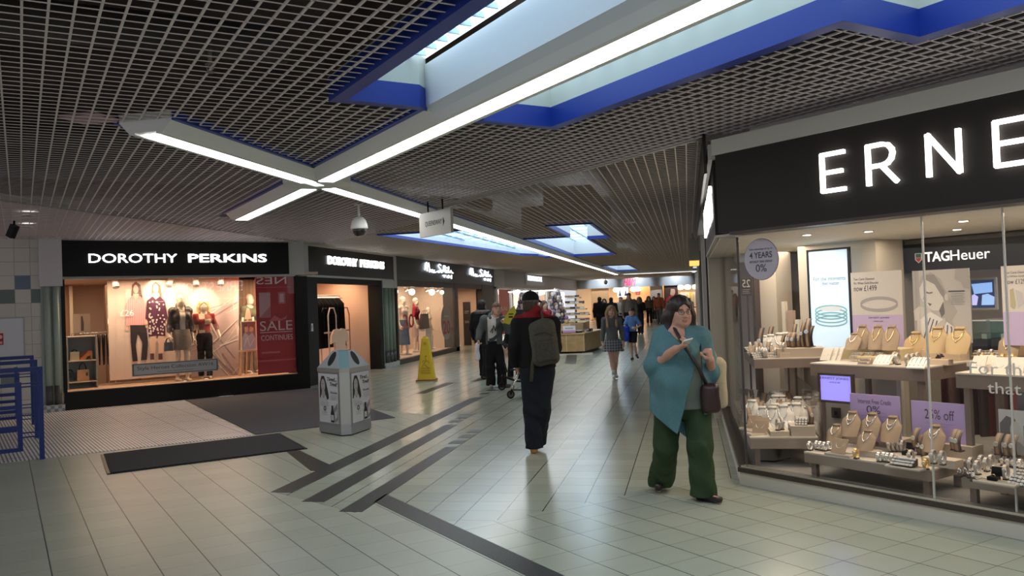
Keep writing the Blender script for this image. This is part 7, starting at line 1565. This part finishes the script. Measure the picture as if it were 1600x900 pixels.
sack('dark red and black handbag under the arm of the woman in teal', 'bag', V, V(1110, 622, -.15), (.075, .06, .12), mat((.035, .010, .012), .4), 'handbag', straps=[[V(1104, 600, -.17), V(1090, 572, -.235), V(1070, 541, -.20), V(1056, 517, -.13), V(1052, 508, -.02)]], sm=mat((.01, .008, .008), .5))

# man in a cap seen from behind
V = View(838, 708); t = person(V, 'man in a black jumper and dark jeans walking away, wearing a black cap'); J = skeleton(1.80, PI, sw=.20, hw=.085)
D = D_(pel=.165, waist=.16, chest=.175, asp=1.45, sh=.066, ua=(.062, .054), fa=(.052, .034), th=(.092, .068), ca=(.066, .046))
J['pel'] = V(840, 575, 0); J['waist'] = V(840, 556, .0); J['chest'] = V(838, 527, .01); J['neck'] = V(834, 494, .02); J['head'] = V(830, 476, .05); J['hyaw'] = PI-R(18); J['hpitch'] = R(0)
J['shl'] = V(812, 505, .02); J['shr'] = V(862, 505, .02); J['elbl'] = V(804, 543, -.02); J['wrl'] = V(806, 570, .06); J['hdl'] = unit(V(813, 590, .10)-J['wrl']); J['pnl'] = np.array([1., 0, .0]); J['thl'] = np.array([0., 1, 0]); J['curll'] = .6
J['elbr'] = V(867, 543, .03); J['wrr'] = V(857, 560, .24); J['hdr'] = unit(np.array([-.3, 1, .2])); J['pnr'] = np.array([-.5, 0, -.8]); J['thr'] = np.array([-.6, 0, .8]); J['curlr'] = .5
J['hipl'] = V(829, 582, 0); J['hipr'] = V(850, 582, 0); J['knl'] = V(832, 640, .02); J['knr'] = V(846, 640, .0); J['anl'] = V(834, 694, .02); J['anl'][2] = .09; J['anr'] = V(840, 692, .20); J['anr'][2] = .14
for k in 'lr': J['toe'+k] = J['an'+k]+np.array([0, .16, -.06])
make_body(J, D, .0065, skin(SK1), t, face=True)
BLK = cloth((.008, .007, .008)); 
def collar_reg(c): return ((c[:, 2] > J['neck'][2]-.012)).astype(int)
make_top(J, D, .0075, [BLK, cloth((.22, .012, .018))], t, off=.020, hem=.88, sleeve=1.95, name='jumper', fold=.005, neck=.078, neckz=.035, flare=.01, region=collar_reg)
make_trousers(J, D, .0075, cloth((.010, .012, .020)), t, off=.016, hem=.05, top=.98, flare=.018, fold=.006, name='jeans')
TAN = mat((.42, .20, .05), .6)
for k in 'lr': make_shoe(J, k, TAN, t, .006, 'shoe', high=.02)
make_hair(J, .007, mat((.05, .03, .02), .7), t, 'short', 0, .004)
Rm, hs, P = head_pts(J); S = Solid(J['head']-.26, J['head']+.26, .006); S.el(P(0, .018, .055), np.array([.088, .106, .090])*hs, 0, Rm); S.cut(P(0, 0, .012), Rm@np.array([0, .10, -1.])); 
S.bx(P(0, -.125, .035), np.array([.068, .055, .006])*hs, .005, .015, Rm @ rot3(0, R(12)))
S.build('cap', [BLK, mat((.10, .11, .12), .7)], t, lambda c: ((((c-J['head'])@Rm/hs)[:, 2] < .045) & (((c-J['head'])@Rm/hs)[:, 1] > -.03)).astype(int))
mb = MB(); mb.sphere(tuple(P(0, .015, .146)), .010, 8, 6); mb.build('cap_button', BLK, t)
# olive rucksack on one shoulder
c = V(850, 533, -.235); bp = thing('rucksack', 'worn olive grey rucksack slung on the right shoulder of the man in the cap', 'rucksack', V.world(np.array([c[0], c[1], c[2]-.27])), V.rz); OL = cloth((.075, .070, .055), .9, .15, 40, .3)
S = Solid((-.24, -.16, -.03), (.24, .16, .62), .008); S.bx((0, 0, .25), (.145, .075, .235), .07, 0, rot3(0, 0, R(-6))); S.el((0, -.01, .43), (.11, .07, .08), .05); S.warp(folds(.006, .8)); S.build('main_pocket', OL, bp)
S = Solid((-.22, -.2, -.03), (.22, .06, .4), .008); S.bx((.012, -.075, .17), (.11, .04, .115), .035, 0, rot3(0, 0, R(-6))); S.warp(folds(.005, 1.)); S.build('front_pocket', cloth((.06, .055, .045), .9, .15, 40, .3), bp)
mb = MB(); mb.tube([np.array(p)-np.array([c[0], c[1], c[2]-.27]) for p in (V(846, 510, -.21), V(848, 495, -.15), V(846, 487, -.05), V(845, 487, .05), V(848, 500, .16))], .012, 6, flat=2.4); mb.build('shoulder_strap', OL, bp)
mb = MB(); mb.tube([np.array(p)-np.array([c[0], c[1], c[2]-.27]) for p in (V(836, 545, -.22), V(832, 570, -.23), V(830, 596, -.20))], .009, 6, flat=2.2); mb.build('loose_strap', OL, bp)
mb = MB(); mb.tube([(-.10, -.078, .34), (0, -.088, .37), (.10, -.078, .33)], .006, 6); mb.tube([(.06, -.08, .10), (.07, -.085, .30)], .005, 6); mb.build('buckle_strap', mat((.03, .03, .025), .6), bp)

# young man facing the camera
V = View(770, 606); t = person(V, 'young man in a grey hooded jacket and white printed T-shirt facing the camera'); J = skeleton(1.72, R(12), sw=.165, hw=.08)
D = D_(pel=.14, waist=.125, chest=.145, asp=1.4, ua=(.05, .045), fa=(.044, .03), th=(.08, .06), ca=(.06, .045))
J['pel'] = V(772, 545, 0); J['waist'] = V(772, 530, 0); J['chest'] = V(773, 509, 0); J['neck'] = V(774, 494, 0); J['head'] = V(776, 483, -.03); J['hyaw'] = R(18); J['shl'] = V(757, 499, 0); J['shr'] = V(789, 500, .05)
J['elbl'] = V(750, 517, .02); J['wrl'] = V(747, 530, -.10); J['hdl'] = unit(np.array([0., -.1, -1])); J['pnl'] = np.array([1., 0, 0]); J['thl'] = np.array([0., -1, 0]); J['curll'] = .9
J['elbr'] = V(795, 516, -.06); J['wrr'] = V(790, 506, -.28); J['hdr'] = unit(V(788, 498, -.3)-J['wrr']); J['pnr'] = np.array([-.5, .8, 0]); J['thr'] = np.array([-.9, -.3, .2]); J['curlr'] = .8
J['hipl'] = V(766, 549, 0); J['hipr'] = V(779, 549, 0); J['knl'] = V(766, 575, -.02); J['knr'] = V(783, 574, -.02); J['anl'] = V(767, 600, -.02); J['anl'][2] = .085; J['anr'] = V(785, 598, .0); J['anr'][2] = .085
J['toel'] = J['anl']+np.array([.0, -.15, -.06]); J['toer'] = J['anr']+np.array([.13, -.09, -.06])
make_body(J, D, .0075, skin((.60, .34, .25)), t)
make_top(J, D, .009, cloth((.62, .60, .57)), t, off=.012, hem=.90, sleeve=.5, name='t_shirt', fold=.003, neck=.07, neckz=.02)
def open_front(S):
    a, b = V(773, 499, 0), V(786, 548, 0); S.bx((.025, -.25, 1.10), (.085, .215, .42), .02, .01, None, 's')
GJ = cloth((.115, .125, .125)); make_top(J, D, .009, GJ, t, off=.028, hem=.84, sleeve=1.95, name='hooded_jacket', fold=.005, neck=.085, neckz=.02, cutouts=[open_front])
Rm, hs, P = head_pts(J); S = Solid(J['neck']-.25, J['neck']+.25, .009); S.chain([J['neck']+[-.10, -.05, -.03], J['neck']+[-.09, .08, .02], J['neck']+[.0, .12, .03], J['neck']+[.09, .08, .02], J['neck']+[.10, -.05, -.03]], [.03, .045, .05, .045, .03], .03); S.build('hood', GJ, t)
# printed mark on the T-shirt: lettering above a swoosh, wrapped on the chest
NV = mat((.035, .04, .055), .7)
def chest(px, py): q = V(px, py, 0); return (q[0], -.148-.03*(1-min(1, (q[0]/.16)**2)), q[2])
mb = MB()
top_ = [(762, 524), (764, 529), (770, 527), (779, 519), (786, 508)]; bot_ = [(762, 524), (765, 534), (772, 532), (781, 523), (786, 508)]
for i in range(4): mb.poly([chest(*top_[i]), chest(*top_[i+1]), chest(*bot_[i+1]), chest(*bot_[i])])
for a, b in (((769, 520), (771, 508)), ((771, 508), (774, 517)), ((774, 517), (776, 505)), ((777, 514), (779, 504)), ((779, 512), (781, 503)), ((780, 508), (784, 500)), ((780, 507), (785, 506)), ((783, 505), (786, 498)), ((769, 513), (766, 519))): 
    p, q = Vector(chest(*a)), Vector(chest(*b)); mb.tube([p, q], .010, 6)
mb.build('chest_print', NV, t)
make_trousers(J, D, .009, cloth((.010, .010, .011)), t, off=.018, hem=.05, top=.99, flare=.018, fold=.005)
for k in 'lr':
    J['ff'+k] = unit(np.array([*(J['toe'+k]-J['an'+k])[:2], 0])); make_shoe(J, k, mat((.10, .07, .07), .6) if k == 'r' else mat((.3, .3, .3), .6), t, .008)
make_hair(J, .008, mat((.16, .09, .05), .7), t, 'short', 0, .006)
c = V(746, 549, -.10); sack('white plastic carrier bag hanging from the hand of the young man', 'bag', V, c, (.045, .035, .165), mat((.78, .78, .84), .5), 'carrier_bag', fold=.010, straps=[[c+[-.01, 0, .15], V(747, 533, -.10), c+[.012, 0, .15]]], h=.009)
yb = V(797, 490, -.34); o = thing('yellow_leaflet', 'folded yellow leaflet held up by the young man', 'leaflet', V.world(yb+[0, 0, -.10]), V.rz); mb = MB(); mb.prism([(-.16, -.06), (-.02, -.11), (.12, .12), (.09, .25), (-.03, .16), (-.10, .03)], -.012, .012, 'y'); mb.build('sheet', mat((.55, .50, .04), .6), o, bevel=.004); mb = MB(); mb.box(-.03, .05, -.016, -.012, .02, .05); mb.box(-.03, .06, -.016, -.012, .08, .10); mb.build('print', BLACK, o)

# girl with long fair hair
V = View(962, 592); t = person(V, 'girl with long fair hair in a grey jumper and checked skirt'); J = skeleton(1.55, R(6), sw=.145, hw=.07)
D = D_(pel=.125, waist=.105, chest=.12, asp=1.35, sh=.05, neck=.045, ua=(.042, .036), fa=(.036, .025), th=(.075, .052), ca=(.05, .034))
J['pel'] = V(958, 538, 0); J['waist'] = V(957, 527, 0); J['chest'] = V(956, 510, 0); J['neck'] = V(955, 496, 0); J['head'] = V(955, 486, -.03); J['hyaw'] = R(4); J['shl'] = V(944, 500, 0); J['shr'] = V(967, 500, 0)
J['elbl'] = V(942, 520, .03); J['wrl'] = V(941, 536, -.02); J['hdl'] = unit(np.array([.1, -.2, -1])); J['elbr'] = V(972, 520, .03); J['wrr'] = V(974, 537, -.02); J['hdr'] = unit(np.array([0, -.2, -1]))
J['hipl'] = V(954, 544, 0); J['hipr'] = V(963, 544, 0); J['knl'] = V(956, 564, -.03); J['knr'] = V(962, 565, .05); J['anl'] = V(959, 584, -.08); J['anl'][2] = .10; J['anr'] = V(961, 581, .15); J['anr'][2] = .10
J['toel'] = J['anl']+np.array([.0, -.13, -.065]); J['toer'] = J['anr']+np.array([.03, -.12, -.065])
make_body(J, D, .0075, skin((.62, .37, .28)), t); GT = cloth((.115, .125, .13))
make_top(J, D, .009, GT, t, off=.014, hem=.86, sleeve=2.0, name='jumper', fold=.004, neck=.058, neckz=.03)
def plaid(nt, P, vec):
    u = mth(nt, 'FRACT', mth(nt, 'MULTIPLY', P[0], 1/.055)); v = mth(nt, 'FRACT', mth(nt, 'MULTIPLY', P[2], 1/.055))
    ln = mth(nt, 'MAXIMUM', mth(nt, 'LESS_THAN', u, .16), mth(nt, 'LESS_THAN', v, .16)); wd = mth(nt, 'MULTIPLY', mth(nt, 'ADD', mth(nt, 'GREATER_THAN', u, .55), mth(nt, 'GREATER_THAN', v, .55)), .35)
    return mixc(nt, ln, mixc(nt, wd, (.11, .12, .14), (.035, .04, .055)), (.33, .33, .35))
make_skirt(J, .01, node_mat('checked_cloth', plaid, .9), t, J['waist'][2]-.04, V(958, 549, 0)[2], .145, .215, pleats=9)
for k in 'lr':
    make_shoe(J, k, mat((.62, .62, .60), .6), t, .008); mb = MB(); mb.cyl(tuple(J['an'+k]), tuple(J['an'+k]+np.array([0, 0, .09])), .041, .043, 12); mb.build('sock', mat((.62, .62, .62), .8), t)
make_hair(J, .0075, mat((.30, .18, .085), .6), t, 'long', .25, .010, fwd=.125)

# boy in blue
V = View(990, 563); t = person(V, 'boy in a blue T-shirt and dark shorts walking behind the girl'); J = skeleton(1.38, R(-8), sw=.135, hw=.065, stride=.12)
D = D_(pel=.12, waist=.105, chest=.115, asp=1.3, sh=.046, neck=.042, ua=(.04, .034), fa=(.034, .024), th=(.066, .047), ca=(.046, .032), )
J['head'][2] = 1.27; J['hs'] = 1.12; J['hyaw'] = R(-14); J['wrl'] = np.array([-.16, -.16, .82]); J['elbl'] = np.array([-.20, -.0, .92]); J['hdl'] = unit(np.array([.1, -.4, -.8])); J['wrr'] = np.array([.10, -.18, .86]); J['elbr'] = np.array([.22, -.02, .92]); J['hdr'] = unit(np.array([-.9, -.3, .1]))
J['anr'] = J['anr']+np.array([.05, .12, .09]); J['toer'] = J['anr']+np.array([.03, -.10, -.09])
make_body(J, D, .009, skin((.58, .33, .24)), t); make_top(J, D, .010, cloth((.11, .21, .46)), t, off=.022, hem=.86, sleeve=.75, name='t_shirt', fold=.004, neck=.058, neckz=.03)
make_trousers(J, D, .010, cloth((.008, .009, .014)), t, off=.025, hem=.07, top=.95, short=.58, name='shorts')
for k in 'lr': make_shoe(J, k, mat((.035, .025, .02), .6), t, .009)
make_hair(J, .009, mat((.035, .02, .012), .7), t, 'short', 0, .010)
c = np.array([-.19, -.17, .72]); sack('royal blue jacket bundled in the hand of the boy', 'jacket', V, c, (.11, .07, .20), cloth((.025, .05, .40)), 'folded_jacket', fold=.014, straps=[[c+[-.03, 0, .18], np.array([-.15, -.18, .80]), c+[.03, 0, .18]]], h=.010)

# people farther away
def walker(px, py, label, H, yaw, top, bot, skinc, hairc, hair='short', sleeve=2.0, hem=.84, h=.012, stride=.10, skirt=None, group='people at the far end', g=1.0, arm=None, top_name='jacket', hl=.15):
    V = View(px, py); t = person(V, label, group); J = skeleton(H, yaw, sw=.17*g, stride=stride); D = D_(pel=.150*g, waist=.135*g, chest=.152*g, ua=(.052*g, .045*g), th=(.085*g, .06*g))
    if arm: J.update({k: np.array(v)*H/1.7 if k[:2] != 'hd' else unit(v) for k, v in arm.items()})
    f = math.cos(yaw) > -.3
    make_body(J, D, h, skin(skinc), t, face=f and h < .02); make_top(J, D, h, cloth(top), t, off=.024, hem=hem, sleeve=sleeve, name=top_name, fold=.005, neck=.07)
    make_trousers(J, D, h, cloth(bot), t, off=.018, hem=.06, top=.98, flare=.012)
    for k in 'lr': make_shoe(J, k, mat((.02, .018, .017), .5), t, .010)
    make_hair(J, h*.8, mat(hairc, .7), t, hair, hl, .010); return t, V, J
DKH, BRH = (.015, .010, .008), (.09, .05, .03)
# man with a fur trimmed hood behind the young man
t, V, J = walker(757, 592, 'person in a black hooded jacket behind the young man, face turned away', 1.72, R(150), (.008, .008, .009), (.010, .010, .012), (.25, .14, .10), DKH, group='people walking in the corridor', g=1.1)
S = Solid(J['neck']-.3, J['neck']+.3, .012); S.chain([J['neck']+np.array([.13*math.cos(a), .12*math.sin(a), .02]) for a in np.linspace(0, 2*PI, 12)], [.042]*12, .02); S.build('fur_hood', cloth((.16, .13, .12), .95, .2, 40), t)
# woman in red partly hidden by the man in the cap
walker(853, 566, 'person in a red top hidden behind the man in the cap', 1.66, R(40), (.30, .02, .04), (.02, .02, .03), SK2, BRH, 'long', group='people walking in the corridor')
# child on a scooter
t, V, J = walker(804, 592, 'child in dark clothes beside the scooter, mostly behind the man in the cap', 1.22, R(25), (.012, .012, .014), (.012, .012, .014), SK2, BRH, group='people walking in the corridor', g=.82, arm={'elbl': (-.26, -.05, 1.08), 'wrl': (-.22, -.22, .98)})
# man with his arms raised and the couple beside him
t, V, J = walker(985, 528, 'tall man in a grey beige jumper standing behind the boy', 1.86, R(10), (.22, .20, .175), (.012, .012, .018), SK2, (.16, .11, .08), g=1.15, stride=.05, group='people at the far end', top_name='jumper')
walker(972, 522, 'person in a pale jacket at the left of the tall man', 1.72, R(-20), (.42, .40, .37), (.02, .02, .03), SK2, (.20, .13, .08), 'short', stride=.05)
walker(1001, 522, 'person in a black top with bare arms right of the tall man', 1.68, R(170), (.008, .008, .009), (.02, .02, .03), SK2, (.14, .07, .04), 'long', sleeve=.9)
for i, (px, py, lb, yaw, hair, c) in enumerate(((939, 526, 'person in a long black coat left of the girl, back turned', 175, 'short', (.008, .007, .008)), (946, 517, 'dark haired woman between the black coats behind the girl', 0, 'long', (.03, .02, .02)), (957, 524, 'person in a black coat right behind the head of the girl', 165, 'short', (.010, .009, .010)))):
    walker(px, py, lb, (1.74, 1.66, 1.70)[i], R(yaw), c, (.012, .012, .014), SK2, DKH, hair, hem=.72 if i != 1 else .84, stride=.04, g=1.12 if i != 1 else .95)
walker(1015, 506, 'woman with long hair in a brown open jacket walking in the distance', 1.72, R(8), (.14, .10, .07), (.010, .010, .012), SK2, (.07, .035, .02), 'long', h=.014, stride=.16)
walker(1031, 506, 'man in an orange jumper walking in the distance', 1.88, R(-6), (.40, .11, .05), (.10, .10, .11), SK2, DKH, 'short', h=.014, g=1.1, hem=.78)
walker(1023, 500, 'dark haired person between the woman and the man in orange', 1.70, R(0), (.05, .04, .04), (.02, .02, .02), SK2, DKH, 'long', h=.015)
walker(1079, 503, 'person in dark clothes at the far right by the clothes table', 1.5, R(180), (.02, .018, .018), (.02, .02, .02), SK2, DKH, 'short', h=.016)

# scooter
V = View(800, 622); t = thing('kick_scooter', 'black and silver folding kick scooter beside the man in the cap', 'scooter', (V.o[0], V.o[1], 0), V.rz)
def wheel(c, r):
    mb = MB(); mb.T = Matrix.Translation(tuple(c)) @ Matrix.Rotation(R(25), 4, 'Z'); mb.tube([(r*.8*math.cos(a), 0, r*.8*math.sin(a)) for a in np.linspace(0, 2*PI, 20)][:-1], r*.2, 6, closed=True); mb.build('wheel', BLACK, t); mb = MB(); mb.T = Matrix.Translation(tuple(c)) @ Matrix.Rotation(R(25), 4, 'Z'); mb.lathe([(r*.62, -.012), (r*.62, .012)], 14, axis='y'); mb.build('hub', mat((.15, .15, .16), .4), t)
wf = V(798, 616, -.1); wheel((wf[0], wf[1], .075), .075); wr_ = V(824, 612, .4); wheel((wr_[0], wr_[1], .075), .075)
hd = V(812, 577, .0); mb = MB(); mb.tube([(wf[0]+.02, wf[1], .14), (hd[0], hd[1], hd[2])], .02, 8); mb.build('steering_tube', CHROME, t); mb = MB(); mb.tube([(wf[0], wf[1]-.03, .075), (wf[0]+.02, wf[1], .16)], .022, 6); mb.tube([(wf[0], wf[1]+.03, .075), (wf[0]+.02, wf[1], .16)], .022, 6); mb.build('fork', BLACK, t)
a, b = np.array([wf[0]+.06, wf[1], .16]), np.array([wr_[0], wr_[1], .09]); mb = MB(); w = unit(np.array([-(b-a)[1], (b-a)[0], 0]))*.055; mb.hexa([tuple(a-w-[0, 0, .02]), tuple(a+w-[0, 0, .02]), tuple(b+w-[0, 0, .02]), tuple(b-w-[0, 0, .02])], [tuple(a-w), tuple(a+w), tuple(b+w), tuple(b-w)]); mb.build('deck', BLACK, t, bevel=.004)
ha, hb = V(788, 572, .1), V(830, 580, -.1); mb = MB(); mb.tube([hd+[-.16, -.06, .0], hd, hd+[.16, .06, .0]], .014, 8); mb.build('handlebar', BLACK, t)
V2 = View(783, 609); t = thing('kick_scooter', 'dark scooter at the feet of the young man, deck towards the right', 'scooter', (V2.o[0], V2.o[1], 0), V2.rz)
q = lambda px, py, dy=0: tuple(V2(px, py, dy)); mb = MB(); mb.tube([q(786, 590, -.12), q(792, 580, -.14), (lambda p: p)(q(788, 566, -.14))], .014, 8); mb.build('stem', BLACK, t)
mb = MB(); mb.tube([q(784, 587, -.12), q(806, 595, .1), q(826, 597, .25)], .022, 8); mb.build('deck', BLACK, t); c = V2(784, 600, -.12); mb = MB(); mb.tube([(c[0]+.06*math.cos(a), c[1], .075+.06*math.sin(a)) for a in np.linspace(0, 2*PI, 20)][:-1], .015, 6, closed=True); mb.build('wheel', BLACK, t); mb = MB(); mb.tube([(c[0], c[1], .075), q(785, 588, -.12)], .016, 6); mb.build('fork', BLACK, t)

# ------------------------------------------------------------------ shop window mannequins
MAN = mat((.72, .58, .44), .35); MANW = mat((.80, .68, .55), .35)
def mannequin(fr, x, k, z, H, label, group, yaw=0, m=MAN, tops=(), bottoms=None, skirt=None, hair=None, face=False, arm=None, h=.011, head=True, shoes=None):
    t = thing('mannequin', label, 'mannequin', fr.w(x, k, z), fr.rz, group); J = skeleton(H, yaw, sw=.15, hw=.08, stride=.06); D = D_(pel=.132, waist=.105, chest=.125, ua=(.042, .036), fa=(.036, .025), th=(.075, .052), ca=(.052, .034), bust=.05)
    if arm: J.update({kk: np.array(v)*J['s'] if kk[:2] != 'hd' else unit(v) for kk, v in arm.items()})
    make_body(J, D, h, [m], t, face=False, ears=False)
    for kw in tops: make_top(J, D, h, kw.pop('m'), t, **kw)
    if bottoms: make_trousers(J, D, h, bottoms, t, off=.014, hem=.06, top=1.0)
    if skirt: make_skirt(J, h, skirt[0], t, 1.02*J['s'], skirt[1]*J['s'], skirt[2], skirt[3], pleats=5, amp=.004)
    if hair: make_hair(J, h*.8, hair, t, 'long', .08, .012)
    mb = MB(); mb.lathe([(.16, 0), (.16, .008), (.02, .012)], 20); mb.build('base', STEEL, t)
    return t, J, D
x, _ = DPF.px(283, 520, .45); t, J, D = mannequin(DPF, x, .45, .33, 1.72, 'mannequin in a dark leather jacket and tweed skirt in the left window', 'mannequins in the left window', R(8), tops=[dict(m=cloth((.70, .56, .45)), off=.010, hem=.98, sleeve=0, name='blouse', fold=.004, neck=.07)], skirt=(cloth((.24, .19, .15), .95, .4, 120), .62, .165, .19), arm={'wrl': (-.24, -.10, .90)})
def mopen(S): S.bx((.015, -.25, 1.2), (.055, .22, .5), .01, .01, None, 's')
make_top(J, D, .011, mat((.035, .022, .02), .35), t, off=.026, hem=.97, sleeve=1.9, name='leather_jacket', fold=.005, neck=.08, cutouts=[mopen])
handbag(DPF, x-.27, .34, .33+.62, .16, .17, (.10, .10, .11), 'round dark grey bag hanging from the hand of the jacketed mannequin', hh=.09)
x, _ = DPF.px(320, 520, .55); rb = cloth((.45, .05, .05))
def blocks(c): return ((np.floor(c[:, 0]*9)+np.floor(c[:, 2]*9)) % 3).astype(int)
t, J, D = mannequin(DPF, x, .6, .33, 1.60, 'fair haired mannequin in a red and cream top in the left window', 'mannequins in the left window', R(-5), tops=[dict(m=[cloth((.42, .05, .05)), cloth((.75, .55, .38)), cloth((.30, .10, .08))], off=.014, hem=.97, sleeve=1.3, name='top', fold=.004, region=blocks)], bottoms=cloth((.014, .012, .013)), hair=mat((.80, .55, .25), .6), arm={'wrr': (.30, -.12, .92), 'elbr': (.26, .02, 1.12)})
x, _ = DPF.px(402, 520, .7); mannequin(DPF, x+.0, 1.2, .33, 1.72, 'cream mannequin in an olive top behind the easel in the left window', 'mannequins in the left window', R(20), m=MANW, tops=[dict(m=cloth((.17, .17, .11)), off=.014, hem=.92, sleeve=1.8, name='top', fold=.004)], bottoms=cloth((.20, .15, .12)))
G3 = 'mannequins in the script shop window'
x, _ = LF.px(608, 500, .6); mannequin(LF, x, .55, .14, 1.75, 'cropped mannequin with a black bag at the left of the script shop window', G3, 0, MANW, tops=[dict(m=cloth((.015, .012, .012)), off=.012, hem=.95, sleeve=0, name='top')], bottoms=cloth((.70, .55, .45)))
x, _ = LF.px(630, 500, .6); mannequin(LF, x, .6, .14, 1.82, 'bare cream mannequin in a blue denim skirt in the script shop window', G3, R(-20), MANW, tops=[dict(m=cloth((.78, .62, .50)), off=.010, hem=1.0, sleeve=0, name='top')], skirt=(cloth((.10, .13, .20)), .30, .17, .24))
x, _ = LF.px(652, 500, .6); mannequin(LF, x, .65, .14, 1.78, 'mannequin in a dark red and black top in the script shop window', G3, R(10), MANW, tops=[dict(m=[cloth((.05, .04, .04)), cloth((.35, .03, .05))], off=.014, hem=1.0, sleeve=.9, name='top', region=lambda c: (c[:, 0] < -.02).astype(int))], skirt=(cloth((.50, .38, .34)), .48, .16, .19), arm={'wrr': (.22, -.16, .98)})
x, _ = LF.px(674, 520, .6); mannequin(LF, x, .7, .14, 1.45, 'small cream mannequin in pale clothes at the right of the script shop window', G3, R(-10), MANW, tops=[dict(m=cloth((.80, .70, .55)), off=.016, hem=.86, sleeve=1.8, name='top')], bottoms=cloth((.55, .52, .50)))
x, z = LF.px(664, 520, .4); handbag(LF, x, .4, .14+.75, .75, .5, (.03, .018, .015), 'large dark brown fur bag on the stand in the script shop window', hh=.12)
t = thing('display_plinth', 'pale plinth under the fur bag in the script shop window', 'plinth', LF.w(x, .4, .14), LF.rz); mb = MB(); mb.box(-.3, .3, -.12, .12, 0, .74); mb.build('block', SHELLP, t, bevel=.01); mb = MB(); mb.box(-.32, .32, -.14, .14, .735, .75); mb.build('top', WHITE, t)
